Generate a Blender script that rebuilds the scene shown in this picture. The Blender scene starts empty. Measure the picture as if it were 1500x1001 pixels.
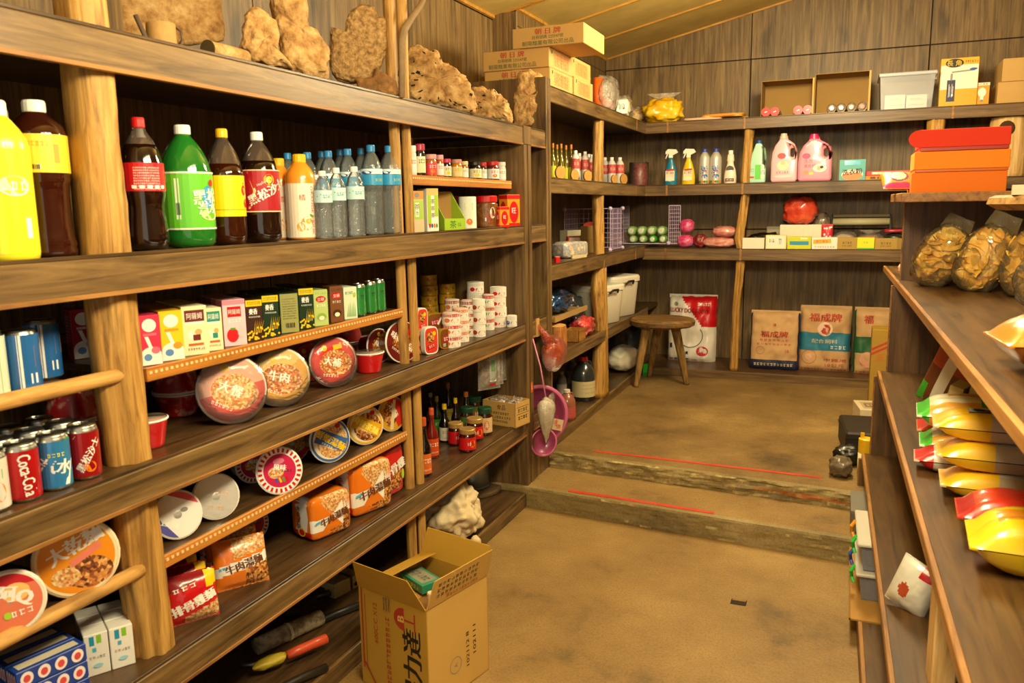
import bpy, bmesh, math, random
from mathutils import Vector, Matrix, noise
random.seed(7)
R_=math.radians; PI=math.pi
scn=bpy.context.scene
C=scn.collection
# ---------------------------------------------------------------- camera
CAMZ=1.555
FPX=1182.765
RW=((0.92432554,0.04816863,-0.37855262),(0.38129183,-0.15675331,0.91106802),(-0.01545448,-0.98646246,-0.16325739))
cd=bpy.data.cameras.new('camera'); cam=bpy.data.objects.new('camera',cd); C.objects.link(cam)
cd.sensor_fit='HORIZONTAL'; cd.sensor_width=36; cd.lens=36*FPX/1500; cd.clip_start=.05
cam.matrix_world=Matrix(((RW[0][0],-RW[0][1],-RW[0][2],0),(RW[1][0],-RW[1][1],-RW[1][2],0),(RW[2][0],-RW[2][1],-RW[2][2],CAMZ),(0,0,0,1)))
cd.dof.use_dof=True; cd.dof.focus_distance=3.7; cd.dof.aperture_fstop=5.6
scn.camera=cam
# ---------------------------------------------------------------- world, lamps, exposure
w=bpy.data.worlds.new('room_air'); scn.world=w; w.use_nodes=True
w.node_tree.nodes['Background'].inputs[0].default_value=(1.0,.87,.66,1); w.node_tree.nodes['Background'].inputs[1].default_value=.66
WARM=(1.0,.84,.50)
LAMPS=[((-.15,1.25,2.42),118),((-.15,4.45,2.78),128)]
for p,e in LAMPS:
    for k in (-1,0,1):
        l=bpy.data.lights.new('tube_light','POINT'); l.energy=e/3; l.color=WARM; l.shadow_soft_size=.16
        o=bpy.data.objects.new('tube_light',l); C.objects.link(o); o.location=(p[0],p[1]+.38*k,p[2]-.20)
vs=scn.view_settings; vs.view_transform='Standard'; vs.look='None'; vs.gamma=1; vs.use_curve_mapping=False; vs.exposure=0.70
scn.cycles.caustics_reflective=False; scn.cycles.caustics_refractive=False
scn.cycles.max_bounces=8; scn.cycles.transparent_max_bounces=24; scn.cycles.sample_clamp_indirect=6
# ---------------------------------------------------------------- pixel rays (1500 x 1001 photograph)
def ray(x,y):
    v=(x-750,y-500.5,FPX); return Vector([sum(RW[i][j]*v[j] for j in range(3)) for i in range(3)])
O=Vector((0,0,CAMZ))
def PX(x,y,X): d=ray(x,y); return O+d*(X/d.x)
def PY(x,y,Y): d=ray(x,y); return O+d*(Y/d.y)
def PZ(x,y,Z): d=ray(x,y); return O+d*((Z-CAMZ)/d.z)
def mpp(P):
    q=P-O; dep=RW[0][2]*q.x+RW[1][2]*q.y+RW[2][2]*q.z; return dep/FPX
# ---------------------------------------------------------------- materials
MT={}
def lin(c): return tuple((v/12.92 if v<=.04045 else ((v+.055)/1.055)**2.4) for v in c)
def hexc(h): return lin(tuple(int(h[i:i+2],16)/255 for i in (0,2,4)))
def M(h,rough=.5,metal=0,coat=0,emit=0,bump=0,bs=60,trans=0,var=0):
    """plain procedural material from an sRGB hex colour, with fine colour variation and relief"""
    k=('M',h,rough,metal,coat,emit,bump,bs,trans,var)
    if k in MT: return MT[k]
    m=bpy.data.materials.new('mat_'+h); m.use_nodes=True; nt=m.node_tree; b=nt.nodes['Principled BSDF']
    c=hexc(h); b.inputs['Base Color'].default_value=(*c,1); b.inputs['Roughness'].default_value=rough; b.inputs['Metallic'].default_value=metal
    b.inputs['Coat Weight'].default_value=coat; b.inputs['Coat Roughness'].default_value=.08
    if emit: b.inputs['Emission Color'].default_value=(*c,1); b.inputs['Emission Strength'].default_value=emit
    if trans: b.inputs['Transmission Weight'].default_value=trans; b.inputs['IOR'].default_value=1.34
    if var or bump:
        tc=nt.nodes.new('ShaderNodeTexCoord'); n=nt.nodes.new('ShaderNodeTexNoise'); n.inputs['Scale'].default_value=bs; n.inputs['Detail'].default_value=4
        nt.links.new(tc.outputs['Object'],n.inputs['Vector'])
        if var:
            mx=nt.nodes.new('ShaderNodeMix'); mx.data_type='RGBA'; mx.inputs[6].default_value=(*[v*(1-var) for v in c],1); mx.inputs[7].default_value=(*[min(1,v*(1+var)) for v in c],1)
            nt.links.new(n.outputs[0],mx.inputs[0]); nt.links.new(mx.outputs[2],b.inputs['Base Color'])
        if bump:
            bp=nt.nodes.new('ShaderNodeBump'); bp.inputs['Strength'].default_value=bump; bp.inputs['Distance'].default_value=.004
            nt.links.new(n.outputs[0],bp.inputs['Height']); nt.links.new(bp.outputs[0],b.inputs['Normal'])
    MT[k]=m; return m
def ramp(nt,fac,stops):
    r=nt.nodes.new('ShaderNodeValToRGB'); e=r.color_ramp.elements
    while len(e)<len(stops): e.new(.5)
    for el,(p,c) in zip(e,stops): el.position=p; el.color=(*c,1)
    nt.links.new(fac,r.inputs[0]); return r.outputs[0]
def wood(name,axis,cols,scale=1.0,rough=.55,bump=.35,streak=18,knots=True):
    """grain runs along axis; cols = dark, mid, light sRGB hex"""
    if name in MT: return MT[name]
    m=bpy.data.materials.new(name); m.use_nodes=True; nt=m.node_tree; b=nt.nodes['Principled BSDF']; b.inputs['Roughness'].default_value=rough
    tc=nt.nodes.new('ShaderNodeTexCoord'); mp=nt.nodes.new('ShaderNodeMapping')
    s=[streak*scale]*3; s['XYZ'.index(axis)]=1.3*scale; mp.inputs['Scale'].default_value=s
    nt.links.new(tc.outputs['Object'],mp.inputs['Vector'])
    n1=nt.nodes.new('ShaderNodeTexNoise'); n1.inputs['Scale'].default_value=1.6; n1.inputs['Detail'].default_value=7; n1.inputs['Roughness'].default_value=.68; n1.inputs['Distortion'].default_value=.7
    nt.links.new(mp.outputs[0],n1.inputs['Vector'])
    mp2=nt.nodes.new('ShaderNodeMapping'); s2=[7*scale]*3; s2['XYZ'.index(axis)]=2.2*scale; mp2.inputs['Scale'].default_value=s2
    nt.links.new(tc.outputs['Object'],mp2.inputs['Vector'])
    n2=nt.nodes.new('ShaderNodeTexNoise'); n2.inputs['Scale'].default_value=1.2; n2.inputs['Detail'].default_value=3
    nt.links.new(mp2.outputs[0],n2.inputs['Vector'])
    d,mi,l=[hexc(c) for c in cols]
    col=ramp(nt,n1.outputs[0],[(.30,d),(.5,mi),(.72,l)])
    mx=nt.nodes.new('ShaderNodeMix'); mx.data_type='RGBA'; mx.blend_type='MULTIPLY'
    k=ramp(nt,n2.outputs[0],[(.28,(.42,.40,.38) if knots else (.8,.8,.8)),(.42,(.95,.95,.95)),(.8,(1,1,1))])
    mx.inputs[0].default_value=1; nt.links.new(col,mx.inputs[6]); nt.links.new(k,mx.inputs[7]); nt.links.new(mx.outputs[2],b.inputs['Base Color'])
    bp=nt.nodes.new('ShaderNodeBump'); bp.inputs['Strength'].default_value=bump; bp.inputs['Distance'].default_value=.003
    nt.links.new(n1.outputs[0],bp.inputs['Height']); nt.links.new(bp.outputs[0],b.inputs['Normal'])
    MT[name]=m; return m
def mottled(name,cols,scale=6,rough=.6,bump=.4,bs=80,coat=0,detail=6,dist=.004,kind='noise'):
    if name in MT: return MT[name]
    m=bpy.data.materials.new(name); m.use_nodes=True; nt=m.node_tree; b=nt.nodes['Principled BSDF']; b.inputs['Roughness'].default_value=rough; b.inputs['Coat Weight'].default_value=coat; b.inputs['Coat Roughness'].default_value=.1
    tc=nt.nodes.new('ShaderNodeTexCoord')
    if kind=='noise':
        n=nt.nodes.new('ShaderNodeTexNoise'); n.inputs['Detail'].default_value=detail; n.inputs['Roughness'].default_value=.62; f=n.outputs[0]
    else:
        n=nt.nodes.new('ShaderNodeTexVoronoi'); sp=nt.nodes.new('ShaderNodeSeparateColor'); nt.links.new(n.outputs['Color'],sp.inputs[0]); f=sp.outputs[0]
    n.inputs['Scale'].default_value=scale; nt.links.new(tc.outputs['Object'],n.inputs['Vector'])
    k=len(cols); lo,hi=(.3,.7) if kind=='noise' else (0,.9)
    nt.links.new(ramp(nt,f,[(lo+(hi-lo)*i/max(1,k-1),hexc(c)) for i,c in enumerate(cols)]),b.inputs['Base Color'])
    n2=nt.nodes.new('ShaderNodeTexNoise'); n2.inputs['Scale'].default_value=bs; n2.inputs['Detail'].default_value=5; nt.links.new(tc.outputs['Object'],n2.inputs['Vector'])
    bp=nt.nodes.new('ShaderNodeBump'); bp.inputs['Strength'].default_value=bump; bp.inputs['Distance'].default_value=dist
    nt.links.new(n2.outputs[0],bp.inputs['Height']); nt.links.new(bp.outputs[0],b.inputs['Normal'])
    MT[name]=m; return m
def clear(name,h,alpha,rough=.06,bump=0,bs=30):
    """thin clear plastic: part transparent, part glossy film of its own tint"""
    if name in MT: return MT[name]
    m=bpy.data.materials.new(name); m.use_nodes=True; nt=m.node_tree; b=nt.nodes['Principled BSDF']
    b.inputs['Base Color'].default_value=(*hexc(h),1); b.inputs['Roughness'].default_value=rough; b.inputs['Specular IOR Level'].default_value=.7
    b.inputs['Alpha'].default_value=alpha
    out=nt.nodes['Material Output']; gl=nt.nodes.new('ShaderNodeBsdfGlossy'); gl.inputs['Roughness'].default_value=rough
    fr=nt.nodes.new('ShaderNodeFresnel'); fr.inputs[0].default_value=1.45; mx=nt.nodes.new('ShaderNodeMixShader')
    nt.links.new(fr.outputs[0],mx.inputs[0]); nt.links.new(b.outputs[0],mx.inputs[1]); nt.links.new(gl.outputs[0],mx.inputs[2]); nt.links.new(mx.outputs[0],out.inputs[0])
    if bump:
        tc=nt.nodes.new('ShaderNodeTexCoord'); n=nt.nodes.new('ShaderNodeTexNoise'); n.inputs['Scale'].default_value=bs; n.inputs['Detail'].default_value=3; n.inputs['Distortion'].default_value=1.5
        nt.links.new(tc.outputs['Object'],n.inputs['Vector']); bp=nt.nodes.new('ShaderNodeBump'); bp.inputs['Strength'].default_value=bump; bp.inputs['Distance'].default_value=.01
        nt.links.new(n.outputs[0],bp.inputs['Height'])
        for s in (b,gl,fr): nt.links.new(bp.outputs[0],s.inputs['Normal'])
    MT[name]=m; return m
# ---------------------------------------------------------------- mesh helpers
def ob(name,me,parent=None,loc=None,mats=None):
    o=bpy.data.objects.new(name,me); C.objects.link(o)
    if parent is not None: o.parent=parent
    if loc is not None: o.location=loc
    return o
def mesh(name,V,F,mats,fm=None,smooth=False):
    me=bpy.data.meshes.new(name); me.from_pydata([tuple(v) for v in V],[],F)
    for m in (mats if isinstance(mats,(list,tuple)) else [mats]): me.materials.append(m)
    if fm: me.polygons.foreach_set('material_index',fm)
    if smooth: me.shade_smooth()
    return me
def tag(o,label,cat,group=None,kind=None):
    if label: o['label']=label
    if cat: o['category']=cat
    if group: o['group']=group
    if kind: o['kind']=kind
    return o
def thing(name,label,cat,loc=(0,0,0),rz=0,group=None,rot=None):
    o=bpy.data.objects.new(name,None); C.objects.link(o); o.location=loc; o.rotation_euler=rot if rot else (0,0,rz); o.empty_display_size=.05
    return tag(o,label,cat,group)
class G:
    """collects shapes into one mesh"""
    def __init__(s): s.V=[];s.F=[];s.fm=[];s.m=[]
    def mi(s,m):
        if m not in s.m: s.m.append(m)
        return s.m.index(m)
    def add(s,V,F,m,T=None):
        k=len(s.V); i=s.mi(m)
        s.V+=[(T@Vector(v) if T else Vector(v)) for v in V]; s.F+=[tuple(a+k for a in f) for f in F]; s.fm+=[i]*len(F); return s
    def box(s,x0,x1,y0,y1,z0,z1,m,b=0,T=None):
        V,F=boxvf(x0,x1,y0,y1,z0,z1,b); return s.add(V,F,m,T)
    def lathe(s,prof,m,n=24,T=None,cap=True,sx=1,sy=1):
        V,F=lathevf(prof,n,cap,sx,sy); return s.add(V,F,m,T)
    def tube(s,pts,rad,m,n=8,T=None,cap=True):
        V,F=tubevf(pts,rad,n,cap); return s.add(V,F,m,T)
    def obj(s,name,parent=None,smooth=False,loc=None,kind=None):
        o=ob(name,mesh(name,s.V,s.F,s.m,s.fm,smooth),parent,loc)
        if kind: o['kind']=kind
        return o
def boxvf(x0,x1,y0,y1,z0,z1,b=0):
    if b<=0:
        V=[(x,y,z) for z in (z0,z1) for y in (y0,y1) for x in (x0,x1)]
        return V,[(0,2,3,1),(4,5,7,6),(0,1,5,4),(2,6,7,3),(0,4,6,2),(1,3,7,5)]
    xs=(x0,x1);ys=(y0,y1);zs=(z0,z1); V=[];ix={}
    for i in (0,1):
        for j in (0,1):
            for k in (0,1):
                sx=b if i==0 else -b; sy=b if j==0 else -b; sz=b if k==0 else -b
                for ax in range(3):
                    ix[i,j,k,ax]=len(V)
                    V.append((xs[i]+(0 if ax==0 else sx),ys[j]+(0 if ax==1 else sy),zs[k]+(0 if ax==2 else sz)))
    F=[]
    for a in (0,1):
        F.append([ix[a,0,0,0],ix[a,1,0,0],ix[a,1,1,0],ix[a,0,1,0]][::(-1 if a==0 else 1)])
        F.append([ix[0,a,0,1],ix[1,a,0,1],ix[1,a,1,1],ix[0,a,1,1]][::(1 if a==0 else -1)])
        F.append([ix[0,0,a,2],ix[1,0,a,2],ix[1,1,a,2],ix[0,1,a,2]][::(-1 if a==0 else 1)])
    for p in (0,1):
        for q in (0,1):
            F.append([ix[0,p,q,1],ix[1,p,q,1],ix[1,p,q,2],ix[0,p,q,2]]); F.append([ix[p,0,q,0],ix[p,1,q,0],ix[p,1,q,2],ix[p,0,q,2]]); F.append([ix[p,q,0,0],ix[p,q,1,0],ix[p,q,1,1],ix[p,q,0,1]])
    for i in (0,1):
        for j in (0,1):
            for k in (0,1): F.append([ix[i,j,k,0],ix[i,j,k,1],ix[i,j,k,2]])
    return V,F
def lathevf(prof,n=24,cap=True,sx=1,sy=1):
    V=[];F=[]
    for r,z in prof:
        for i in range(n):
            a=2*PI*i/n; V.append((r*math.cos(a)*sx,r*math.sin(a)*sy,z))
    for k in range(len(prof)-1):
        for i in range(n):
            j=(i+1)%n; F.append((k*n+i,k*n+j,(k+1)*n+j,(k+1)*n+i))
    if cap:
        F.append(tuple(range(n))[::-1]); F.append(tuple((len(prof)-1)*n+i for i in range(n)))
    return V,F
def tubevf(pts,rad,n=8,cap=True):
    pts=[Vector(p) for p in pts]; V=[];F=[]; rads=rad if isinstance(rad,(list,tuple)) else [rad]*len(pts)
    up=Vector((0,0,1)); prev=None
    for k,p in enumerate(pts):
        t=(pts[min(k+1,len(pts)-1)]-pts[max(k-1,0)]).normalized()
        if prev is None:
            a=t.cross(up) if abs(t.z)<.95 else t.cross(Vector((1,0,0)))
        else: a=prev-t*prev.dot(t)
        a.normalize(); prev=a; b=t.cross(a)
        for i in range(n):
            th=2*PI*i/n; V.append(p+(a*math.cos(th)+b*math.sin(th))*rads[k])
    for k in range(len(pts)-1):
        for i in range(n):
            j=(i+1)%n; F.append((k*n+i,k*n+j,(k+1)*n+j,(k+1)*n+i))
    if cap: F.append(tuple(range(n))[::-1]); F.append(tuple((len(pts)-1)*n+i for i in range(n)))
    return V,F
def part(name,parent,vf,m,smooth=False,kind=None):
    o=ob(name,mesh(name,vf[0],vf[1],m,None,smooth),parent)
    if kind: o['kind']=kind
    return o
def nz(p,s=1.0,seed=0): return noise.noise(Vector((p[0]*s+seed*7.3,p[1]*s-seed*3.1,p[2]*s+seed*1.7)))
# ---------------------------------------------------------------- flat print: 2D shapes laid on a face, a disc or round a cylinder
TXT={}
def textvf(s):
    if s in TXT: return TXT[s]
    cu=bpy.data.curves.new('t','FONT'); cu.body=s; cu.size=1; cu.align_x='CENTER'; cu.align_y='CENTER'; cu.resolution_u=2; cu.fill_mode='FRONT'
    o=bpy.data.objects.new('t',cu); C.objects.link(o); dg=bpy.context.evaluated_depsgraph_get(); me=bpy.data.meshes.new_from_object(o.evaluated_get(dg))
    V=[(v.co.x,v.co.y) for v in me.vertices]; F=[tuple(p.vertices) for p in me.polygons]
    bpy.data.objects.remove(o); bpy.data.curves.remove(cu); bpy.data.meshes.remove(me)
    if V:
        cx=(min(v[0] for v in V)+max(v[0] for v in V))/2; cy=(min(v[1] for v in V)+max(v[1] for v in V))/2
        V=[(x-cx,y-cy) for x,y in V]
    TXT[s]=(V,F); return TXT[s]
class Pr:
    def __init__(s): s.L=[]
    def poly(s,pts,m): s.L.append((list(pts),[tuple(range(len(pts)))],m)); return s
    def rect(s,x,y,w,h,m,rot=0,nx=1):
        c,sn=math.cos(rot),math.sin(rot); V=[];F=[]
        for i in range(nx+1):
            u=-w/2+w*i/nx
            for v in (-h/2,h/2): V.append((x+u*c-v*sn,y+u*sn+v*c))
        for i in range(nx): F.append((2*i,2*i+2,2*i+3,2*i+1))
        s.L.append((V,F,m)); return s
    def disc(s,x,y,rx,ry,m,n=20,a0=0,a1=2*PI,rot=0):
        c,sn=math.cos(rot),math.sin(rot); full=abs(a1-a0-2*PI)<1e-6; k=n if full else n+1; V=[]
        for i in range(k):
            a=a0+(a1-a0)*i/n; u,v=rx*math.cos(a),ry*math.sin(a); V.append((x+u*c-v*sn,y+u*sn+v*c))
        s.L.append((V,[tuple(range(k))],m)); return s
    def ring(s,x,y,r0,r1,m,n=28,a0=0,a1=2*PI):
        V=[];F=[]
        for i in range(n+1):
            a=a0+(a1-a0)*i/n; V+=[(x+r0*math.cos(a),y+r0*math.sin(a)),(x+r1*math.cos(a),y+r1*math.sin(a))]
        for i in range(n): F.append((2*i,2*i+1,2*i+3,2*i+2))
        s.L.append((V,F,m)); return s
    def text(s,t,x,y,h,m,rot=0,w=None,vert=False,sx=1,bold=0):
        if vert:
            for i,ch in enumerate(t): s.text(ch,x,y-(i-(len(t)-1)/2)*h*1.12,h,m,rot,None,False,sx,bold)
            return s
        V,F=textvf(t)
        if not V: return s
        k=h/.86; ax=k*sx
        if w: ax=w/max(1e-6,max(v[0] for v in V)-min(v[0] for v in V))
        c,sn=math.cos(rot),math.sin(rot)
        for dx in ((0,) if not bold else (-bold*h,0,bold*h)):
            s.L.append(([(x+(u*ax+dx)*c-v*k*sn,y+(u*ax+dx)*sn+v*k*c) for u,v in V],F,m))
        return s
    def build(s,name,parent,f,eps=.0004):
        V=[];F=[];fm=[];ms=[]
        for li,(v,fc,m) in enumerate(s.L):
            k=len(V); V+=[f(a,b,eps+li*min(.00009,.0016/len(s.L))) for a,b in v]; F+=[tuple(i+k for i in q) for q in fc]
            if m not in ms: ms.append(m)
            fm+=[ms.index(m)]*len(fc)
        if not V: return None
        return ob(name,mesh(name,V,F,ms,fm),parent)
def on_front(y0,z0=0): return lambda u,v,e:(u,y0-e,v+z0)          # face looking to -Y
def on_side(x0,z0=0): return lambda u,v,e:(x0+e,u,v+z0)            # face looking to +X
def on_top(z0): return lambda u,v,e:(u,v,z0+e)
def on_cyl(r,z0=0,th0=-PI/2,sx=1,sy=1): return lambda u,v,e:((r+e)*math.cos(th0+u/r)*sx,(r+e)*math.sin(th0+u/r)*sy,v+z0)
def band(pr,r,z0,z1,m,n=28,a=2*PI):
    return pr.rect(0,(z0+z1)/2,a*r,z1-z0,m,nx=n)
# items face +X on the left shelves: local -Y turned to +X
FX=PI/2
W_='f2efe6'; K_='1b1714'
# ================================================================ the room
WOODP=wood('wall_panel_wood','Z',('46351d','785e38','9c8050'),1.0,.5,.3,26)
WOODY=wood('shelf_wood_y','Y',('3a2a16','705632','937547'),1.0,.42,.3,22)
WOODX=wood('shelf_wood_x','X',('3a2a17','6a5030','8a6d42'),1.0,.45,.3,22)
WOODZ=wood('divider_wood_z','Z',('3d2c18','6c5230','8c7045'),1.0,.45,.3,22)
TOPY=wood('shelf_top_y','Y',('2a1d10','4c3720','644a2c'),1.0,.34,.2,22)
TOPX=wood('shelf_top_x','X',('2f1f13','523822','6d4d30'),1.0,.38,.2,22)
RAW=wood('raw_pole_wood','Z',('6e4a1c','b5863e','d6aa5e'),1.6,.6,.8,20)
RAWY=wood('raw_dowel_wood','Y',('9a6a30','cf9c52','e2b56c'),1.6,.6,.4,16)
PINE=wood('pale_pine','Z',('b98a48','e0b674','efd09a'),1.6,.6,.4,14,False)
EDGE=wood('edge_banding','Y',('6e4720','9a6a32','b17f42'),1.2,.5,.2,20)
TRIMW=wood('orange_trim','Y',('9c5f1e','bd7a2c','cf8d3c'),1.2,.45,.2,20,False)
def floor_mat(name,cols,chip=False):
    m=mottled(name,cols,1.9,.62,.5,55,0,9,.006); nt=m.node_tree; b=nt.nodes['Principled BSDF']
    tc=nt.nodes.new('ShaderNodeTexCoord'); n=nt.nodes.new('ShaderNodeTexNoise'); n.inputs['Scale'].default_value=120; n.inputs['Detail'].default_value=3
    nt.links.new(tc.outputs['Object'],n.inputs['Vector']); k=ramp(nt,n.outputs[0],[(.3,(.72,.72,.72)),(.55,(1,1,1)),(.8,(1.0,1.0,1.0))])
    src=b.inputs['Base Color'].links[0].from_socket; mx=nt.nodes.new('ShaderNodeMix'); mx.data_type='RGBA'; mx.blend_type='MULTIPLY'; mx.inputs[0].default_value=1
    nt.links.new(src,mx.inputs[6]); nt.links.new(k,mx.inputs[7]); nt.links.new(mx.outputs[2],b.inputs['Base Color'])
    return m
CONC=floor_mat('concrete_lower',('574726','8a6c3b','987a45','a68852'))
CONC2=floor_mat('concrete_upper',('4c3c1e','7a5f33','8c7040','a68850'))
RISE=floor_mat('concrete_riser',('5a4c2c','867448','93804f','b09c70'))
def quad(name,V,F,m,parent=None,kind='structure'):
    o=ob(name,mesh(name,V,F,m),parent)
    if kind and parent is None: o['kind']=kind
    return o
ZU=.195; ZS=.11
def r1(x): return 3.77-.09*(x+1.5)
def r2(x): return 4.13-.085*(x+1.5)
XR=2.7
def struct(name,g,parent=None):
    o=g.obj(name,parent)
    if parent is None: o['kind']='structure'
    return o
g=G(); g.box(-2.3,XR,-2.2,4.3,-.08,0,CONC); floor=struct('floor',g)
g=G()                                   # dark plate painted as the shade inside a small floor hole
c=PZ(1082,883,0); g.box(c.x-.03,c.x+.03,c.y-.022,c.y+.022,.0006,.0022,M('2a1d10',.9)); g.box(c.x-.026,c.x+.026,c.y+.008,c.y+.022,.0022,.004,M('8a6a40',.9,var=.3)); g.obj('floor_hole_shade',floor)
g=G(); c=PZ(702,861,0); g.tube([(c.x-.03,c.y+.005,.004),(c.x,c.y,.005),(c.x+.025,c.y-.012,.004)],[.001,.004,.001],M('3a2a18',.9)); g.obj('dead_leaf',floor)
def riser(name,f,z0,z1,ytop,m,rough,mats2,parent=None):
    """step with an uneven, chipped front: top face plus a displaced riser"""
    n=420; k=9; V=[];F=[];fm=[]
    x0,x1=-2.1,XR
    for i in range(n+1):
        x=x0+(x1-x0)*i/n
        for j in range(k+1):
            z=z0+(z1-z0)*j/k; e=rough*(.6*nz((x,z*2,0),6,3)+.5*nz((x,z*3,0),17,5))*(1 if j<k else .45)
            if j==k: V.append((x,f(x)+.004+e,z1-.003))
            else: V.append((x,f(x)+e-rough*.3*(1-j/k),z-.004*(j==0)))
        V.append((x,f(x)+.03,z1)); V.append((x,ytop,z1))
    s=k+3
    for i in range(n):
        for j in range(k+2):
            F.append((i*s+j,(i+1)*s+j,(i+1)*s+j+1,i*s+j+1))
            if j<k:
                x=x0+(x1-x0)*i/n; v=nz((x,j*.16,0),4.6,9); fm.append(2 if (rough>.015 and v>.2 and x>-.45 and 1<=j<5) else 1 if (nz((x,j*.35,0),7,4)>(.08 if rough>.015 else .42)) else 0)
            else: fm.append(0 if j==k else 3)
    o=ob(name,mesh(name,V,F,mats2,fm),parent); o['kind']='structure'; return o
CHIP=mottled('chipped_mortar',('6a5a36','a08c58','ccba86'),22,.9,.9,60); BRK=mottled('exposed_brick',('7d4a24','a8642f','b08a58'),16,.9,.7,50)
st1=riser('floor_step',r1,-.002,ZS,4.3,CONC,.010,[RISE,CHIP,BRK,CONC])
st2=riser('floor_upper',r2,ZS-.002,ZU,7.05,CONC2,.026,[RISE,CHIP,BRK,CONC2])
RED=mottled('red_line_paint',('a5301c','c43a22','cc4a2c'),9,.6,.3,90)
def paintline(a,b,z,wd,par):
    a=PZ(*a,z);b=PZ(*b,z); d=(b-a).normalized(); n=Vector((-d.y,d.x,0)); V=[];F=[];N=24
    for i in range(N+1):
        p=a+(b-a)*(i/N); e=wd*(1+.25*nz(p,30,2))
        V+=[p+n*e*.5+Vector((0,0,.0015)),p-n*e*.5+Vector((0,0,.0015))]
    for i in range(N): F.append((2*i+1,2*i+3,2*i+2,2*i))
    quad('painted_line',V,F,RED,par)
paintline((870,661),(1203,700),ZU,.028,st2); paintline((833,719),(1046,752),ZS,.030,st1)
# walls: base slab plus separate panels with open joints
def zc(x): return CAMZ+1.246+.22*(x+2.0)
DARKJ=M('20160e',.9)
g=G(); g.box(-2.23,-2.175,-2.2,4.98,0,zc(-2.2)+.05,DARKJ); wl=struct('wall_left',g)
y=-2.16; k=0
for y0,y1 in ((-1.0,.22),(.22,1.44),(1.44,2.66),(2.66,3.88),(3.88,4.98)):
    for z0,z1 in ((0,1.2),(1.2,2.74)):
        g=G(); g.box(-2.175,-2.165,y0+.003,y1-.003,z0+.003,min(z1,zc(-2.165)-.004),WOODP,.002); g.obj('wall_panel',wl)
g=G(); g.box(-2.23,-2.01,4.98,7.1,0,zc(-2.0)+.05,DARKJ); wl2=struct('wall_left_rear',g)
g=G(); g.box(-2.165,-2.0,4.970,4.98,.2,zc(-2.1),WOODP,.002); g.obj('wall_panel',wl2)
for y0,y1 in ((4.98,5.75),(5.75,7.0)):
    for z0,z1 in ((.2,2.69),(2.69,2.80)):
        g=G(); g.box(-2.01,-2.0,y0+.003,y1-.003,z0+.003,z1,WOODP,.002); g.obj('wall_panel',wl2)
g=G(); g.box(-2.23,XR+.1,7.02,7.1,0,zc(XR)+.1,DARKJ); wb=struct('wall_back',g)
for x0,x1 in ((-2.0,-.79),(-.79,.495),(.495,1.72),(1.72,XR)):
    for z0,z1 in ((.2,1.35),(1.35,2.705)):
        g=G(); g.box(x0+.004,x1-.004,7.0,7.02,z0+.004,z1-.004,WOODP,.002); g.obj('wall_panel',wb)
    V=[(x0+.004,7.0,2.709),(x1-.004,7.0,2.709),(x1-.004,7.0,zc(x1)-.01),(x0+.004,7.0,zc(x0)-.01)]; V+=[(a,7.02,c) for a,b,c in V]
    quad('wall_panel',V,[(0,1,2,3),(4,7,6,5),(0,4,5,1),(1,5,6,2),(2,6,7,3),(3,7,4,0)],WOODP,wb)
g=G(); g.box(XR,XR+.08,-2.2,7.1,0,zc(XR)+.1,DARKJ); wr=struct('wall_right',g)
for y0 in (-2.2,-.98,.24,1.46,2.68,3.9,5.12):
    g=G(); g.box(XR-.012,XR,y0+.003,min(y0+1.217,6.99),.003,zc(XR)-.01,WOODP,.002); g.obj('wall_panel',wr)
# sloping ceiling: boards between battens
CEIL=mottled('ceiling_board',('b89a50','c8aa5c','d4b868'),3,.75,.15,40); BAT=wood('ceiling_batten','X',('9a6a22','c08a36','d6a44e'),1,.5,.2,14,False)
V=[(-2.3,-2.2,zc(-2.3)+.03),(XR+.1,-2.2,zc(XR+.1)+.03),(XR+.1,7.1,zc(XR+.1)+.03),(-2.3,7.1,zc(-2.3)+.03)]; V+=[(a,b,c+.05) for a,b,c in V]
BF=[(0,1,2,3),(4,7,6,5),(0,4,5,1),(1,5,6,2),(2,6,7,3),(3,7,4,0)]
ce=quad('ceiling',V,BF,DARKJ)
ys=[7.0,6.335,5.655,4.98,4.30,3.62,2.94,2.26,1.58,.9,.22,-.46,-1.14,-1.82]
def slab(name,x0,x1,y0,y1,d0,d1,m,par):
    V=[(x0,y0,zc(x0)+d0),(x1,y0,zc(x1)+d0),(x1,y1,zc(x1)+d0),(x0,y1,zc(x0)+d0)]; V+=[(a,b,c+d1-d0) for a,b,c in V]
    quad(name,V,BF,m,par)
for a,b in zip(ys[1:],ys[:-1]):
    slab('ceiling_board',-2.165 if b<4.99 else -2.0,XR,a+.004,b-.004,0,.028,CEIL,ce)
for yb in ys[1:]: slab('ceiling_batten',-2.165,XR,yb-.009,yb+.009,-.012,.004,BAT,ce)
slab('ceiling_batten',-1.99,XR,5.004,5.016,-.010,.004,BAT,ce)
for x,y0,y1 in ((-2.157,-2,4.97),(-1.992,4.99,6.99)): slab('ceiling_batten',x-.008,x+.008,y0,y1,-.018,.004,BAT,ce)
slab('ceiling_batten',-1.98,XR,6.985,6.998,-.014,.004,BAT,ce)
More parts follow.
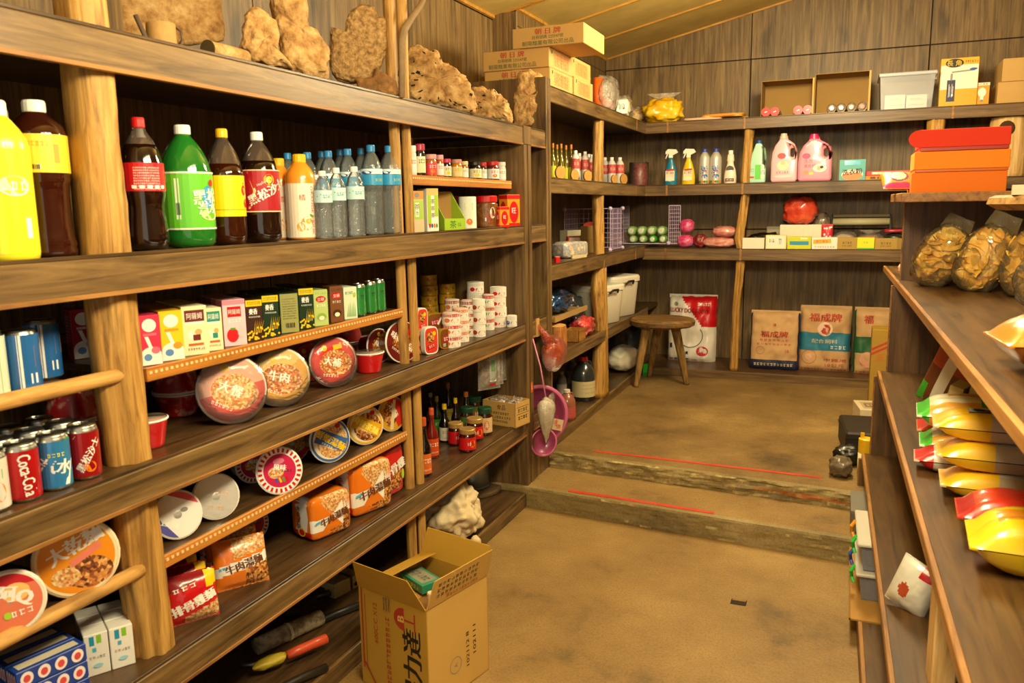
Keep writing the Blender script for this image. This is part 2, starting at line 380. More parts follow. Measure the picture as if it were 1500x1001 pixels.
# lamp fixtures that carry the tube lights
for p,e in LAMPS:
    t=thing('tube_lamp','white batten fixture with a fluorescent tube hanging from the sloping ceiling, '+('near the shop front' if p[1]<3 else 'toward the back shelves'),'lamp',p)
    g=G(); g.box(-.05,.05,-.62,.62,.0,.05,M('e8e4d8',.4),.008); g.obj('housing',t)
    g=G(); g.tube([(0,-.57,-.02),(0,.57,-.02)],.013,M('fff0d0',.4,emit=6),12); g.obj('tube',t,True)
    for s in (-1,1):
        g=G(); g.tube([(0,s*.5,.05),(0,s*.5,zc(p[0])-p[2])],.004,M('c9c2b0',.4),6); g.obj('hanging_rod',t)
# ================================================================ shelving
XF=-1.5; XW=-2.165
ZT,Z2,Z3,Z4,ZP=1.950,1.465,.970,.467,.075
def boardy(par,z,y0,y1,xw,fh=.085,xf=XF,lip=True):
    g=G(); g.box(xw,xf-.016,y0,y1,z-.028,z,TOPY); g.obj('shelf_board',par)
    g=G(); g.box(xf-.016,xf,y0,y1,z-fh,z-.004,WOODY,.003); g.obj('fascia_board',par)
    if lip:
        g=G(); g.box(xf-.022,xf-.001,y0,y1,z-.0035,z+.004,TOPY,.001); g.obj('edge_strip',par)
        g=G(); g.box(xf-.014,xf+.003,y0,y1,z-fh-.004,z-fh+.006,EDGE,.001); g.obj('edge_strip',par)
def pole(par,name,pts,rads,m=RAW,n=12,seed=0,flute=.10):
    """peeled natural pole with flutes and knots"""
    P=[];Rr=[]; N=14
    for k in range(len(pts)-1):
        for i in range(N):
            t=i/N; P.append(Vector(pts[k]).lerp(Vector(pts[k+1]),t)); Rr.append(rads[k]*(1-t)+rads[k+1]*t)
    P.append(Vector(pts[-1])); Rr.append(rads[-1])
    V,F=tubevf(P,Rr,30); c=[P[i//30] for i in range(len(V))]
    V=[q+(v-q)*(1-.75*flute*abs(math.cos(1.5*math.atan2((v-q).y,(v-q).x)+seed*1.3+.35*nz((0,0,v.z),1.4,seed)))**22+flute*nz(((v-q).normalized().x*2.2,(v-q).normalized().y*2.2,v.z*1.1),1.3,seed)+.3*flute*nz(v,22,seed)) if True else v for v,q in zip(V,c)]
    return part(name,par,(V,F),m,True)
LS=thing('wall_shelving','long dark wood-grain wall shelving with raw timber posts along the left wall','shelving',(0,0,0))
for z in (ZT,Z2,Z3,Z4):
    boardy(LS,z,.15,3.79,XW); boardy(LS,z,3.885,4.11,XW)
g=G(); g.box(XW,XF-.012,1.45,3.775,.045,ZP,TOPY); g.box(XF-.012,XF+.002,1.45,3.775,.002,ZP,WOODY,.003); g.obj('plinth',LS)
for y0,y1,zt in ((3.79,3.83,ZT-.087),(3.845,3.885,ZT-.087),(4.11,4.14,2.228),(4.15,4.182,2.228)):
    g=G(); g.box(XW,XF+.006,y0,y1,(.0 if y0<4 else .112),zt,WOODZ,.002); g.obj('divider_panel',LS)
for y0,y1 in ((3.797,3.825),(3.85,3.878)):
    for z in (ZT,Z2,Z3,Z4):
        pass
g=G(); g.box(XF-.02,XF+.008,3.79,3.885,ZT-.087,ZT+.003,WOODZ,.003); g.obj('fascia_joint',LS)
pole(LS,'post',[(-1.58,1.395,.0),(-1.58,1.395,.45),(-1.58,1.378,.9),(-1.583,1.37,1.4),(-1.58,1.372,1.9),(-1.60,1.37,zc(-1.6))],[.049,.050,.055,.056,.053,.05],seed=1,flute=.2)
pole(LS,'post',[(-1.56,2.675,0),(-1.56,2.67,1.0),(-1.565,2.665,1.9),(-1.565,2.66,zc(-1.57))],[.021,.020,.020,.024],seed=2,n=10)
pole(LS,'post',[(-1.548,2.735,0),(-1.548,2.733,1.0),(-1.553,2.73,1.9),(-1.553,2.74,zc(-1.56))],[.018,.018,.018,.024],seed=3)
for y,z0,z1 in ((2.66,Z4,Z3),):
    pole(LS,'rear_post',[(-1.85,y,z0),(-1.85,y,z1-.03)],[.03,.03],seed=5)
# half-depth trimmed shelves between the posts
def studshelf(z,y0,y1,x0=-2.1,xf=-1.545,th=.032):
    g=G(); g.box(x0,xf-.012,y0,y1,z-.018,z,TOPY); s=g.obj('half_shelf',LS)
    g=G(); g.box(xf-.012,xf,y0,y1,z-th,z+.002,TRIMW,.002); g.obj('trim_strip',s)
    g=G(); n=int((y1-y0)/.0165)
    for i in range(n):
        yy=y0+.01+(y1-y0-.02)*i/(n-1); g.box(xf-.001,xf+.0018,yy-.004,yy+.004,z-.0135,z-.0065,M('f0c890',.5))
    g.obj('bead_row',s,kind='stuff'); return s
studshelf(1.185,1.425,2.645); studshelf(.705,1.425,2.645); studshelf(1.684,2.752,3.745,th=.036)
for z,ya in ((1.185,.15),(.700,.15)):
    g=G(); g.box(-2.1,-1.58,ya,1.27,z-.016,z,TOPY); s=g.obj('half_shelf',LS)
    g=G(); g.tube([(-1.553,ya,z),(-1.553,.9,z+.002),(-1.553,1.36,z)],[.0165,.018,.017],RAWY,12); g.obj('dowel_rail',s,True)
# corner and back shelving
BS=thing('corner_shelving','dark wood-grain corner shelving wrapping the far left and back walls','shelving',(0,0,0))
YB=6.4; XE=2.6
B_T,B_2,B_3,B_4,B_D=2.192,1.712,1.242,.722,.257
def boardx(z,x0,x1,fh=.085,seams=()):
    g=G(); g.box(x0,x1,YB+.016,7.0,z-.028,z,TOPX); g.obj('shelf_board',BS)
    g=G(); g.box(x0,x1,YB,YB+.016,z-fh,z-.003,WOODX,.003); g.obj('fascia_board',BS)
    g=G(); g.box(x0,x1,YB-.001,YB+.02,z-.003,z+.003,TOPX,.001); g.obj('edge_strip',BS)
    for s in seams:
        g=G(); g.box(s-.008,s+.008,YB-.003,YB+.001,z-fh,z-.001,EDGE,.001); g.obj('joint_cover',BS)
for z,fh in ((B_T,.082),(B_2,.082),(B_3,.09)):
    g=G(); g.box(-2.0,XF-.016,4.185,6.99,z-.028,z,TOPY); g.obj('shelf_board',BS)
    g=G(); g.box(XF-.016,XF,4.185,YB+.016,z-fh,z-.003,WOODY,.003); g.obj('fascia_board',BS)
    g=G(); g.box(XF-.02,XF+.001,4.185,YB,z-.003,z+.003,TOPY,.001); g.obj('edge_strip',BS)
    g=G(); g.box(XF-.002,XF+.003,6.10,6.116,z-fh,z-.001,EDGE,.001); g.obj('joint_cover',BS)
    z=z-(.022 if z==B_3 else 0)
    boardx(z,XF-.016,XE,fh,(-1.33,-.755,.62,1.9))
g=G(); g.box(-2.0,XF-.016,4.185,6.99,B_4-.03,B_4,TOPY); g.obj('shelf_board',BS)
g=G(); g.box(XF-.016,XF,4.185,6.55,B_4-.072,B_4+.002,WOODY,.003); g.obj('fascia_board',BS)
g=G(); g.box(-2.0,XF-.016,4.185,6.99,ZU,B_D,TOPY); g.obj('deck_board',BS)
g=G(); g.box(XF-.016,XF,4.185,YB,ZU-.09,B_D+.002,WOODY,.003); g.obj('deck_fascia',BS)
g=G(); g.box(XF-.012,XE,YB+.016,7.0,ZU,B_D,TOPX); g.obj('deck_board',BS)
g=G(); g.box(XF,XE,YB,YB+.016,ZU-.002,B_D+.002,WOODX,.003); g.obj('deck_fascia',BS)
pole(BS,'post',[(-1.545,5.25,B_D),(-1.54,5.27,B_4),(-1.545,5.23,1.0),(-1.54,5.25,B_3),(-1.55,5.235,B_2),(-1.545,5.245,2.11)],[.052,.04,.05,.036,.04,.036],seed=11,flute=.25)
pole(BS,'post',[(-1.52,5.33,B_D),(-1.525,5.32,B_4),(-1.525,5.31,1.15)],[.03,.03,.02],seed=12,flute=.25)
pole(BS,'post',[(-.79,6.45,B_D),(-.785,6.45,.75),(-.755,6.45,1.2),(-.775,6.45,1.3),(-.735,6.45,1.65),(-.745,6.45,1.75),(-.725,6.45,2.11)],[.034,.028,.032,.032,.03,.036,.034],seed=13,flute=.35)
pole(BS,'post',[(.50,6.45,B_D),(.50,6.45,1.3),(.53,6.45,2.11)],[.05,.05,.055],seed=14,flute=.3)
g=G(); g.tube([(-.78,6.62,B_T),(-.78,6.62,B_T+.03)],.03,RAW,10); g.obj('pole_stub',BS,True)
# stepped display shelving on the right, turned a little
RS=thing('display_shelving','stepped wood-veneer display shelving on the right with light edge banding','shelving',(0,4.13,0),.02)
VEN=wood('veneer_y','Y',('34230f','553b1c','6c4d28'),1.0,.38,.2,20); VENZ=wood('veneer_z','Z',('3a2715','644626','7d5b34'),1.0,.42,.2,20)
RT,RM,RL,RD=1.199,.766,.355,.075
for nm,z,x,yf in (('tier_board',RT,.21,1.35),('tier_board',RM,.158,0),('tier_board',RL,.111,0),('tier_board',RD,.075,0)):
    g=G(); g.box(x+.014,1.05,-4.3,0,z-.026,z,VEN); t_=g.obj(nm,RS)
    g=G(); g.box(x,x+.014,-4.3,yf*.0,z-.030,z+.001,EDGE,.002); g.obj('edge_band',t_)
g=G(); g.box(.224,.56,.0,.90,RT-.026,RT,VEN); t_=g.obj('tier_board',RS)
g=G(); g.box(.21,.224,.0,.90,RT-.030,RT+.001,EDGE,.002); g.obj('edge_band',t_)
for x,z0,z1 in ((.228,RT,1.553),(.195,RM,RT-.026),(.145,RL,RM-.026),(.098,RD,RL-.026)):
    g=G(); g.box(x+.006,1.05,-.02,0,z0,z1,VENZ); p_=g.obj('end_panel',RS)
    g=G(); g.box(x,x+.006,-.021,.001,z0,z1,EDGE,.001); g.obj('edge_band',p_)
g=G(); g.box(1.05,1.07,-4.3,0,.0,1.523,VENZ); g.obj('back_panel',RS)
g=G(); g.box(.075,.09,-4.3,0,.0,RD-.028,VENZ); g.obj('kick_board',RS)
g=G(); g.box(.175,1.07,-.55,.06,1.553,1.59,EDGE,.003); g.obj('top_board',RS)
g=G(); g.box(.20,.255,-2.06,-1.95,RL,RM-.026,PINE,.004); g.obj('support_post',RS)
g=G(); g.box(.255,.275,-2.20,-1.80,RM-.07,RM-.026,PINE,.004); g.obj('support_rail',RS)
# ================================================================ builders for goods
def dup(root,loc=None,label=None,rz=None,group=None):
    def cp(o,par):
        c=o.copy(); C.objects.link(c); c.parent=par
        for ch in list(o.children): cp(ch,c)
        return c
    r=cp(root,None)
    if loc is not None: r.location=loc
    if rz is not None: r.rotation_euler=(0,0,rz)
    if label: r['label']=label
    if group: r['group']=group
    return r
def slot(x0,x1,yt,yb,X=None,Y=None,z=None):
    """photo box of a thing -> point under it on the plane X or Y, width and height in metres"""
    xc=(x0+x1)/2
    P=PX(xc,(yt+yb)/2,X) if X is not None else PY(xc,(yt+yb)/2,Y)
    k=mpp(P); P=Vector((P.x,P.y,z if z is not None else P.z)); return P,(x1-x0)*k,(yb-yt)*k
def face(P,b=.5):
    """turn local -Y from +X toward the aisle by share b of the angle to the camera"""
    return PI/2+b*math.atan2(-P.y,-P.x)
def facey(P,b=.5): return b*(math.atan2(-P.y,-P.x)+PI/2)
PROF=dict(
 soda=[(.55,0),(.82,.010),(.96,.04),(1,.09),(1,.56),(.985,.62),(.90,.70),(.72,.79),(.50,.86),(.34,.90),(.28,.92),(.27,.95)],
 cola=[(.6,0),(.9,.015),(.99,.06),(1,.13),(.94,.22),(.88,.30),(.90,.36),(.98,.42),(1,.48),(1,.60),(.96,.67),(.83,.76),(.60,.84),(.38,.89),(.28,.92),(.27,.95)],
 tea=[(.8,0),(.98,.012),(1,.04),(.95,.06),(1,.08),(.93,.13),(.90,.2),(.90,.40),(.93,.47),(1,.50),(.97,.52),(1,.54),(1,.78),(.9,.84),(.66,.88),(.45,.91),(.36,.93),(.35,.95)],
 drink=[(.8,0),(.97,.012),(1,.04),(1,.72),(.94,.77),(.75,.83),(.52,.885),(.40,.91),(.38,.95)],
 sauce=[(.85,0),(.98,.012),(1,.04),(1,.42),(.93,.50),(.70,.58),(.48,.65),(.40,.72),(.37,.80),(.36,.95)],
 oil=[(.85,0),(.98,.015),(1,.05),(1,.50),(.90,.57),(.6,.64),(.42,.69),(.36,.76),(.35,.9)],
 jar=[(.84,0),(.95,.012),(1,.05),(1,.68),(.95,.74),(.86,.79),(.85,.86)],
)
wp=[(.7,0),(.92,.012),(1,.04)]
for i in range(9): wp+=[(.93,.06+i*.052),(1,.086+i*.052)]
wp+=[(1,.56),(1,.70),(.93,.76),(.75,.835),(.52,.89),(.37,.915),(.34,.95)]
PROF['water']=wp
CAPZ=dict(soda=(.925,.31),cola=(.925,.31),tea=(.925,.40),drink=(.905,.44),sauce=(.86,.40),oil=(.88,.40),jar=(.80,.97),water=(.925,.40))
def bottle(name,label,cat,P,H,Rr,kind,body,capm,lab=None,fill=None,clearm=None,rz=0,group=None,n=24,capname='cap'):
    """lathe bottle with contents, cap and wrap label. lab=(z0,z1 as share of H, material, fn(Pr,r,z0,z1))"""
    t=thing(name,label,cat,P,rz,group); pf=[(r*Rr,z*H) for r,z in PROF[kind]]
    if fill:
        lo=[p for p in pf if p[1]<=fill*H]; hi=[p for p in pf if p[1]>fill*H]
        i=len(lo); a,b=pf[i-1],pf[i]; f=(fill*H-a[1])/(b[1]-a[1]); mid=(a[0]+(b[0]-a[0])*f,fill*H)
        part('contents',t,lathevf(lo+[mid],n),body,True); part('neck',t,lathevf([mid]+hi,n,False),clearm,True)
    else: part('body',t,lathevf(pf,n),body,True)
    cz,cr=CAPZ[kind]; cr*=Rr
    if kind=='jar': cp=[(cr*.98,cz*H),(cr,cz*H+.002),(cr,H*.975),(cr*.94,H),(cr*.8,H*.992)]
    else: cp=[(cr*.96,cz*H),(cr,cz*H+.002),(cr,H*.985),(cr*.9,H)]
    part(capname,t,lathevf(cp,n if kind=='jar' else 16),capm,False)
    if lab:
        z0,z1,lm,fn=lab; z0*=H;z1*=H
        rr=max(r for r,z in pf if z0-1e-6<=z<=z1+1e-6) if any(z0-1e-6<=z<=z1+1e-6 for r,z in pf) else Rr
        pr=Pr(); band(pr,rr,z0,z1,lm)
        if fn: fn(pr,rr,z0,z1)
        pr.build('wrap_label',t,on_cyl(rr,0),.0007)
    return t
ALU=M('c9c9c4',.28,1)
def can(name,label,P,H,Rr,fn=None,side=None,rz=0,group=None,cat='can',top=None,squat=False):
    t=thing(name,label,cat,P,rz,group); side=side or M('b8b8b0',.3,1)
    if squat: pf=[(.97,0),(1,.03),(1,.05),(.975,.08),(.975,.92),(1,.95),(1,.985),(.96,1)]
    else: pf=[(.8,0),(.88,.012),(1,.06),(1,.88),(.95,.94),(.88,.975),(.88,1)]
    pf=[(r*Rr,z*H) for r,z in pf]; part('body',t,lathevf(pf,22,True),side,True)
    rt=pf[-1][0]; part('lid',t,lathevf([(rt*.93,H*.985),(rt*.99,H+.001),(rt*.92,H+.001),(rt*.88,H*.985)],22),top or ALU,False)
    if not squat:
        g=G(); g.box(-.008,.008,-.014,.008,H*.985,H*.985+.0015,ALU); g.obj('ring_pull',t)
    if fn:
        pr=Pr(); fn(pr,Rr*(.975 if squat else 1),H); pr.build('printed_side',t,on_cyl(Rr*(.975 if squat else 1),0),.0006)
    return t
def carton(name,label,cat,P,wd,dp,H,m,front=None,side=None,topf=None,rz=0,group=None,bev=.0015,mtop=None,gable=False):
    """box with printed faces; front looks to local -Y, left side to -X"""
    t=thing(name,label,cat,P,rz,group)
    g=G(); g.box(-wd/2,wd/2,-dp/2,dp/2,0,H,m,bev); b=g.obj('body',t)
    if mtop: g=G(); g.box(-wd/2+.001,wd/2-.001,-dp/2+.001,dp/2-.001,H,H+.0008,mtop); g.obj('top_flap',t)
    if gable: g=G(); g.box(-wd/2+.002,wd/2-.002,-.002,.002,H,H+.006,m); g.obj('top_seam',t)
    if front: pr=Pr(); front(pr,wd,H); pr.build('front_print',t,on_front(-dp/2),.0004)
    if side: pr=Pr(); side(pr,dp,H); pr.build('side_print',t,lambda u,v,e:(-wd/2-e,-u,v),.0004)
    if topf: pr=Pr(); topf(pr,wd,dp); pr.build('top_print',t,on_top(H),.0004)
    return t
def rotto(n,roll=0,up=Vector((0,0,1))):
    """matrix whose local +Z is n and local +Y leans to up"""
    n=Vector(n).normalized(); x=up.cross(n)
    if x.length<1e-4: x=Vector((1,0,0))
    x.normalize(); y=n.cross(x); m=Matrix((x,y,n)).transposed()
    return m@Matrix.Rotation(roll,3,'Z')
FOIL=M('dcdcd6',.3,.7,bump=.3,bs=40)
def bowl(name,label,Cp,n,Rr,H,bm,art,roll=0,zfl=None,group=None,rim=None,ratio=.72,lidm=None,film=False,cat='noodle bowl'):
    """instant-noodle bowl: tapered cup, rolled rim, printed lid. Cp = lid centre, n = lid normal; zfl = board it rests on"""
    mr=rotto(n,roll); nv=Vector(n).normalized(); loc=Vector(Cp)-nv*H
    pf=[(Rr*ratio*.92,0),(Rr*ratio,.004),(Rr*ratio*1.02,.01),(Rr*.93,H*.86),(Rr*.955,H*.93)]
    rp=[(Rr*.95,H*.92),(Rr,H*.94),(Rr*1.01,H*.965),(Rr*.99,H-.0005),(Rr*.95,H)]
    V,F=lathevf(pf,30)
    if zfl is not None:
        lo=min((mr@Vector(v)).z for v in V+[(r*math.cos(a/20*2*PI),r*math.sin(a/20*2*PI),z) for r,z in rp for a in range(20)]); loc.z=zfl-lo
    t=thing(name,label,cat,loc,0,group,rot=mr.to_euler())
    part('cup',t,(V,F),bm,True); part('rim',t,lathevf(rp,30,False),rim or M(W_,.4),True)
    ld=part('lid',t,lathevf([(Rr*.955,H-.001),(Rr*.95,H+.0006),(.001,H+.0012)],30,False),lidm or FOIL,True)
    if art: pr=Pr(); art(pr,Rr*.94); pr.build('lid_print',ld,on_top(H+.0008),.0003)
    if film:
        part('shrink_film',t,lathevf([(Rr*ratio*1.0,-.002),(Rr*1.0,H*.86),(Rr*1.035,H*.95),(Rr*1.02,H+.004),(Rr*.6,H+.007)],30,False),clear('shrink','ffffff',.05,.08,.5,25),True)
    return t
def surf_bag(w_,h_,d_,seed=0,p=2.6,wr=.10,crimp=.06):
    """front half-thickness of a filled pillow bag at (x,z)"""
    def t(x,z):
        u=min(1,abs(x)/(w_/2)); v=min(1,abs(z-h_/2)/(h_/2*(1-crimp)))
        b=max(0,(1-u**p))**.55*max(0,(1-v**p))**.6
        return d_/2*b*(1+wr*nz((x/w_*5,z/h_*5,seed),1.0,seed)+wr*.6*nz((x/w_*14,z/h_*14,seed),1,seed+3))+.0012
    return t
def bag(name,label,P,w_,h_,d_,m,zones=None,front=None,rz=0,tilt=0,group=None,seed=0,cat='packet',n=26,side_crimp=False,rot=None,crm=None,lift=True,p=2.6):
    """pillow packet standing on its lower seam; tilt leans it back. zones(u,v)->material or None"""
    t=thing(name,label,cat,P,rz,group,rot=rot or (tilt,0,rz)); f=surf_bag(w_,h_,d_,seed,p); V=[];F=[];fm=[];ms=[m]
    for s in (-1,1):
        k=len(V)
        for i in range(n+1):
            for j in range(n+1):
                x=-w_/2+w_*i/n; z=h_*j/n; V.append((x,s*f(x,z),z+(.0015*((i%2)*2-1) if j in (0,n) else 0)))
        for i in range(n):
            for j in range(n):
                a=k+i*(n+1)+j; q=(a,a+n+1,a+n+2,a+1); F.append(q if s<0 else q[::-1])
                mm=zones((i+.5)/n,(j+.5)/n,s) if zones else None
                if mm is not None and mm not in ms: ms.append(mm)
                fm.append(ms.index(mm) if mm is not None else 0)
    ob('wrapper',mesh('wrapper',V,F,ms,fm,True),t)
    for z0,z1,nm in ((0,h_*.03,'seam'),(h_*.97,h_,'seam')):
        g=G(); k=14
        for i in range(k):
            x0=-w_/2+w_*i/k; g.box(x0,x0+w_/k,-.0022 if i%2 else -.0014,.0022 if i%2 else .0014,z0-.001,z1+.001,crm or m)
        g.obj(nm,t)
    if front: pr=Pr(); front(pr,w_,h_); pr.build('front_print',t,lambda u,v,e:(u,-f(u,v)-e,v),.0012)
    return t
def blobvf(w_,d_,h_,seed=0,amp=.12,fr=3.0,sub=3,flat=True,sq=1.0):
    bm=bmesh.new(); bmesh.ops.create_icosphere(bm,subdivisions=sub,radius=1)
    V=[]
    for v in bm.verts:
        c=v.co.copy(); r=1+amp*nz(c,fr,seed)+amp*.5*nz(c,fr*2.7,seed+2)
        c=Vector([math.copysign(abs(a)**sq,a) for a in c])*r
        z=c.z*h_/2+h_/2
        V.append((c.x*w_/2,c.y*d_/2,max(0,z) if flat else z))
    F=[tuple(q.index for q in f.verts) for f in bm.faces]; bm.free(); return V,F
def silh(name,label,P,pts,th,m,cat,seed=0,amp=.012,fr=18,rz=0,pit=0,pitm=None,parts=None,n=96,rot=None):
    """weathered wood or stone from its outline: pts (x,z) round the silhouette, thickness th, noise relief and pits"""
    t=thing(name,label,cat,P,rz,rot=rot)
    cx=sum(p[0] for p in pts)/len(pts); cz=sum(p[1] for p in pts)/len(pts)
    rad=[]
    for i in range(n):
        a=2*PI*i/n; d=(math.cos(a),math.sin(a)); best=0
        for k in range(len(pts)):
            x1,z1=pts[k][0]-cx,pts[k][1]-cz; x2,z2=pts[(k+1)%len(pts)][0]-cx,pts[(k+1)%len(pts)][1]-cz
            ex,ez=x2-x1,z2-z1; den=d[0]*ez-d[1]*ex
            if abs(den)<1e-9: continue
            s=(x1*ez-z1*ex)/den; q=(x1*d[1]-z1*d[0])/den
            if s>0 and -1e-6<=q<=1+1e-6: best=max(best,s)
        rad.append(best or .01)
    V=[];F=[];fm=[]; K=30
    for k in range(K+1):
        ph=PI*k/K; yy=-math.cos(ph); rr=max(.0,math.sin(ph))**.45
        for i in range(n):
            a=2*PI*i/n; r=rad[i]*rr
            p=Vector((cx+r*math.cos(a),math.copysign(abs(yy)**.7,yy)*th/2,cz+r*math.sin(a)))
            e=amp*(nz(p,fr,seed)+.5*nz(p,fr*2.3,seed+1))
            if pit:
                c=noise.voronoi(p*fr*1.9+Vector((seed*3.1,0,0)))[0][0]
                if c<.34: e-=pit*(1-c/.34)
            q=Vector((p.x-cx,p.y*1.6,p.z-cz)); q=q.normalized() if q.length>1e-6 else Vector((0,-1,0))
            p+=q*e; p.z=max(p.z,0.0); V.append(p)
    for k in range(K):
        for i in range(n):
            j=(i+1)%n; F.append((k*n+i,k*n+j,(k+1)*n+j,(k+1)*n+i))
            if pit and pitm:
                c=V[k*n+i]; fm.append(1 if noise.voronoi(c*fr*1.9+Vector((seed*3.1,0,0)))[0][0]<.24 else 0)
            else: fm.append(0)
    ob('body',mesh('body',V,F,[m]+([pitm] if pitm else []),fm,True),t); return t
def outl(pts,P):
    """photo outline -> metres about the foot P, seen square to the view"""
    k=mpp(P); q=P-O; c=[sum(RW[j][i]*q[j] for j in range(3)) for i in range(3)]; bx=750+FPX*c[0]/c[2]; by=500.5+FPX*c[1]/c[2]
    return [((x-bx)*k,max(0,(by-y)*k)) for x,y in pts]
def tocam(P): return math.atan2(-P.y,-P.x)+PI/2
def crumple(name,label,P,w_,d_,h_,m,cat='plastic bag',seed=0,amp=.22,inner=None,rz=0,ears=0,earm=None,sub=4,fr=2.6):
    t=thing(name,label,cat,P,rz)
    part('bag_film',t,blobvf(w_,d_,h_,seed,amp,fr,sub,sq=.85),m,True)
    if inner: part('contents',t,blobvf(w_*.84,d_*.84,h_*.84,seed+5,amp*.9,3.4,3,sq=.8),inner,True)
    for i in range(ears):
        a=(i-.5)*1.1; V=[];F=[]; N=6
        for k in range(N+1):
            s=k/N; ww=.2*w_*(.35+s)
            for u in (-1,0,1): V.append((u*ww+math.sin(a)*s*w_*.35,.012*nz((u*3,s*5,seed),2,i)+.01*u,h_*.92+s*h_*.3))
        for k in range(N):
            for u in range(2): F.append((k*3+u,k*3+u+1,k*3+u+4,k*3+u+3))
        part('bag_ear',t,(V,F),earm or m,True)
    return t
# ================================================================ goods on the left shelving
HA,HB,HC=1.185,.705,1.684
WH=M(W_,.4); WHS=M('f6f3ea',.25,coat=.4); BK=M(K_,.5); REDM=M('c8141c',.35,coat=.3); YEL=M('f2c713',.35,coat=.3); GRN=M('3da32c',.35,coat=.3); BLU=M('2458b8',.35,coat=.3); ORG=M('ee7d1c',.35,coat=.3); PNK=M('e2557c',.35,coat=.3); CREAM=M('efe0b4',.5); LIME=M('a9cf3a',.4,coat=.2); BRN=M('6a3a1e',.45,coat=.2); DGR=M('1c6a3a',.4,coat=.2); SKY=M('4fb4dc',.4,coat=.2); GREY=M('8a8a86',.5); GOLD=M('c79a28',.35,.4); DRED=M('8a1218',.35,coat=.3); PURP=M('5a3a78',.4); CARD=M('b98a4c',.75,var=.08,bs=12); CARD2=M('c79f5e',.75,var=.08,bs=12); TEAL=M('1f8a92',.4,coat=.2)
CAPW=M('f4f2ea',.35); CAPR=M('c9181c',.35); CAPY=M('f0bd12',.35); CAPB=M('2b86c4',.35)
COLA=M('1c0c08',.08,coat=1); TEAB=M('3a160c',.08,coat=1,trans=.25); CLR=clear('bottle_clear','e8f0ee',.12,.05); CLRB=clear('bottle_clear_brown','6a5a50',.45,.06)
GSODA=M('2f9a35',.07,coat=1,trans=.55); ORJ=M('f0962a',.25,coat=.6)
WATER=clear('water_bottle','c8d4d6',.16,.05,.25,60)
FOODR=mottled('food_red',('b03a1c','d0763a','e0a860','b84a28','8a5a20','e8c890'),190,.45,.1,60,.4,kind='v')
FOODY=mottled('food_pale',('d8a050','e8c888','c0603a','d89048','ecd8a8','b07a38'),190,.45,.1,60,.4,kind='v')
FOODB=mottled('food_brown',('7a3a18','c87a38','e8b468','9a5424','5a2a12'),150,.45,.1,60,.4,kind='v')
def scrib(pr,x,y,w_,h_,m,n=6,rot=0,seed=0):
    """row of small illegible strokes"""
    rr=random.Random(seed*31+n); c,s=math.cos(rot),math.sin(rot)
    for i in range(n):
        cw=w_/n; u=-w_/2+cw*(i+.5)
        for (du,dv,ww,hh) in ((0,.3,.7,.14),(0,-.3,.6,.13),(-.15,0,.14,.9),(.2,-.05,.13,.7)):
            if rr.random()<.8:
                a=u+du*cw; b=dv*h_; pr.rect(x+a*c-b*s,y+a*s+b*c,ww*cw,hh*h_,m,rot)
def bars(pr,x,y,w_,h_,m=BK,n=9):
    for i in range(n): pr.rect(x-w_/2+w_*(i+.5)/n,y,w_/n*(.3+.35*((i*7)%3)/2),h_,m)
def LB(x0,x1,yt,yb,X,z,name,label,kind,body,cap,lab=None,fill=None,clearm=None,b=.6,group=None,cat='bottle',kr=1.0,**kw):
    P,w_,h_=slot(x0,x1,yt,yb,X=X,z=z); return bottle(name,label,cat,P,h_,w_/2*kr,kind,body,cap,lab,fill,clearm,face(P,b),group,**kw)
# --- drinks on the second shelf
def l_tea(pr,r,a,b):
    c=(a+b)/2; pr.rect(.02,c,.012,(b-a)*.5,M('d99a3a',.5)); scrib(pr,-.02,c+.02,.05,.012,M('c9a22a',.5),6); pr.rect(-.03,a+.012,.032,.012,WH); bars(pr,-.03,a+.012,.03,.01)
LB(22,100,155,379,-1.625,Z2,'tea_bottle','big dark tea bottle with white cap and yellow label, left of the near post','tea',TEAB,CAPW,(.54,.78,M('f0cf3c',.4,coat=.2),l_tea))
LB(-8,36,168,376,-1.80,Z2,'tea_bottle','dark bottle with white cap half hidden behind the yellow-label tea bottle','tea',COLA,CAPW,(.54,.78,M('d8b23a',.4),None))
def l_yel(pr,r,a,b):
    scrib(pr,.0,(a+b)/2+.03,.07,.02,WH,4); pr.disc(.01,(a+b)/2+.03,.03,.02,M('f8f3c0',.4)); pr.rect(.03,a+.05,.012,.04,WH)
LB(-42,42,150,381,-1.565,Z2,'juice_bottle','bottle in a bright yellow sleeve at the left edge of the drinks shelf','drink',M('eedf2a',.3,coat=.4),CAPW,(.05,.70,M('f2e52c',.3,coat=.4),l_yel))
def l_cola(pr,r,a,b):
    for i in range(9): scrib(pr,-.005,b-.012-i*.0062,.062,.004,WH,14,seed=i)
    for i in range(5): pr.rect(-.035+i*.017,a+.010,.011,.008,WH)
    pr.text('Coca-Cola',.095,(a+b)/2,.028,WH,0,w=.08)
LB(180,240,178,369,-1.60,Z2,'cola_bottle','large cola bottle with red cap and red label beside the near post','cola',COLA,CAPR,(.45,.66,REDM,l_cola),fill=.80,clearm=CLRB)
LB(199,229,197,366,-1.80,Z2,'soda_bottle','dark soda bottle with white cap peeking out behind the red-capped cola bottle','soda',COLA,CAPW,(.34,.6,REDM,None),fill=.8,clearm=CLRB,kr=1.5)
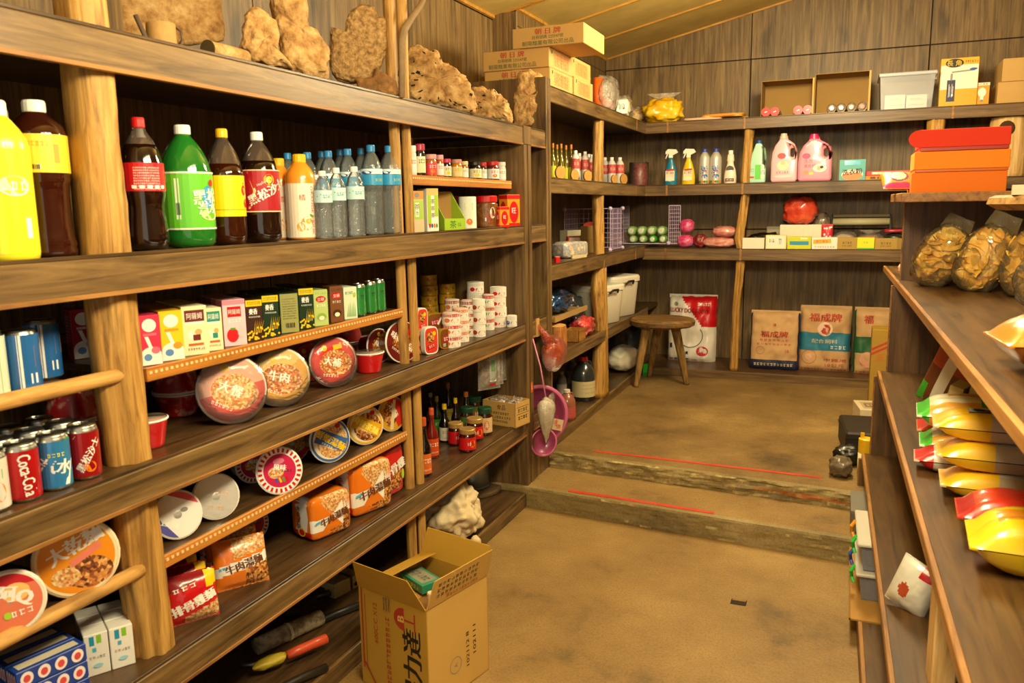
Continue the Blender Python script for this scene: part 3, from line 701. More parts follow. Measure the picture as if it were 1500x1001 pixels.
def l_green(pr,r,a,b):
    h=b-a; c=(a+b)/2; pr.rect(-.045,c+.005,.012,h*.7,M('dfe8d0',.5)); bars(pr,-.045,c-.02,.011,.03)
    pr.disc(.035,c+.01,.018,.028,M('3a9ad8',.4)); pr.disc(.04,c-.035,.030,.015,M('e8f0a0',.4)); pr.rect(0,b-.003,2*PI*r,.004,WH,nx=28); pr.rect(0,a+.003,2*PI*r,.004,WH,nx=28)
    pr.text('黑松',.030,c+.012,.034,WH,.1,bold=.03); pr.text('汽水',.034,c-.018,.028,WH,.1,bold=.03); pr.disc(.048,c+.045,.009,.009,REDM)
LB(237,310,188,364,-1.60,Z2,'soda_bottle','green lemon soda bottle with white cap and lime green label','soda',GSODA,CAPW,(.15,.62,M('62bd2a',.35,coat=.3),l_green))
LB(258,282,196,360,-1.82,Z2,'soda_bottle','soda bottle whose yellow cap just shows behind the green soda bottle','soda',TEAB,CAPY,(.34,.6,YEL,None),fill=.75,clearm=CLRB,kr=1.8)
def l_apple(pr,r,a,b):
    pr.rect(0,a+.018,2*PI*r,.0025,M('b89412',.5),nx=28); pr.disc(.040,(a+b)/2+.015,.010,.014,REDM); pr.disc(.048,(a+b)/2-.02,.010,.012,REDM); pr.rect(.040,(a+b)/2+.034,.006,.005,GRN)
LB(303,357,192,359,-1.60,Z2,'soda_bottle','amber soda bottle with yellow cap and plain yellow label','soda',M('3a1508',.07,coat=1,trans=.3),CAPY,(.25,.60,M('f4cf10',.35,coat=.3),l_apple),fill=.70,clearm=CLRB)
def l_root(pr,r,a,b):
    c=(a+b)/2; h=b-a
    pr.disc(.008,b-h*.24,.016,.016,M('f4a21c',.4)); pr.disc(.008,b-h*.24,.009,.010,M('fbe04a',.4))
    pr.poly([(-.045,a+.004),(.05,c+.012),(.05,c+.002),(-.015,a+.004)],M('f0c84a',.4)); pr.poly([(-.055,b-.002),(-.03,c),(-.05,a+.01),(-.056,a+.01),(-.038,c)],M('e8c890',.4))
    pr.text('黑松沙士',.004,c-.002,.028,WH,.45,bold=.04); pr.text('HeySong',-.012,c+.022,.008,WH,.45)
    for y in (b-.002,a+.002): pr.rect(0,y,2*PI*r,.003,M('e8d8b0',.5),nx=28)
LB(352,409,198,357,-1.60,Z2,'soda_bottle','dark sarsaparilla bottle with white cap and red label in white characters','soda',COLA,CAPW,(.28,.66,M('a51824',.35,coat=.3),l_root),fill=.74,clearm=CLRB)
def l_oran(pr,r,a,b):
    h=b-a; c=(a+b)/2; pr.disc(.004,a+h*.26,.019,.021,M('f08a16',.4)); pr.disc(-.016,a+h*.2,.013,.014,M('f5a838',.4)); pr.disc(.008,a+h*.30,.009,.008,M('f8b448',.4)); pr.disc(.020,a+h*.40,.008,.004,GRN,rot=-.7)
    pr.text('橘',-.008,b-h*.26,.018,M('d8481c',.4)); pr.text('ORANGE DRINK',.024,c,.010,REDM,-PI/2,w=h*.9)
ORL=M('f3e6d2',.35,coat=.3)
LB(419,463,228,351,-1.615,Z2,'juice_bottle','orange juice bottle with yellow cap and white orange-fruit label, front one','drink',ORJ,CAPY,(.03,.66,ORL,l_oran),b=.75)
LB(394,428,232,349,-1.70,Z2,'juice_bottle','orange juice bottle with yellow cap just behind the front orange bottle','drink',ORJ,CAPY,(.03,.66,ORL,l_oran),b=.75,kr=1.1)
def l_wat(pr,r,a,b):
    h=b-a; pr.rect(0,b-h*.18,2*PI*r,h*.3,M('e6f2f6',.4),nx=28); pr.disc(.0,b-h*.25,.022,.006,M('1c4f9a',.4)); scrib(pr,.012,a+h*.3,.03,.010,M('d8d868',.5),4); pr.disc(-.035,b-h*.25,.02,.006,M('1c4f9a',.4))
wlab=(.56,.74,M('2f9ad0',.35,coat=.3),l_wat); GW='large mineral water bottles with blue caps'
bigw=[(530,561,217,347,-1.585,'large water bottle with blue cap and blue label, front row, second from the double post'),
(556,588,219,346,-1.585,'large water bottle with blue cap and blue label right beside the double post'),
(497,526,222,347,-1.66,'large blue-capped water bottle standing behind the rightmost small white-capped bottle'),
(469,498,224,348,-1.66,'large blue-capped water bottle behind the middle small white-capped bottle'),
(438,468,226,349,-1.70,'large blue-capped water bottle just behind the front orange juice bottle'),
(411,438,228,350,-1.78,'large blue-capped water bottle farthest left, behind the two orange juice bottles'),
(461,487,226,346,-1.86,'large blue-capped water bottle in the back row, left of centre'),
(488,513,225,346,-1.86,'large blue-capped water bottle in the back row, centre'),
(519,543,223,345,-1.80,'large blue-capped water bottle in the back row nearest the double post')]
base=None
for x0,x1,yt,yb,X,lb in bigw: LB(x0,x1,yt,yb,X,Z2,'water_bottle',lb,'water',WATER,CAPB,wlab,group=GW)
LB(541,566,217,344,-1.86,Z2,'soy_bottle','dark bottle with black cap hidden among the large water bottles','drink',COLA,BK)
def l_ws(pr,r,a,b):
    for i in range(6): pr.rect(-.03+i*.012,(a+b)/2+.006*math.sin(i*2),.003,.003,M('3a8a4a',.5))
    scrib(pr,.0,(a+b)/2,.025,.012,M('7aa2b8',.5),3)
for x0,x1,yt,yb,lb in ((460,488,251,350,'left'),(481,508,247,349,'middle'),(506,535,246,348,'right')):
    LB(x0,x1,yt,yb,-1.54,Z2,'water_bottle','small white-capped water bottle with pale label, '+lb+' of the three in front','water',WATER,CAPW,(.54,.72,M('b9dbe2',.4),l_ws),group='small white-capped water bottles',kr=.93)
# --- jars on the trimmed half shelf, far bay
def l_jar(bg,fg,dot=None):
    def f(pr,r,a,b):
        c=(a+b)/2; pr.rect(0,c,2.2*r,(b-a)*.9,bg,nx=8); scrib(pr,0,c+(b-a)*.2,1.3*r,(b-a)*.3,fg,3)
        if dot: pr.disc(0,c-(b-a)*.2,.4*r,(b-a)*.16,dot)
    return f
CLJ=clear('jar_glass','f4efe4',.1,.05)
jd=[(599,610,213,257,M('e8e0d0',.4),WH,WH,REDM,None,'white-capped jar with white label at the double post'),
(608,623,211,258,M('2c2218',.15,coat=1),M('b83048',.35),CREAM,DGR,None,'tall dark jar with a dark pink lid and cream label'),
(623,640,226,259,M('b8622a',.15,coat=1),M('e0a0a0',.35),M('e04048',.4),WH,ORG,'fruit jam jar with pale pink lid and red label'),
(639,650,227,260,M('b8622a',.15,coat=1),M('e0a0a0',.35),WH,REDM,None,'slim jar with pale pink lid and white-red label'),
(648,661,233,261,M('2a1628',.15,coat=1),M('c83a5a',.35),CREAM,PURP,YEL,'short dark jar with crimson lid and cream label'),
(661,677,234,262,M('c87a18',.15,coat=1),M('c88a7a',.35),M('f0d088',.4),ORG,None,'orange marmalade jar with copper lid'),
(675,686,236,262,M('b87020',.15,coat=1),M('e0d0a0',.35),WH,ORG,None,'slim orange jar with pale lid'),
(687,705,238,264,M('1c1410',.15,coat=1),M('201814',.35),CREAM,DGR,YEL,'black-lidded dark paste jar'),
(703,713,238,264,M('5a2018',.15,coat=1),M('c82830',.35),WH,REDM,None,'small jar with red lid beside the black-lidded one'),
(713,731,237,265,M('6a3020',.15,coat=1),M('cc2430',.35),WH,REDM,ORG,'wide jar with bright red lid and white label'),
(727,741,238,266,M('d8d4cc',.4),M('e4e0d8',.4),WH,REDM,None,'white canister with small red print at the right end of the jars')]
for x0,x1,yt,yb,bm,cm,bg,fg,dt,lb in jd:
    LB(x0,x1,yt,yb,-1.60,HC,'jam_jar',lb,'jar',bm,cm,(.12,.62,bg,l_jar(bg,fg,dt)),b=.7,cat='jar',capname='lid')
# --- boxes, tins and jars under it
def box_l(x0,x1,yt,yb,X,z,name,label,cat,m,wd=None,dp=None,front=None,side=None,topf=None,b=.5,**kw):
    P,w_,h_=slot(x0,x1,yt,yb,X=X,z=z); rz=kw.pop('rz',None); rz=face(P,b) if rz is None else rz
    return carton(name,label,cat,P,wd or w_,dp or .05,h_,m,front,side,topf,rz,**kw)
def f_tea(pr,w_,h_):
    pr.rect(0,h_*.9,w_,h_*.2,M('e0922a',.5)); pr.rect(0,h_*.55,w_*.96,h_*.45,LIME); pr.rect(-w_*.0,h_*.55,w_*.28,h_*.34,WH); pr.text('茶',0,h_*.62,h_*.12,BK); scrib(pr,0,h_*.46,w_*.2,h_*.1,BK,1); pr.disc(0,h_*.9,w_*.18,h_*.06,GREY); pr.rect(0,h_*.14,w_,h_*.28,M('d8c49a',.5))
def f_tea2(pr,w_,h_):
    pr.rect(0,h_*.92,w_,h_*.16,M('e0c07a',.5)); pr.rect(-w_*.3,h_*.5,w_*.3,h_*.7,LIME); pr.rect(w_*.3,h_*.6,w_*.3,h_*.5,LIME)
    for i in range(3): pr.text('茶',0,h_*(.7-.16*i),h_*.10,BK)
    for i in range(4): pr.disc(-w_*.3+i*w_*.2,h_*.14,w_*.08,h_*.05,[REDM,BLU,ORG,GRN][i])
box_l(600,619,281,341,-1.575,Z2,'tea_box','green and tan tea carton right against the double post','box',M('d8c49a',.5),front=f_tea,side=f_tea,b=.85,dp=.06)
box_l(617,637,279,341,-1.59,Z2,'tea_box','tall tea carton with white and green front, second from the double post','box',WH,front=f_tea2,b=.45,dp=.07)
def trayvf(wd,dp,h0,h1,th=.002):
    g=G(); y0,y1=-dp/2,dp/2
    for s in (-1,1):
        x=s*wd/2; V=[(x,y0,0),(x,y1,0),(x,y1,h1),(x,y0,h0)]; V+=[(x-s*th,b,c) for a,b,c in V]; g.add(V,[(0,1,2,3),(7,6,5,4),(3,2,6,7),(0,3,7,4),(1,5,6,2)],LIME)
    g.box(-wd/2,wd/2,y0,y0+th,0,h0,LIME); g.box(-wd/2,wd/2,y1-th,y1,0,h1,CARD); g.box(-wd/2,wd/2,y0,y1,0,th,CARD); return g
P,w_,h_=slot(637,675,285,341,X=-1.60,z=Z2); t=thing('display_tray','lime green display carton with slanting cut sides and brown inside','box',P,face(P,.55))
trayvf(w_*.9,.12,h_*.30,h_).obj('carton_body',t); pr=Pr(); pr.text('茶',-.008,h_*.15,h_*.18,DGR); scrib(pr,.022,h_*.15,.018,h_*.12,DGR,2); pr.build('front_print',t,on_front(-.06))
def f_gcan(pr,r,h):
    band(pr,r,h*.05,h*.95,WH); pr.rect(.018,h*.55,.02,h*.7,LIME); pr.rect(-.012,h*.7,.035,h*.22,DGR); scrib(pr,-.012,h*.7,.03,h*.14,WH,3); pr.disc(-.01,h*.22,.014,h*.1,ORG)
P,w_,h_=slot(672,698,292,338,X=-1.60,z=Z2); can('oat_canister','white and green canister of powder in the far bay',P,h_,w_/2,f_gcan,WH,face(P,.6),cat='canister',top=WH,squat=True)
LB(654,674,290,336,-1.80,Z2,'nut_jar','red-lidded jar half hidden behind the lime display carton','jar',BRN,REDM,(.3,.7,GRN,None),cat='jar',kr=1.2,capname='lid')
def l_nut(pr,r,a,b): pr.disc(.0,(a+b)/2-.012,.016,.024,REDM); pr.disc(.014,(a+b)/2+.01,.014,.026,WH); pr.text('原味',.014,(a+b)/2,.014,REDM); pr.rect(-.02,(a+b)/2-.02,.006,.016,WH)
LB(697,729,289,335,-1.58,Z2,'nut_jar','big clear jar of nuts with a bright red screw lid','jar',mottled('nuts',('4a2a12','7a4a20','a06a30'),60,.3,.6,50,.6),REDM,(.05,.75,mottled('nuts2',('4a2a12','7a4a20','a06a30'),60,.3,.3,50,.8),l_nut),cat='jar',b=.75,capname='lid')
def f_ww(pr,w_,h_):
    pr.rect(0,h_*.5,w_*.94,h_*.94,M('e8941c',.4)); pr.disc(0,h_*.45,w_*.36,h_*.34,REDM); pr.text('旺',0,h_*.5,h_*.18,WH); pr.rect(0,h_*.92,w_,h_*.12,REDM); pr.rect(0,h_*.06,w_,h_*.1,REDM)
box_l(735,758,288,334,-1.545,Z2,'gift_box','orange and red snack box with a red oval badge, taller of the two','box',ORG,front=f_ww,side=f_ww,b=.35,wd=.085,dp=.06)
box_l(727,744,304,334,-1.515,Z2,'gift_box','small orange and red snack box standing in front of the taller one','box',ORG,front=f_ww,side=f_ww,b=.35,wd=.06,dp=.035)
# --- packets in the narrow bay
def zn(*cs):
    return lambda u,v,s: cs[min(len(cs)-1,int(v*len(cs)))]
def snackpile(x0,x1,yt,yb,z,n,cols,lab,txt):
    for i in range(n):
        P,w_,h_=slot(x0,x1,yt,yb,X=-1.59,z=z); hh=h_/n
        bag('snack_packet',lab[i],(P.x,3.995,z+.006+i*hh*.98),.17,.16,hh*1.15,cols[0],lambda u,v,s,i=i:cols[1] if (u+v*.6+i*.3)%.8<.3 else (cols[2] if (v+u)%.9<.12 else None),None,seed=i+3,rot=(-PI/2+.05*i,0,PI/2+.1*(i%2)),group=txt)
snackpile(773,801,292,331,Z2,4,(M('f0dc80',.3,coat=.5),M('e8b830',.3,coat=.5),M('d8c8a0',.3)),['pale yellow snack packet, %s of the pile in the narrow bay'%s for s in ('bottom one','second from the bottom','second from the top','topmost one')],'yellow packets in the narrow bay')
snackpile(776,803,438,472,Z3,4,(M('5cb028',.3,coat=.5),M('e8ecd8',.3,coat=.5),REDM),['green and white packet, %s of the pile in the narrow bay'%s for s in ('bottom one','second from the bottom','second from the top','topmost one')],'green packets in the narrow bay')
# --- drink cartons on the middle half shelf
def f_milk(c1,c2,kind=0,t='奶'):
    def f(pr,w_,h_):
        pr.rect(0,h_*.5,w_*.98,h_*.98,c1)
        if kind==0:
            pr.disc(0,h_*.80,w_*.32,h_*.13,WH); pr.disc(0,h_*.20,w_*.5*.95,h_*.17,WH); pr.rect(0,h_*.10,w_*.96,h_*.17,WH); pr.poly([(-w_*.25,h_*.58),(-w_*.08,h_*.58),(w_*.16,h_*.26),(-.0,h_*.26)],WH); pr.rect(0,h_*.62,w_*.6,h_*.05,c2); pr.disc(w_*.22,h_*.30,w_*.2,h_*.07,c2); pr.disc(-w_*.15,h_*.17,w_*.18,h_*.07,M('5a8ac8',.4))
        elif kind==1:
            pr.rect(-w_*.0,h_*.80,w_*.78,h_*.24,c2); pr.text(t,0,h_*.80,h_*.12,WH,w=w_*.62); pr.rect(0,h_*.66,w_*.78,h_*.05,WH); pr.disc(-w_*.2,h_*.42,w_*.10,h_*.09,WH); pr.disc(w_*.12,h_*.47,w_*.14,h_*.06,M('d8a868',.5)); pr.rect(w_*.05,h_*.36,w_*.3,h_*.12,c2); pr.rect(0,h_*.22,w_*.6,h_*.05,M('c85a28',.5)); scrib(pr,0,h_*.13,w_*.7,h_*.05,c2,7)
        elif kind==2:
            pr.rect(0,h_*.94,w_*.98,h_*.10,M('d8889c',.4)); pr.rect(.0,h_*.74,w_*.6,h_*.22,REDM); pr.text(t,0,h_*.74,h_*.10,WH,w=w_*.52); scrib(pr,0,h_*.55,w_*.6,h_*.08,WH,4); pr.disc(-w_*.12,h_*.24,w_*.26,h_*.15,M('d8242c',.3,coat=.5)); pr.disc(w_*.26,h_*.3,w_*.16,h_*.13,M('f4c0c4',.4)); pr.rect(-w_*.1,h_*.38,w_*.22,h_*.04,GRN)
        elif kind==3:
            pr.rect(0,h_*.92,w_*.98,h_*.15,YEL); scrib(pr,0,h_*.92,w_*.8,h_*.08,c2,8); pr.text(t,-w_*.06,h_*.72,h_*.13,WH,w=w_*.5,bold=.05); scrib(pr,-.0,h_*.59,w_*.7,h_*.04,WH,8)
            for i in range(22):
                a=random.Random(i*3+1).random(); b2=random.Random(i*5+2).random(); pr.disc((a-.5)*w_*.9,h_*(.04+.38*b2*(.4+a*.6)),w_*.07,h_*.025,YEL,8)
            for i in range(5): pr.poly([((-.1+i*.1)*w_,h_*.2),((-.06+i*.1)*w_,h_*.2),((.05+i*.13)*w_,h_*.52)],YEL)
        elif kind==4:
            pr.disc(0,h_*.74,w_*.36,h_*.09,REDM); pr.text(t,0,h_*.74,h_*.09,WH,w=w_*.5); scrib(pr,0,h_*.90,w_*.8,h_*.06,c2,5); scrib(pr,0,h_*.57,w_*.7,h_*.07,WH,4); pr.disc(0,h_*.26,w_*.34,h_*.10,c2); pr.disc(0,h_*.22,w_*.2,h_*.06,M('f0e8c8',.4))
    return f
def f_side(c,tx=M('e8e4d8',.5)):
    def f(pr,w_,h_): pr.rect(0,h_*.5,w_*.9,h_*.96,c); [scrib(pr,0,h_*(.85-.06*i),w_*.7,h_*.03,tx,9,seed=i) for i in range(9)]; bars(pr,0,h_*.2,w_*.5,h_*.12)
    return f
OLIVE=M('8a8a4a',.5); LGR=M('b8cc7a',.4,coat=.2); CHOC=M('7a4a2c',.4,coat=.2); BG=M('15301c',.4,coat=.3); BB=M('3a1c12',.4,coat=.3)
crt=[(200,232,462,536,M('d83a5a',.4,coat=.2),f_milk(M('d8304e',.4,coat=.2),M('e86a82',.4)),f_side(M('c0283f',.4)),'pink and white milk drink carton nearest the front post'),
(231,265,457,530,M('f0b81c',.4,coat=.2),f_milk(M('f6c81c',.4,coat=.2),M('e8962a',.4)),f_side(M('e89a1c',.4)),'yellow and white milk drink carton, second from the near post'),
(264,301,452,524,CREAM,f_milk(CREAM,M('6a2420',.45),1,'阿薩姆'),f_side(M('d8c898',.5)),'cream milk-tea carton with maroon lettering block'),
(297,322,446,509,CREAM,f_milk(CREAM,M('1f8a7a',.45),1,'阿薩姆'),f_side(M('d8c898',.5)),'cream milk-tea carton with teal lettering block'),
(323,357,437,505,M('e8b4c0',.4,coat=.2),f_milk(M('f0c6d0',.4,coat=.2),PNK,2,'阿薩姆'),f_side(M('b86a80',.4)),'pale pink strawberry milk carton with a big strawberry'),
(356,381,427,488,BB,f_milk(BB,M('6a3014',.4),3,'麥香'),f_side(OLIVE,BK),'dark brown tea carton with yellow blossom print'),
(380,405,422,484,BG,f_milk(BG,DGR,3,'麥香'),f_side(OLIVE,BK),'dark green tea carton with yellow blossoms, left one'),
(405,435,421,480,BG,f_side(M('9a9a5a',.5),BK),f_side(M('9a9a5a',.5),BK),'tea carton turned to show its olive text side'),
(434,457,420,480,BG,f_milk(BG,DGR,3,'麥香'),f_side(M('9a9a5a',.5),BK),'dark green tea carton with yellow blossoms, right one'),
(454,477,417,470,LGR,f_milk(LGR,M('8ab04a',.4),4,'立頓'),f_side(LGR,WH),'light green milk-tea carton with a red oval badge'),
(478,499,413,466,CHOC,f_milk(CHOC,M('4a2814',.4),4,'立頓'),f_side(CHOC,WH),'chocolate brown milk-tea carton with a red oval badge'),
(498,520,415,462,M('dce8c8',.4),None,f_side(M('b8c8a0',.4),WH),'white carton with green asparagus spears')]
for i,(x0,x1,yt,yb,m,ff,sf,lb) in enumerate(crt):
    P,w_,h_=slot(x0,x1,yt,yb,X=-1.59,z=HA)
    if ff is None:
        def ff(pr,w_,h_):
            for k in range(7): pr.poly([((-.3+k*.1)*w_,h_*.08),((-.24+k*.1)*w_,h_*.08),((-.15+k*.08)*w_,h_*(.5+.06*(k%3)))],GRN)
            scrib(pr,-w_*.1,h_*.82,w_*.6,h_*.09,DGR,4); pr.disc(w_*.3,h_*.75,w_*.1,h_*.08,LIME)
    b=.62 if i<9 else .5
    t=carton('drink_carton',lb,'carton',P,w_*.97,.042,h_,m,ff,sf,None,face(P,b),bev=.001)
    if i==7: t.rotation_euler.z=face(P,.62)
    rows=5 if i<9 else 4
    for k in range(1,rows):
        n_=Vector((-math.sin(-t.rotation_euler.z)*-1,math.cos(t.rotation_euler.z),0)); n_=Vector((-math.sin(t.rotation_euler.z),math.cos(t.rotation_euler.z),0))
        q=P+n_*.0445*k
        if q.x>-2.08: dup(t,q,('second','third','fourth','fifth')[k-1]+'-row carton behind the '+lb,group='drink cartons in rows')
def f_grn(pr,r,h):
    band(pr,r,h*.06,h*.9,M('2f8a3c',.3,.3)); pr.rect(.0,h*.45,.022,h*.7,M('dfeee0',.35)); pr.poly([(-.02,h*.1),(.005,h*.1),(.0,h*.5)],GRN); pr.poly([(-.005,h*.1),(.02,h*.1),(.014,h*.45)],LIME); pr.text('竹',.003,h*.62,.014,BK); pr.rect(-.035,h*.4,.016,h*.5,LIME)
for x0,x1,yt,yb,lb in ((517,535,409,456,'left'),(533,551,409,456,'middle'),(547,564,409,456,'right')):
    P,w_,h_=slot(x0,x1,yt,yb,X=-1.59,z=HA); can('drink_can','slim green and silver drink can, %s one of three by the double post'%lb,P,h_,w_/2*1.02,f_grn,rz=face(P,.6),group='slim green cans by the double post')
# --- noodle bowls
def vcam(P,b,e):
    a=b*math.atan2(-P.y,-P.x); return Vector((math.cos(a)*math.cos(e),math.sin(a)*math.cos(e),math.sin(e)))
def NB(cx,cy,pxr,X,zfl,b,e,H,bm,art,label,roll=0,**kw):
    P=PX(cx,cy,X); k=mpp(P); return bowl('noodle_bowl',label,P,vcam(P,b,e),pxr*k,H,bm,art,roll,zfl,**kw)
def art1(c1,c2,food,txt,tm,small=None,ang=0,stripe=None):
    def f(pr,R):
        pr.disc(0,0,R,R,c1,36)
        pr.disc(0,0,R,R,c2,26,ang,ang+PI)
        pr.disc(.10*R,-.05*R,R*.72,R*.55,food,28)
        if stripe: pr.rect(0,0,R*1.7,R*.42,stripe,ang+.2)
        pr.text(txt,-.04*R,.02*R,R*.34,tm,ang*.3-.35,bold=.05)
        scrib(pr,-.2*R,-.55*R,R*.7,R*.13,WH,6,-.2)
        if small is not None: pr.rect(.25*R,.62*R,R*.4,R*.2,small,.1)
        pr.disc(-.35*R,.62*R,R*.13,R*.13,YEL)
    return f
RB=M('a8161c',.3,coat=.4); RBD=mottled('red_bowl_print',('8a1016','a0161c','b81e20','d8b0a0'),30,.3,.05,40,.4)
NB(341,587,50,-1.575,Z3,.80,.22,.085,RBD,art1(M('d84438',.3,coat=.4),M('e8a890',.3,coat=.4),FOODY,'大餐',WH,None,.5),'big noodle bowl tilted forward with red and cream lid, nearest the near post',roll=-.3,film=True,rim=M('e8d8c8',.3))
NB(411,565,43,-1.575,Z3,.80,.20,.085,M('b8a04a',.3,coat=.4),art1(M('e0a238',.3,coat=.4),M('e8c070',.3,coat=.4),FOODR,'牛肉',WH,None,.9),'big noodle bowl tilted forward with golden yellow lid and beef picture',roll=-.2,film=True,rim=M('e8d8b0',.3))
NB(489,542,37,-1.575,Z3,.55,.18,.085,RBD,art1(M('c82c28',.3,coat=.4),M('d8342c',.3,coat=.4),FOODR,'大補',WH,YEL,.2),'red-lidded noodle bowl leaning in front of another red lid',film=True,rim=M('e0c8b8',.3))
NB(455,526,29,-1.70,Z3,.5,.15,.075,RBD,art1(M('c83028',.3,coat=.4),M('d83a30',.3,coat=.4),FOODB,'麵',WH,YEL,.2),'red-lidded noodle bowl tucked behind the leaning red one',rim=M('b82820',.3))
NB(590,509,31,-1.57,Z3,.35,.10,.075,M('6a1c14',.3,coat=.4),art1(M('6e1c16',.3,coat=.4),M('7a241c',.3,coat=.4),FOODB,'味味一品',WH,REDM,.6,None),'maroon-lidded noodle bowl with white rim right of the double post',roll=-.5)
NB(556,499,25,-1.66,Z3,.25,.10,.075,M('6a1c14',.3,coat=.4),art1(M('6e1c16',.3,coat=.4),M('7a241c',.3,coat=.4),FOODB,'味味',WH,None,.6),'maroon-lidded noodle bowl with white rim half hidden behind its twin',roll=-.5)
def upb(cx,yb,pxr,X,z,label,H=.075,flip=False,bm=RBD,film=False,group=None,dz=0,lid=True):
    P=PX(cx,yb-10,X); k=mpp(P); R=pxr*k; P=Vector((P.x,P.y,z+dz+(0 if flip else H)))
    return bowl('noodle_bowl',label,P,(0,0,-1) if flip else (0,0,1),R,H,bm,None,0,None,group,lidm=clear('lid_clear','e8d8c0',.35,.1) if lid else FOIL,film=film)
upb(541,555,23,-1.60,Z3,'bright red noodle bowl standing upright with clear lid over noodles',bm=M('c8181c',.3,coat=.5)); upb(216,640,30,-1.62,Z3,'bright red noodle bowl standing upright beside the near post',bm=M('c01a1c',.3,coat=.5))
for cx,yb,r,X,lb in ((262,606,35,-1.80,'behind the near red and cream lid'),(330,590,33,-1.86,'in the back row beside the cream lid'),(398,566,30,-1.90,'in the back row behind the golden lid'),(509,516,24,-1.82,'behind the upright red bowl')):
    a=upb(cx,yb,r,X,Z3,'upright dark red noodle bowl, '+lb,.07); P=a.location
    R=r*mpp(PX(cx,yb-10,X)); bowl('noodle_bowl','upside-down dark red noodle bowl on another, '+lb,(P.x,P.y,Z3+.0715),(0,0,-1),R,.07,RBD,None,0,None)
def artS(cmid,txt,tm,food,st=REDM):
    def f(pr,R):
        pr.disc(0,0,R,R,WH,36)
        for i in range(26):
            a=2*PI*i/26; pr.poly([(R*.80*math.cos(a),R*.80*math.sin(a)),(R*.98*math.cos(a),R*.98*math.sin(a)),(R*.98*math.cos(a+.12),R*.98*math.sin(a+.12)),(R*.80*math.cos(a+.12),R*.80*math.sin(a+.12))],st)
        pr.disc(0,0,R*.74,R*.74,cmid,30); pr.disc(.0,R*.42,R*.26,R*.13,M('d87a94',.4)); pr.disc(-.18*R,-.06*R,R*.36,R*.26,food); pr.text(txt,.02*R,.14*R,R*.26,WH,-.25,bold=.05); scrib(pr,.3*R,-.06*R,R*.5,R*.12,BK,4,-.2)
        for i in range(4): pr.rect((-.2+i*.16)*R,-.42*R,R*.09,R*.22,[BLU,YEL,GRN,REDM][i],.3)
    return f
def artB(c1,food,txt,tm,c3):
    def f(pr,R):
        pr.disc(0,0,R,R,c1,36); pr.disc(0,0,R*.9,R*.9,M('e8dcc0',.4),34); pr.disc(.1*R,-.1*R,R*.80,R*.75,food,30)
        pr.poly([(-R*.86,.05*R),(-R*.5,.66*R),(R*.92,-.10*R),(R*.62,-.66*R)],c1); pr.text(txt,.02*R,-.0*R,R*.36,tm,-.62,bold=.06); pr.disc(R*.45,R*.62,R*.15,R*.12,REDM); scrib(pr,-.1*R,-.28*R,R*.9,R*.10,WH,7,-.62)
    return f
NB(260,752,36,-1.60,HB,.62,.30,.075,M('e8e4dc',.35),lambda pr,R:(pr.disc(0,0,R,R,M('efe9e2',.35,coat=.4),36),pr.disc(0,0,R*.98,R*.98,M('d8505a',.4),20,.3,1.9),pr.disc(0,0,R*.98,R*.98,M('4a4a9a',.4),20,2.9,4.6),pr.text('拉麵',-.35*R,-.3*R,R*.34,WH,-.5,bold=.05),pr.disc(.3*R,.15*R,R*.16,R*.10,GREY)),'white, red and violet lidded noodle bowl nearest the post on the lower trimmed shelf')
NB(316,721,34,-1.60,HB,.70,.32,.075,WH,lambda pr,R:(pr.disc(0,0,R,R,M('e4e2dc',.22,.45,bump=.5,bs=30),36),scrib(pr,.3*R,.1*R,R*.7,R*.3,M('e8b8a8',.4),3,-.4),scrib(pr,-.1*R,-.5*R,R*.8,R*.2,M('d8a890',.4),5,-.3)),'noodle bowl with shiny plain white foil lid')
NB(410,696,35,-1.565,HB,.62,.22,.075,WH,artS(M('c81c50',.35,coat=.4),'風味',WH,FOODY),'noodle bowl with crimson lid and red-white striped rim, in front')
NB(372,697,28,-1.71,HB,.45,.18,.075,WH,artS(M('c81c50',.35,coat=.4),'風味',WH,FOODY),'striped-rim crimson noodle bowl behind its front twin on the lower trimmed shelf')
NB(428,667,29,-1.73,HB,.5,.25,.07,RBD,art1(M('c8242c',.35,coat=.4),M('b81c28',.35,coat=.4),FOODY,'麵',WH,None,.6),'noodle bowl with red and food-picture lid peeking between striped and blue bowls')
NB(484,650,33,-1.60,HB,.48,.14,.085,M('141a2a',.25,coat=.5),artB(M('3566a8',.35,coat=.4),FOODY,'鮮蝦湯麵',YEL,BLU),'noodle bowl with blue lid and yellow characters')
NB(536,634,29,-1.60,HB,.55,.14,.08,M('c89a20',.3,coat=.5),artB(M('e8ae1c',.35,coat=.4),FOODB,'肉骨茶麵',M('f8e860',.4),YEL),'noodle bowl with bright yellow lid')
NB(575,613,26,-1.60,HB,.35,.10,.085,M('8a1c18',.3,coat=.5),lambda pr,R:(pr.disc(0,0,R,R,M('e0a81c',.35,coat=.4),36),pr.disc(0,0,R*.93,R*.93,M('d8301f',.35,coat=.4),30,-1.2,1.94),pr.disc(-.2*R,0,R*.5,R*.75,FOODB,28),pr.text('泡麵',.1*R,.2*R,R*.4,WH,-1.2,bold=.05),pr.poly([(-.3*R,-.9*R),(-.05*R,-.95*R),(.35*R,.8*R),(.15*R,.85*R)],M('f0dca8',.4))),'noodle bowl with red and yellow lid leaning at the double post')
NB(462,790,24,-1.90,Z4,.4,.2,.07,WH,None,'noodle bowl lying in shadow at the back of the bottom shelf') if False else None
P=PX(366,783,-1.70)
NB(370,780,26,-1.80,Z4,.55,.25,.075,WH,artS(M('c81c50',.35,coat=.4),'風味',WH,FOODY),'striped-rim crimson noodle bowl on the bottom shelf behind the orange packet')
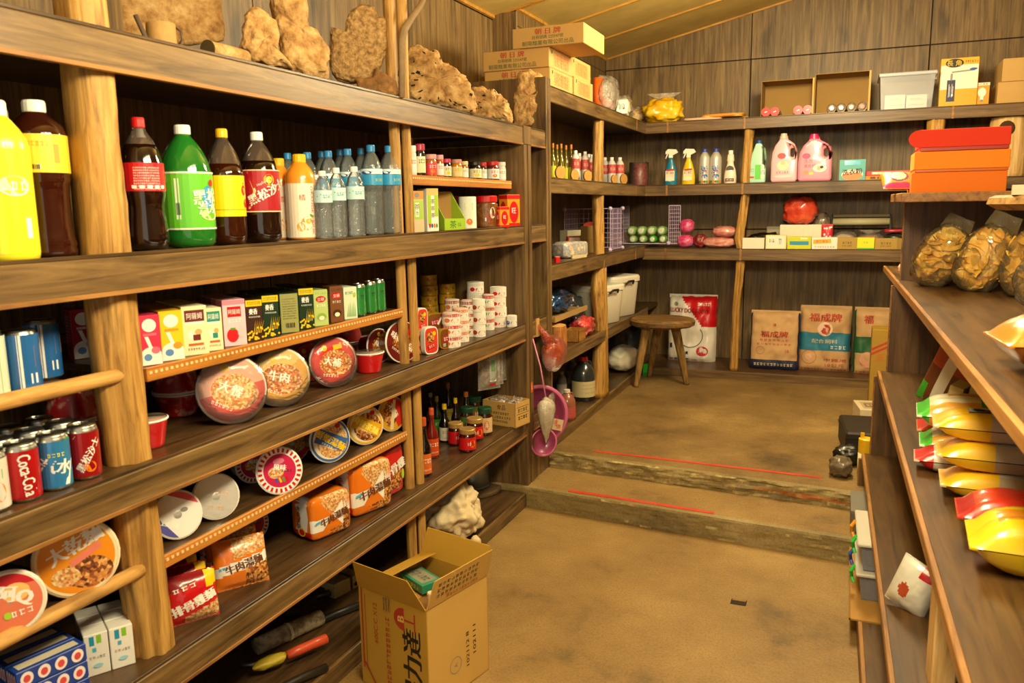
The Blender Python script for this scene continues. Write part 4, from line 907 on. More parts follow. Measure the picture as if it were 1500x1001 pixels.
# bay left of the near post
NB(114,832,58,-1.575,.700,.88,.16,.085,M('e89a2a',.3,coat=.4),lambda pr,R:(pr.disc(0,0,R,R,M('f2dcb0',.35),40),pr.disc(0,0,R*.93,R*.93,M('e8901c',.3,coat=.5),40),pr.disc(.25*R,-.42*R,R*.6,R*.42,FOODB,30),pr.disc(-.3*R,-.45*R,R*.35,R*.25,FOODY,24),pr.text('大乾麵',-.02*R,.36*R,R*.42,WH,.42,bold=.06),pr.rect(.22*R,.06*R,R*.85,R*.17,M('e07a68',.4),.5)),'large noodle bowl with round orange lid left of the near post',rim=M('f0dcb8',.35))
NB(16,896,48,-1.56,.700,.88,.16,.085,M('e8d8c0',.3,coat=.4),lambda pr,R:(pr.disc(0,0,R,R,M('f2e4d0',.35),40),pr.disc(0,0,R*.93,R*.93,M('e07858',.3,coat=.5),40),pr.disc(0,0,R*.93,R*.93,M('c82830',.3,coat=.5),30,.6,2.6),pr.disc(.2*R,.3*R,R*.4,R*.3,M('f0c070',.4)),pr.text('Q',.42*R,.06*R,R*.52,WH,-.2,bold=.08),pr.text('阿',-.05*R,.3*R,R*.5,WH,-.2,bold=.06),scrib(pr,.3*R,-.38*R,R*.7,R*.22,WH,3,.1),pr.disc(-.1*R,-.4*R,R*.12,R*.12,LIME)),'large noodle bowl with coral red lid and white letter Q at the left edge',rim=M('f4e4d4',.35))
# --- cans left of the near post
def f_coke(pr,r,h): band(pr,r,h*.07,h*.9,M('c0181c',.28,.35,.4)); pr.text('Coca-Cola',.004,h*.48,.030,WH,-PI/2+.1,w=h*.72,bold=.02)
def f_spr(pr,r,h):
    band(pr,r,h*.07,h*.9,M('3a8ed0',.28,.35,.4)); pr.rect(.028,h*.5,.018,h*.84,M('4ab848',.3,.3)); pr.text('汽水',-.002,h*.46,.030,WH,-.15,bold=.04); scrib(pr,.0,h*.66,.035,.010,M('e8e468',.4),4); pr.poly([(.012,h*.1),(.022,h*.1),(.036,h*.55)],WH)
def f_rb(pr,r,h):
    band(pr,r,h*.07,h*.9,M('a8181c',.28,.35,.4)); pr.text('黑松沙士',.004,h*.48,.018,WH,1.0,bold=.04); pr.disc(.006,h*.26,.012,.012,ORG); pr.poly([(-.025,h*.8),(-.02,h*.85),(.03,h*.72),(.03,h*.66)],WH)
def f_wc(pr,r,h): band(pr,r,h*.07,h*.9,M('e8e4d8',.3,.2,.4)); pr.disc(.01,h*.35,.014,.02,ORG); pr.rect(.01,h*.65,.02,.02,GRN)
CR=.033
cans=[(33,742,650,f_coke,'red cola can in the front row at the left edge'),(79,722,635,f_spr,'blue and green soda can in the front row'),(123,708,622,f_rb,'dark red sarsaparilla can in the front row nearest the post'),(-14,764,668,f_wc,'white can cut off by the left edge of the front row')]
back=[]
for cx,yb,yt,fn,lb in cans:
    P,_,h_=slot(cx-22,cx+22,yt,yb,X=-1.565,z=Z3); t=can('drink_can',lb,P,.122,CR,fn,rz=face(P,.75)); back.append((t,P,lb))
for t,P,lb in back:
    for k,s in ((1,'second-row'),(2,'third-row')): dup(t,(P.x-.072*k,P.y+.004*k,Z3),'%s can behind the %s'%(s,lb),group='drink cans left of the near post')
def f_cof(pr,r,h): band(pr,r,h*.05,h*.95,M('2a6ab0',.3,.2,.4)); pr.rect(-.006,h*.5,.008,h*.9,WH); pr.rect(-.030,h*.42,.032,h*.5,M('8a5a34',.4)); pr.rect(.034,h*.6,.024,h*.34,M('b07a4a',.4)); pr.rect(.018,h*.25,.014,h*.16,WH)
for x0,x1,yt,yb,X,lb in ((5,58,487,581,-1.60,'blue and brown coffee can in front above the dowel rail'),(48,80,478,566,-1.69,'blue and brown coffee can behind, nearer the post'),(-45,9,500,604,-1.59,'coffee can cut off by the left edge above the dowel rail')):
    P,w_,h_=slot(x0,x1,yt,yb,X=X,z=HA); can('coffee_can',lb,P,h_*.98,.036,f_cof if 'edge' not in lb else (lambda pr,r,h:(band(pr,r,h*.05,h*.95,M('dfe8d0',.3,.2)),pr.rect(.03,h*.5,.02,h*.8,GRN))),rz=face(P,.8))
P,w_,h_=slot(103,136,457,530,X=-1.84,z=HA); carton('drink_carton','red drink carton in shadow just left of the near post','carton',P,w_,.05,h_,M('a8182c',.4,coat=.2),f_milk(M('a8182c',.4),M('d8b0b0',.4),0),f_side(M('8a1424',.4)),None,face(P,.6))
a=upb(108,622,40,-1.80,Z3,'dark red noodle bowl behind the drink cans, upright one',.075); bowl('noodle_bowl','dark red noodle bowl upside down behind the drink cans',(a.location.x,a.location.y,Z3+.0765),(0,0,-1),40*mpp(PX(108,612,-1.80)),.075,RBD,None)
# --- bottom shelf, near bay: boxes of milk and toothpaste-like blue packs
def f_wm(pr,w_,h_): pr.rect(-w_*.18,h_*.84,w_*.2,h_*.22,M('1f9ac0',.4)); pr.rect(w_*.12,h_*.86,w_*.2,h_*.2,M('8ac830',.4)); pr.rect(-w_*.1,h_*.62,w_*.16,h_*.1,SKY); scrib(pr,0,h_*.44,w_*.7,h_*.07,GREY,5); pr.disc(0,h_*.24,w_*.2,h_*.05,M('a8d8ec',.4))
P,w_,h_=slot(158,194,900,978,X=-1.60,z=Z4)
t=carton('milk_carton','white carton with blue and green squares, in front nearest the post','carton',P,.052,.05,.105,WHS,f_wm,None,None,face(P,.8))
d=Vector((-math.sin(t.rotation_euler.z),math.cos(t.rotation_euler.z),0)); s=Vector((-d.y,d.x,0))*1
for i,j in ((0,1),(1,0),(1,1),(0,2),(1,2)): dup(t,P+d*.053*i*0+d*.053*j+s*.055*i,'white carton with blue and green squares packed %s'%(('behind the front one' if i==0 else 'left of the front one')+(', %s row'%('front','second','third')[j])),group='white cartons by the near post')
BLB=M('1c3f98',.35,coat=.3); PKR=M('d84a4a',.4)
def f_blue(pr,w_,h_):
    for i in range(4): pr.disc(-w_*.36+i*w_*.24,h_*.5,w_*.09,h_*.38,M('f0e4e0',.4)); pr.disc(-w_*.36+i*w_*.24,h_*.48,w_*.05,h_*.22,PKR)
def t_blue(pr,w_,d_):
    pr.rect(0,0,w_*.86,d_*.55,M('c8bfa8',.5))
P0=PX(72,985,-1.60); rz=face(P0,.35)
ex=Vector((math.cos(rz),math.sin(rz),0)); ey=Vector((-math.sin(rz),math.cos(rz),0))
Pb=Vector((-1.60,1.13,Z4))
t=None
for k in range(3):
    for j in range(4):
        q=Pb+ey*.048*j+Vector((0,0,.042*k)); lb='blue box with red and white dots, %s, %s row'%(('bottom layer','middle layer','top layer')[k],('front','second','third','back')[j])
        if t is None: t=carton('candy_box',lb,'box',q,.15,.046,.040,BLB,f_blue,f_blue,t_blue,rz,'blue dotted boxes stacked by the near post')
        else: dup(t,q,lb)
# --- noodle packets on the bottom shelf
def zorange(u,v,s):
    a=v-.18*(u-.5)
    if .36<a<.56: return WHS
    if u>.55 and a<=.36: return FOODB
    if a>.62 and u>.35: return FOODY
    return None
def zred(u,v,s):
    a=v-.3*(u-.5)
    if a<.2 and u>.3: return FOODY
    if u>.75 and a>.55: return YEL
    if a>.8: return M('8a1a1c',.3,coat=.5)
    return None
OB=M('e87a1a',.28,coat=.6,bump=.35,bs=24); RBG=M('c8161c',.28,coat=.6,bump=.35,bs=24)
P,w_,h_=slot(318,392,790,874,X=-1.60,z=Z4)
f_or=lambda pr,w_,h_: (pr.text('牛肉湯麵',.005,h_*.46,h_*.17,BRN,.18,bold=.06),pr.rect(-w_*.38,h_*.44,w_*.12,h_*.05,SKY,.2))
t=bag('noodle_packet','orange beef noodle packet standing in front on the bottom shelf',P,w_*1.02,h_*.84,.05,OB,zorange,f_or,rz=face(P,.72),tilt=-.25,seed=2)
for k,s in ((1,'second'),(2,'third')): dup(t,P+Vector((-.055*k,.030*k,0)),'orange beef noodle packet standing %s in the row behind the front one'%s,rz=None)
for o in [o for o in C.objects if o.get('label','').startswith('orange beef noodle packet standing') and o is not t]: o.rotation_euler=t.rotation_euler
P,w_,h_=slot(246,318,830,912,X=-1.585,z=Z4)
f_rd=lambda pr,w_,h_: (pr.text('排骨雞麵',0,h_*.40,h_*.2,WH,.28,bold=.07),scrib(pr,-w_*.15,h_*.74,w_*.5,h_*.1,WH,3,.15))
t=bag('noodle_packet','red pork-rib noodle packet standing in front beside the near post',P,w_*1.0,h_*.86,.05,RBG,zred,f_rd,rz=face(P,.72),tilt=-.2,seed=5)
for k,s in ((1,'second'),(2,'third')):
    o=dup(t,P+Vector((-.056*k,.026*k,0)),'red pork-rib noodle packet standing %s in the row beside the near post'%s); o.rotation_euler=t.rotation_euler
def multipack(name,label,P,wd,dp,H,m,zones,front,endm,endf,rz):
    """shrink-wrapped block of noodle packets: rounded block with printed front and end"""
    t=thing(name,label,'packet',P,rz); V=[];F=[];fm=[];ms=[m]; n=20
    bmv,bmf=blobvf(1,1,1,3,0,1,4,False)
    V=[]
    for v in bmv:
        c=Vector((v[0]*2,v[1]*2,(v[2]-.5)*2)); q=Vector([math.copysign(abs(a)**.28,a) for a in c]); e=1+.035*nz(c,4,7)
        V.append((q.x*wd/2*e,q.y*dp/2*e,max(0,(q.z*.5+.5)*H*(1+.02*nz(c,5,2)))))
    for f in bmf:
        c=sum((Vector(V[i]) for i in f),Vector())/3; mm=None
        if c.y<-dp*.38: mm=zones(c.x/wd+.5,c.z/H,-1)
        elif c.x<-wd*.40: mm=endm(c.y/dp+.5,c.z/H)
        if mm is not None and mm not in ms: ms.append(mm)
        fm.append(ms.index(mm) if mm is not None else 0)
    ob('wrapper',mesh('wrapper',V,bmf,ms,fm,True),t)
    pr=Pr(); front(pr,wd,H); pr.build('front_print',t,on_front(-dp/2*1.02),.002); pr=Pr(); endf(pr,dp,H); pr.build('end_print',t,lambda u,v,e:(-wd/2*1.02-e,-u,v),.002); return t
def endor(u,v): return REDM if v<.2 else (WHS if .3<u<.55 and v>.25 else None)
ef=lambda pr,d_,h_:(pr.text('牛肉湯麵',-d_*.06,h_*.52,h_*.12,BK,vert=True),pr.disc(d_*.05,h_*.2,d_*.16,h_*.1,YEL),pr.disc(d_*.05,h_*.2,d_*.12,h_*.07,REDM))
P,w_,h_=slot(446,494,700,770,X=-1.62,z=Z4); multipack('noodle_multipack','orange noodle multipack, smaller left one, end turned to the aisle',P,.17,.12,h_*.92,OB,zorange,f_or,endor,ef,face(P,.3))
P,w_,h_=slot(496,571,688,772,X=-1.60,z=Z4); P.y-=.0; multipack('noodle_multipack','orange beef noodle multipack in the middle with white banner',P,.19,.11,h_*.90,OB,zorange,f_or,endor,ef,face(P,.3))
P,w_,h_=slot(562,602,667,742,X=-1.62,z=Z4); multipack('noodle_multipack','red noodle multipack against the double post',(P.x,2.572,Z4),.14,.11,h_*.98,RBG,lambda u,v,s:FOODB if (u-.6)**2+(v-.35)**2<.06 else (M('8a1014',.3,coat=.5) if v>.85 else None),lambda pr,w_,h_:(pr.text('排骨雞',.0,h_*.55,h_*.2,WH,.25,bold=.07),pr.disc(w_*.38,h_*.38,w_*.06,h_*.1,LIME)),lambda u,v:None,lambda pr,d_,h_:None,face(P,.1))
# --- tins in the far bay, third shelf
GOLDC=M('c8961c',.3,.4,.3)
def f_gold(pr,r,h): band(pr,r,h*.08,h*.92,M('d0a01c',.35,.2,.3)); pr.disc(.0,h*.4,.016,h*.26,M('8a5a1c',.4)); pr.disc(.02,h*.62,.010,h*.16,M('3a7a4a',.4)); pr.rect(-.022,h*.6,.012,h*.3,M('c8382c',.4))
def stackcans(cx,pxw,yts,X,z,hcan,fn,side,lab,group,top=None,rzb=.6,squat=True):
    P=PX(cx,480,X); k=mpp(P); t=None; r=pxw*k/2
    for i in range(yts):
        lb=lab%(('bottom','second','third','fourth','top')[i] if yts>1 else 'single')
        q=Vector((P.x+.002*(i%2),P.y+.0015*((i*3)%2),z+i*hcan))
        if t is None: t=can('food_tin',lb,q,hcan-.0005,r,fn,side,face(q,rzb),group,'tin',top,squat)
        else: dup(t,q,lb)
stackcans(630,25,5,-1.95,Z3,.052,f_gold,GOLDC,'golden tin, %s one in the taller stack at the back of the far bay','golden tins',GOLDC)
stackcans(656,24,4,-1.90,Z3,.052,f_gold,GOLDC,'golden tin, %s one in the shorter stack at the back of the far bay','golden tins',GOLDC)
stackcans(617,23,2,-1.80,Z3,.062,lambda pr,r,h:(band(pr,r,h*.08,h*.92,M('a89420',.35,.2,.3)),pr.rect(.016,h*.5,.016,h*.4,WH),bars(pr,.016,h*.5,.014,h*.34)),GOLDC,'olive yellow tin with barcode, %s one of two near the post','golden tins',M('8a8a86',.3,.8))
def f_white(acc,dk):
    def f(pr,r,h): band(pr,r,h*.06,h*.94,M('f0ece0',.35,coat=.2)); pr.rect(0,h*.80,2*PI*r,h*.26,acc,nx=26); pr.disc(.0,h*.36,.018,h*.2,dk); scrib(pr,.0,h*.78,.03,h*.16,WH,4); pr.disc(-.034,h*.4,.012,h*.18,dk)
    return f
OR2=M('e07a3a',.4,coat=.2); BEAN=M('a83a24',.4)
tl=[(661,27,3,-1.55,.050,f_white(REDM,OR2),'white tin with red band, %s one of the stack nearest the oval tins',REDM),
(675,24,3,-1.575,.050,f_white(OR2,OR2),'white tin with orange band, %s one of its stack',OR2),
(687,24,3,-1.61,.056,f_white(BEAN,BEAN),'white tin with maroon band and bean picture, %s one of the front stack',BEAN),
(702,19,3,-1.555,.058,f_white(WH,BEAN),'plain white tin with bean picture, %s one of its stack',WH),
(716,17,3,-1.60,.058,f_white(REDM,GRN),'white and red tin with green patch, %s one of its stack',REDM),
(663,22,3,-1.70,.056,f_white(BEAN,OR2),'white tin with dark red band, %s one of a stack in the second row',BEAN),
(697,25,4,-1.71,.056,f_white(M('d8d0c0',.4),REDM),'white tin with pale rim, %s one of the tall rear stack',M('d8d4cc',.4)),
(730,24,4,-1.595,.050,f_white(M('f0e8dc',.4),REDM),'white tin with red strawberry mark, %s one of the tall stack at the far end',M('e4dccf',.4)),
(750,15,1,-1.528,.058,f_white(M('e4e0dc',.4),BLU),'white and blue tin standing alone, %s one at the far end of the tins',M('c8c4bc',.3,.6))]
for cx,pw,n_,X,hc,fn,lb,tp in tl: stackcans(cx,pw,n_,X,Z3,hc,fn,M('e8e4d8',.35),lb,'white food tins in the far bay',tp)
def oval_tin(label,P,wd,H,th,face_m,rim_m,fn,rz):
    t=thing('oval_tin',label,'tin',P,rz); n=28; V=[];F=[]
    def sup(a,s): c,sn=math.cos(a),math.sin(a); return (math.copysign(abs(c)**.45,c)*wd/2*s,math.copysign(abs(sn)**.45,sn)*H/2*s+H/2)
    for y,s in ((-th/2,.90),(-th/2-.001,.97),(-th/2+.002,1.0),(th/2-.002,1.0),(th/2,.96)):
        for i in range(n): x,z=sup(2*PI*i/n,s); V.append((x,y,z))
    for k in range(4):
        for i in range(n): j=(i+1)%n; F.append((k*n+i,k*n+j,(k+1)*n+j,(k+1)*n+i))
    F.append(tuple(range(n))[::-1]); F.append(tuple(4*n+i for i in range(n)))
    lo=min(v[2] for v in V); V=[(x,y,z-lo) for x,y,z in V]
    ob('body',mesh('body',V,F,[rim_m,face_m],[0]*(4*n)+[1,1],False),t); pr=Pr(); fn(pr,wd,H); pr.build('lid_print',t,on_front(-th/2+.0002),.0005); return t
def f_sard(pr,w_,h_): pr.disc(-w_*.05,h_*.62,w_*.28,h_*.2,FOODB); pr.rect(-w_*.05,h_*.28,w_*.5,h_*.16,REDM,.3); scrib(pr,0,h_*.3,w_*.4,h_*.1,WH,3,.3); pr.disc(w_*.2,h_*.75,w_*.12,h_*.08,YEL)
def f_brn(pr,w_,h_): pr.rect(-w_*.05,h_*.5,w_*.5,h_*.3,M('b8283a',.4),.1); scrib(pr,-w_*.05,h_*.5,w_*.4,h_*.2,WH,3,.1); pr.rect(w_*.22,h_*.55,w_*.1,h_*.45,WH,-.6); pr.rect(-w_*.2,h_*.2,w_*.16,h_*.14,WH); bars(pr,-w_*.2,h_*.2,w_*.14,h_*.1)
RR=M('d84030',.35,coat=.3); BR2=M('7a4a1c',.35,coat=.3)
for x0,x1,yt,yb,X,zz,fm_,rm,fn,lb in ((608,624,443,482,-1.60,.085,RR,WH,f_sard,'red and white oval fish tin, upper one by the double post'),(618,640,482,523,-1.56,0,RR,WH,f_sard,'white-rimmed oval fish tin standing in front by the double post'),(607,626,484,522,-1.60,0,M('d8a070',.4),GOLD,f_sard,'oval fish tin behind the white-rimmed one by the double post'),(622,649,459,487,-1.62,.070,BR2,GOLD,f_brn,'gold and brown oval eel tin, upper one'),(640,666,487,517,-1.56,0,BR2,GOLD,f_brn,'gold and brown oval eel tin, lower one in front')):
    P,w_,h_=slot(x0,x1,yt,yb,X=X,z=Z3+zz); oval_tin(lb,P,w_*1.15,h_ if zz==0 else h_*.95,.028,fm_,rm,fn,face(P,.4))
# --- sauces on the bottom shelf, far bay
DK=M('150c0a',.1,coat=1); 
def l_sc(bg,fg):
    return lambda pr,r,a,b:(scrib(pr,0,(a+b)/2+(b-a)*.15,1.6*r,(b-a)*.25,fg,4),scrib(pr,0,a+(b-a)*.2,1.4*r,(b-a)*.08,fg,8))
sd=[(610,630,568,657,-1.57,DK,M('c8541c',.4),M('d8682a',.4),WH,'dark sauce bottle with orange foil neck and orange label, front left'),
(622,641,561,636,-1.66,M('7a1c12',.12,coat=1),M('d85a2a',.4),M('d8501c',.4),WH,'red chilli sauce bottle with orange label'),
(642,659,560,617,-1.72,DK,YEL,M('d8d0b8',.4),BRN,'soy sauce bottle with yellow cap, left of the pair'),
(660,674,560,616,-1.72,DK,YEL,M('d8d4c4',.4),GREY,'soy sauce bottle with yellow cap, right of the pair'),
(650,663,549,612,-1.84,DK,M('c87a3a',.4),M('c8b24a',.4),BRN,'tall soy sauce bottle with brown cap behind the yellow-capped pair'),
(674,691,554,606,-1.74,DK,M('b86a2c',.4),M('c87a4a',.4),YEL,'broad dark sauce bottle with brown cap and tan label'),
(633,646,556,612,-1.82,M('2a3a18',.12,coat=1),M('d8c040',.4),GRN,WH,'green-label sauce bottle with yellow cap at the back'),
(624,637,556,600,-1.95,M('4a2a1c',.12,coat=1),WH,M('d8b8a8',.4),REDM,'small white-capped bottle at the back of the sauces')]
for x0,x1,yt,yb,X,bm,cm,lm,fg,lb in sd: LB(x0,x1,yt,yb,X,Z4,'sauce_bottle',lb,'sauce',bm,cm,(.06,.40,lm,l_sc(lm,fg)),b=.7)
TAN=M('b89254',.35,.3); DKG=M('1f4a30',.35,.2)
sj=[(656,679,616,649,-1.65,TAN,REDM,'chilli paste jar with tan lid, left of the three'),(672,697,623,657,-1.555,TAN,REDM,'chilli paste jar with tan lid, frontmost of the three'),(683,708,616,649,-1.60,TAN,REDM,'chilli paste jar with tan lid, right of the three'),
(674,695,602,640,-1.69,DKG,M('4a6a2a',.4),'paste jar with dark green lid behind the tan-lidded jars'),(687,706,595,634,-1.73,DKG,M('4a6a2a',.4),'paste jar with dark green lid, rearmost'),(700,721,600,641,-1.59,DKG,M('d8b888',.4),'paste jar with dark green lid and food-picture label beside the carton tray')]
for x0,x1,yt,yb,X,cm,lm,lb in sj: LB(x0,x1,yt,yb,X,Z4,'paste_jar',lb,'jar',M('3a120c',.12,coat=1),cm,(.12,.66,lm,lambda pr,r,a,b:(pr.disc(.012,(a+b)/2,.014,(b-a)*.3,YEL),pr.disc(-.004,(a+b)/2,.012,(b-a)*.3,REDM),scrib(pr,-.004,(a+b)/2,.02,(b-a)*.3,WH,2))),cat='jar',b=.7,capname='lid')
def opentray(g,wd,dp,H,m,th=.003):
    for s in (-1,1): g.box(s*wd/2-(th if s>0 else 0),s*wd/2+(0 if s>0 else th),-dp/2,dp/2,0,H,m); g.box(-wd/2,wd/2,s*dp/2-(th if s>0 else 0),s*dp/2+(0 if s>0 else th),0,H,m)
    g.box(-wd/2,wd/2,-dp/2,dp/2,0,th,m); return g
P=Vector((-1.575,3.70,Z4)); t=thing('carton_tray','low open cardboard tray with printed side holding clear candy bags','box',P,-.2); opentray(G(),.20,.135,.125,M('c29a54',.75,var=.08,bs=12)).obj('tray_body',t)
pr=Pr(); pr.text('食品',.015,.098,.024,BK); scrib(pr,0,.066,.13,.014,BK,9); scrib(pr,0,.045,.15,.014,BK,10); scrib(pr,.01,.025,.09,.012,BK,8); pr.build('front_print',t,on_front(-.0675)); pr=Pr(); pr.rect(0,.065,.11,.002,BK); pr.rect(0,.1,.11,.002,BK); scrib(pr,0,.083,.09,.02,BK,4); scrib(pr,0,.045,.09,.02,BK,4); pr.build('end_print',t,on_side(.10))
CBAG=clear('clear_bag','fff4e4',.16,.12,.9,40)
for i,(x,y) in enumerate(((-.052,-.022),(.045,-.037),(-.042,.03),(.055,.012))):
    crumple('candy_bag','clear crinkled candy bag in the cardboard tray, %s'%('front left','front right','rear left','rear right')[i],(P.x+x,P.y+y,Z4+.004),.082,.052,.13,CBAG,seed=i+3,inner=M('d8b8a0',.5),amp=.3)
for i in range(3):
    P=PX(716+i*5,538,-1.60-.02*i); t=bag('dried_packet','clear packet of dried food hanging under the third shelf, %s'%('front one','middle one','rear one')[i],(P.x,P.y,.675),.13,.195,.03,clear('packet_film','f4efe2',.25,.1,.5,30),None,lambda pr,w_,h_:(pr.rect(w_*.12,h_*.55,w_*.3,h_*.7,M('e4ecd8',.5)),pr.text('香菇',w_*.12,h_*.6,h_*.13,GRN,vert=True),pr.rect(w_*.1,h_*.12,w_*.3,h_*.06,REDM)),rz=face(P,.5),seed=i,group='dried food packets hanging under the shelf')
    part('contents',t,[(lambda V,F:([(x,y,z+.01) for x,y,z in V],F))(*blobvf(.11,.02,.13,i,.2,3,3))][0],mottled('dried_shroom',('3a2010','7a5030','d8c0a0'),40,.7,.8,50),True)
    g=G(); g.tube([(0,0,.19),(0,0,.207)],.0025,M('8a8a86',.3,.8),6); g.obj('hook',t)
P=PX(771,602,-1.498); t=thing('price_tag','small orange price tag pinned to the divider edge','tag',(XF+.007,3.85,.60)); g=G(); g.box(0,.002,-.012,.012,0,.055,M('e0651c',.5)); g.obj('card',t); pr=Pr(); scrib(pr,0,.028,.016,.03,WH,2); pr.build('print',t,on_side(.002))
# ================================================================ weathered wood and stones on top of the left shelving
DRW=mottled('driftwood_pale',('6e4c26','a87e48','c8a066','d8b880'),22,.85,.9,70,0,8,.008); DRB=mottled('driftwood_brown',('4a3018','8a6030','b88a50'),12,.85,.9,60,0,8,.008); PIT=M('2a1a0c',.95)
COR=mottled('coral_bark',('6a4c2c','a88350','c8a46c'),60,.9,1.0,90,0,6,.01)
def drift(name,label,cat,foot,pts,X,th,m,z=ZT,**kw):
    P=PX(foot[0],foot[1],X); P.z=z; return silh(name,label,P,outl(pts,P),th,m,cat,rz=tocam(P),**kw)
drift('bark_slab','wide pale cork bark slab leaning on the wall behind the wooden mug','wood piece',(245,60),[(158,-40),(330,-40),(328,60),(240,75),(160,60)],-2.09,.04,DRW,seed=1,amp=.01,fr=14)
drift('driftwood','small gnarled driftwood piece with grooves beside the lying log','wood piece',(395,97),[(357,80),(362,55),(366,30),(376,18),(395,22),(407,38),(412,62),(408,75),(420,88),(430,99),(400,100),(366,96)],-1.60,.09,DRW,seed=3,amp=.016,fr=26,pit=.012)
drift('driftwood','tall blocky pale driftwood with a notch on its right side','wood piece',(445,112),[(402,-25),(453,-25),(457,21),(455,45),(471,49),(481,72),(482,114),(440,113),(418,104),(413,48),(405,19)],-1.62,.11,DRW,seed=5,amp=.014,fr=26,pit=.008)
drift('coral_fan','grey-brown fan-shaped coral chunk with a rough face','stone',(530,122),[(486,104),(491,45),(510,53),(515,29),(534,12),(553,16),(558,29),(573,32),(571,53),(570,75),(561,99),(547,116),(521,124),(497,120)],-1.66,.07,COR,seed=7,amp=.006,fr=60)
drift('wood_chip','low splintered brown wood chip at the foot of the coral fan','wood piece',(558,139),[(523,117),(547,115),(553,101),(569,112),(582,118),(586,141),(553,140),(528,136)],-1.585,.05,DRB,seed=9,amp=.006,fr=30)
drift('driftwood','large pale sponge-holed driftwood boulder right of the roof posts','wood piece',(640,160),[(603,77),(617,73),(646,83),(651,96),(673,107),(689,125),(697,149),(695,170),(657,166),(625,160),(590,152),(584,110)],-1.64,.16,DRW,seed=11,amp=.016,fr=30,pit=.022,pitm=PIT)
drift('driftwood','low blocky driftwood chunk with a dark left side','wood piece',(718,175),[(690,131),(710,130),(734,141),(745,155),(752,172),(750,184),(710,178),(694,172)],-1.62,.12,DRW,seed=13,amp=.014,fr=34,pit=.016,pitm=PIT)
drift('driftwood','tall hollow grey and brown driftwood in the narrow end bay','wood piece',(776,188),[(760,111),(778,108),(792,113),(798,125),(798,156),(793,190),(770,189),(754,186),(753,140),(760,128)],-1.60,.10,DRW,seed=15,amp=.014,fr=20,pit=.02,pitm=mottled('driftwood_grey',('8a8468','c8bc94'),20,.9,.6,60))
g=G(); P=PX(775,95,-1.66); g.box(-1.69,-1.64,P.y-.03,P.y+.03,ZT,P.z+.06,PINE,.004); g.obj('post_stub',LS)
P=PX(237,60,-1.62); P.z=ZT; k=mpp(P); t=thing('wooden_mug','carved pale wooden mug with a stick and wire handle','mug',P,tocam(P))
part('cup',t,lathevf([(.030,0),(.034,.005),(.036,.03),(.035,.07),(.034,.075),(.029,.075),(.028,.03)],20),M('b08a52',.8,var=.2,bump=.4,bs=40),True)
g=G(); g.tube([(-.055,-.03,.085),(-.035,-.035,.03),(-.025,-.036,.0)],[.006,.006,.005],M('5a4a3c',.8),8); g.obj('stick',t,True); g=G(); g.tube([(.03,0,.07),(.046,0,.06),(.048,0,.04),(.036,0,.022)],.0025,M('4a4038',.5,.6),6); g.obj('wire_handle',t,True)
A=PX(303,55,-1.60); B=PX(358,68,-1.60); t=thing('log_figure','short pale log lying on stub feet with a dark sawn end','wood piece',Vector((A.x,A.y,ZT)))
d=B-A; L=d.length; g=G(); g.tube([(0,0,.034),(0,L*.5,.034),(0,L,.034)],[.024,.024,.022],DRW,14); g.obj('log',t,True); g=G(); g.tube([(0,-.002,.034),(0,.001,.034)],.025,M('4a3a18',.85,var=.3,bs=60),16); g.obj('sawn_end',t)
for yy in (.02,L-.02): g=G(); g.tube([(0,yy,0),(0,yy,.015)],.008,DRW,8); g.obj('foot',t)
t=thing('branch','slender bent grey branch leaning up beside the roof posts','branch',(0,0,0)); g=G(); pts=[PX(x,y,-1.50) for x,y in ((588,128),(589,60),(592,44),(602,28),(616,8),(627,-16))]; pts[0].z=ZT; g.tube(pts,[.010,.013,.014,.012,.011,.010],M('8a7250',.8,var=.25,bump=.4,bs=50),10); g.obj('limb',t,True)
P=PX(101,22,-1.60); t=thing('iron_hook','small dark iron hook standing on top of the shelving near the left edge','hook',Vector((P.x,P.y,ZT))); g=G(); g.tube([(0,.02,0),(0,.0,.012),(.0,.004,.06)],.005,M('3a2418',.6,.5),8); g.tube([(0,0,.012),(0,-.02,.002)],.005,M('3a2418',.6,.5),8); g.obj('hook_iron',t,True)
# ================================================================ cardboard boxes on the corner shelf
def cbox(name,label,x0,x1,y0,y1,z0,z1,front=None,side=None,m=CARD2,rz=0,cat='box'):
    t=thing(name,label,cat,((x0+x1)/2,(y0+y1)/2,z0),rz); w_,d_,h_=x1-x0,y1-y0,z1-z0
    g=G(); g.box(-w_/2,w_/2,-d_/2,d_/2,0,h_,m,.003); g.obj('body',t); g=G(); g.box(-.025,.025,-d_/2-.0004,d_/2+.0004,h_-.03,h_+.0006,M('c8a468',.35)); g.obj('tape',t)
    if front: pr=Pr(); front(pr,w_,h_); pr.build('front_print',t,on_front(-d_/2),.0006)
    if side: pr=Pr(); side(pr,d_,h_); pr.build('side_print',t,on_side(w_/2),.0006)
    return t
INKR=M('b8382a',.7); INKG=M('3a5a3a',.7); INKO=M('c86a34',.7)
def f_asahi(off=0):
    def f(pr,w_,h_): pr.text('朝 日 牌',off,h_*.76,h_*.28,INKR,w=w_*.36,bold=.03); pr.text('註冊號碼 225547號',off,h_*.48,h_*.17,INKG,w=w_*.44); pr.text('朝陽麵業有限公司出品',off,h_*.2,h_*.22,INKG,w=w_*.72)
    return f
def s_tab(pr,w_,h_):
    for i in range(5): pr.rect(0,h_*(.18+.16*i),w_*.62,.0022,INKO)
    for i in range(5): pr.rect(-w_*.31+w_*.155*i,h_*.5,.0022,h_*.64,INKO)
    for i in range(4): scrib(pr,0,h_*(.26+.16*i),w_*.56,h_*.09,INKO,8,seed=i)
    pr.rect(-w_*.4,h_*.8,w_*.03,h_*.16,INKG)
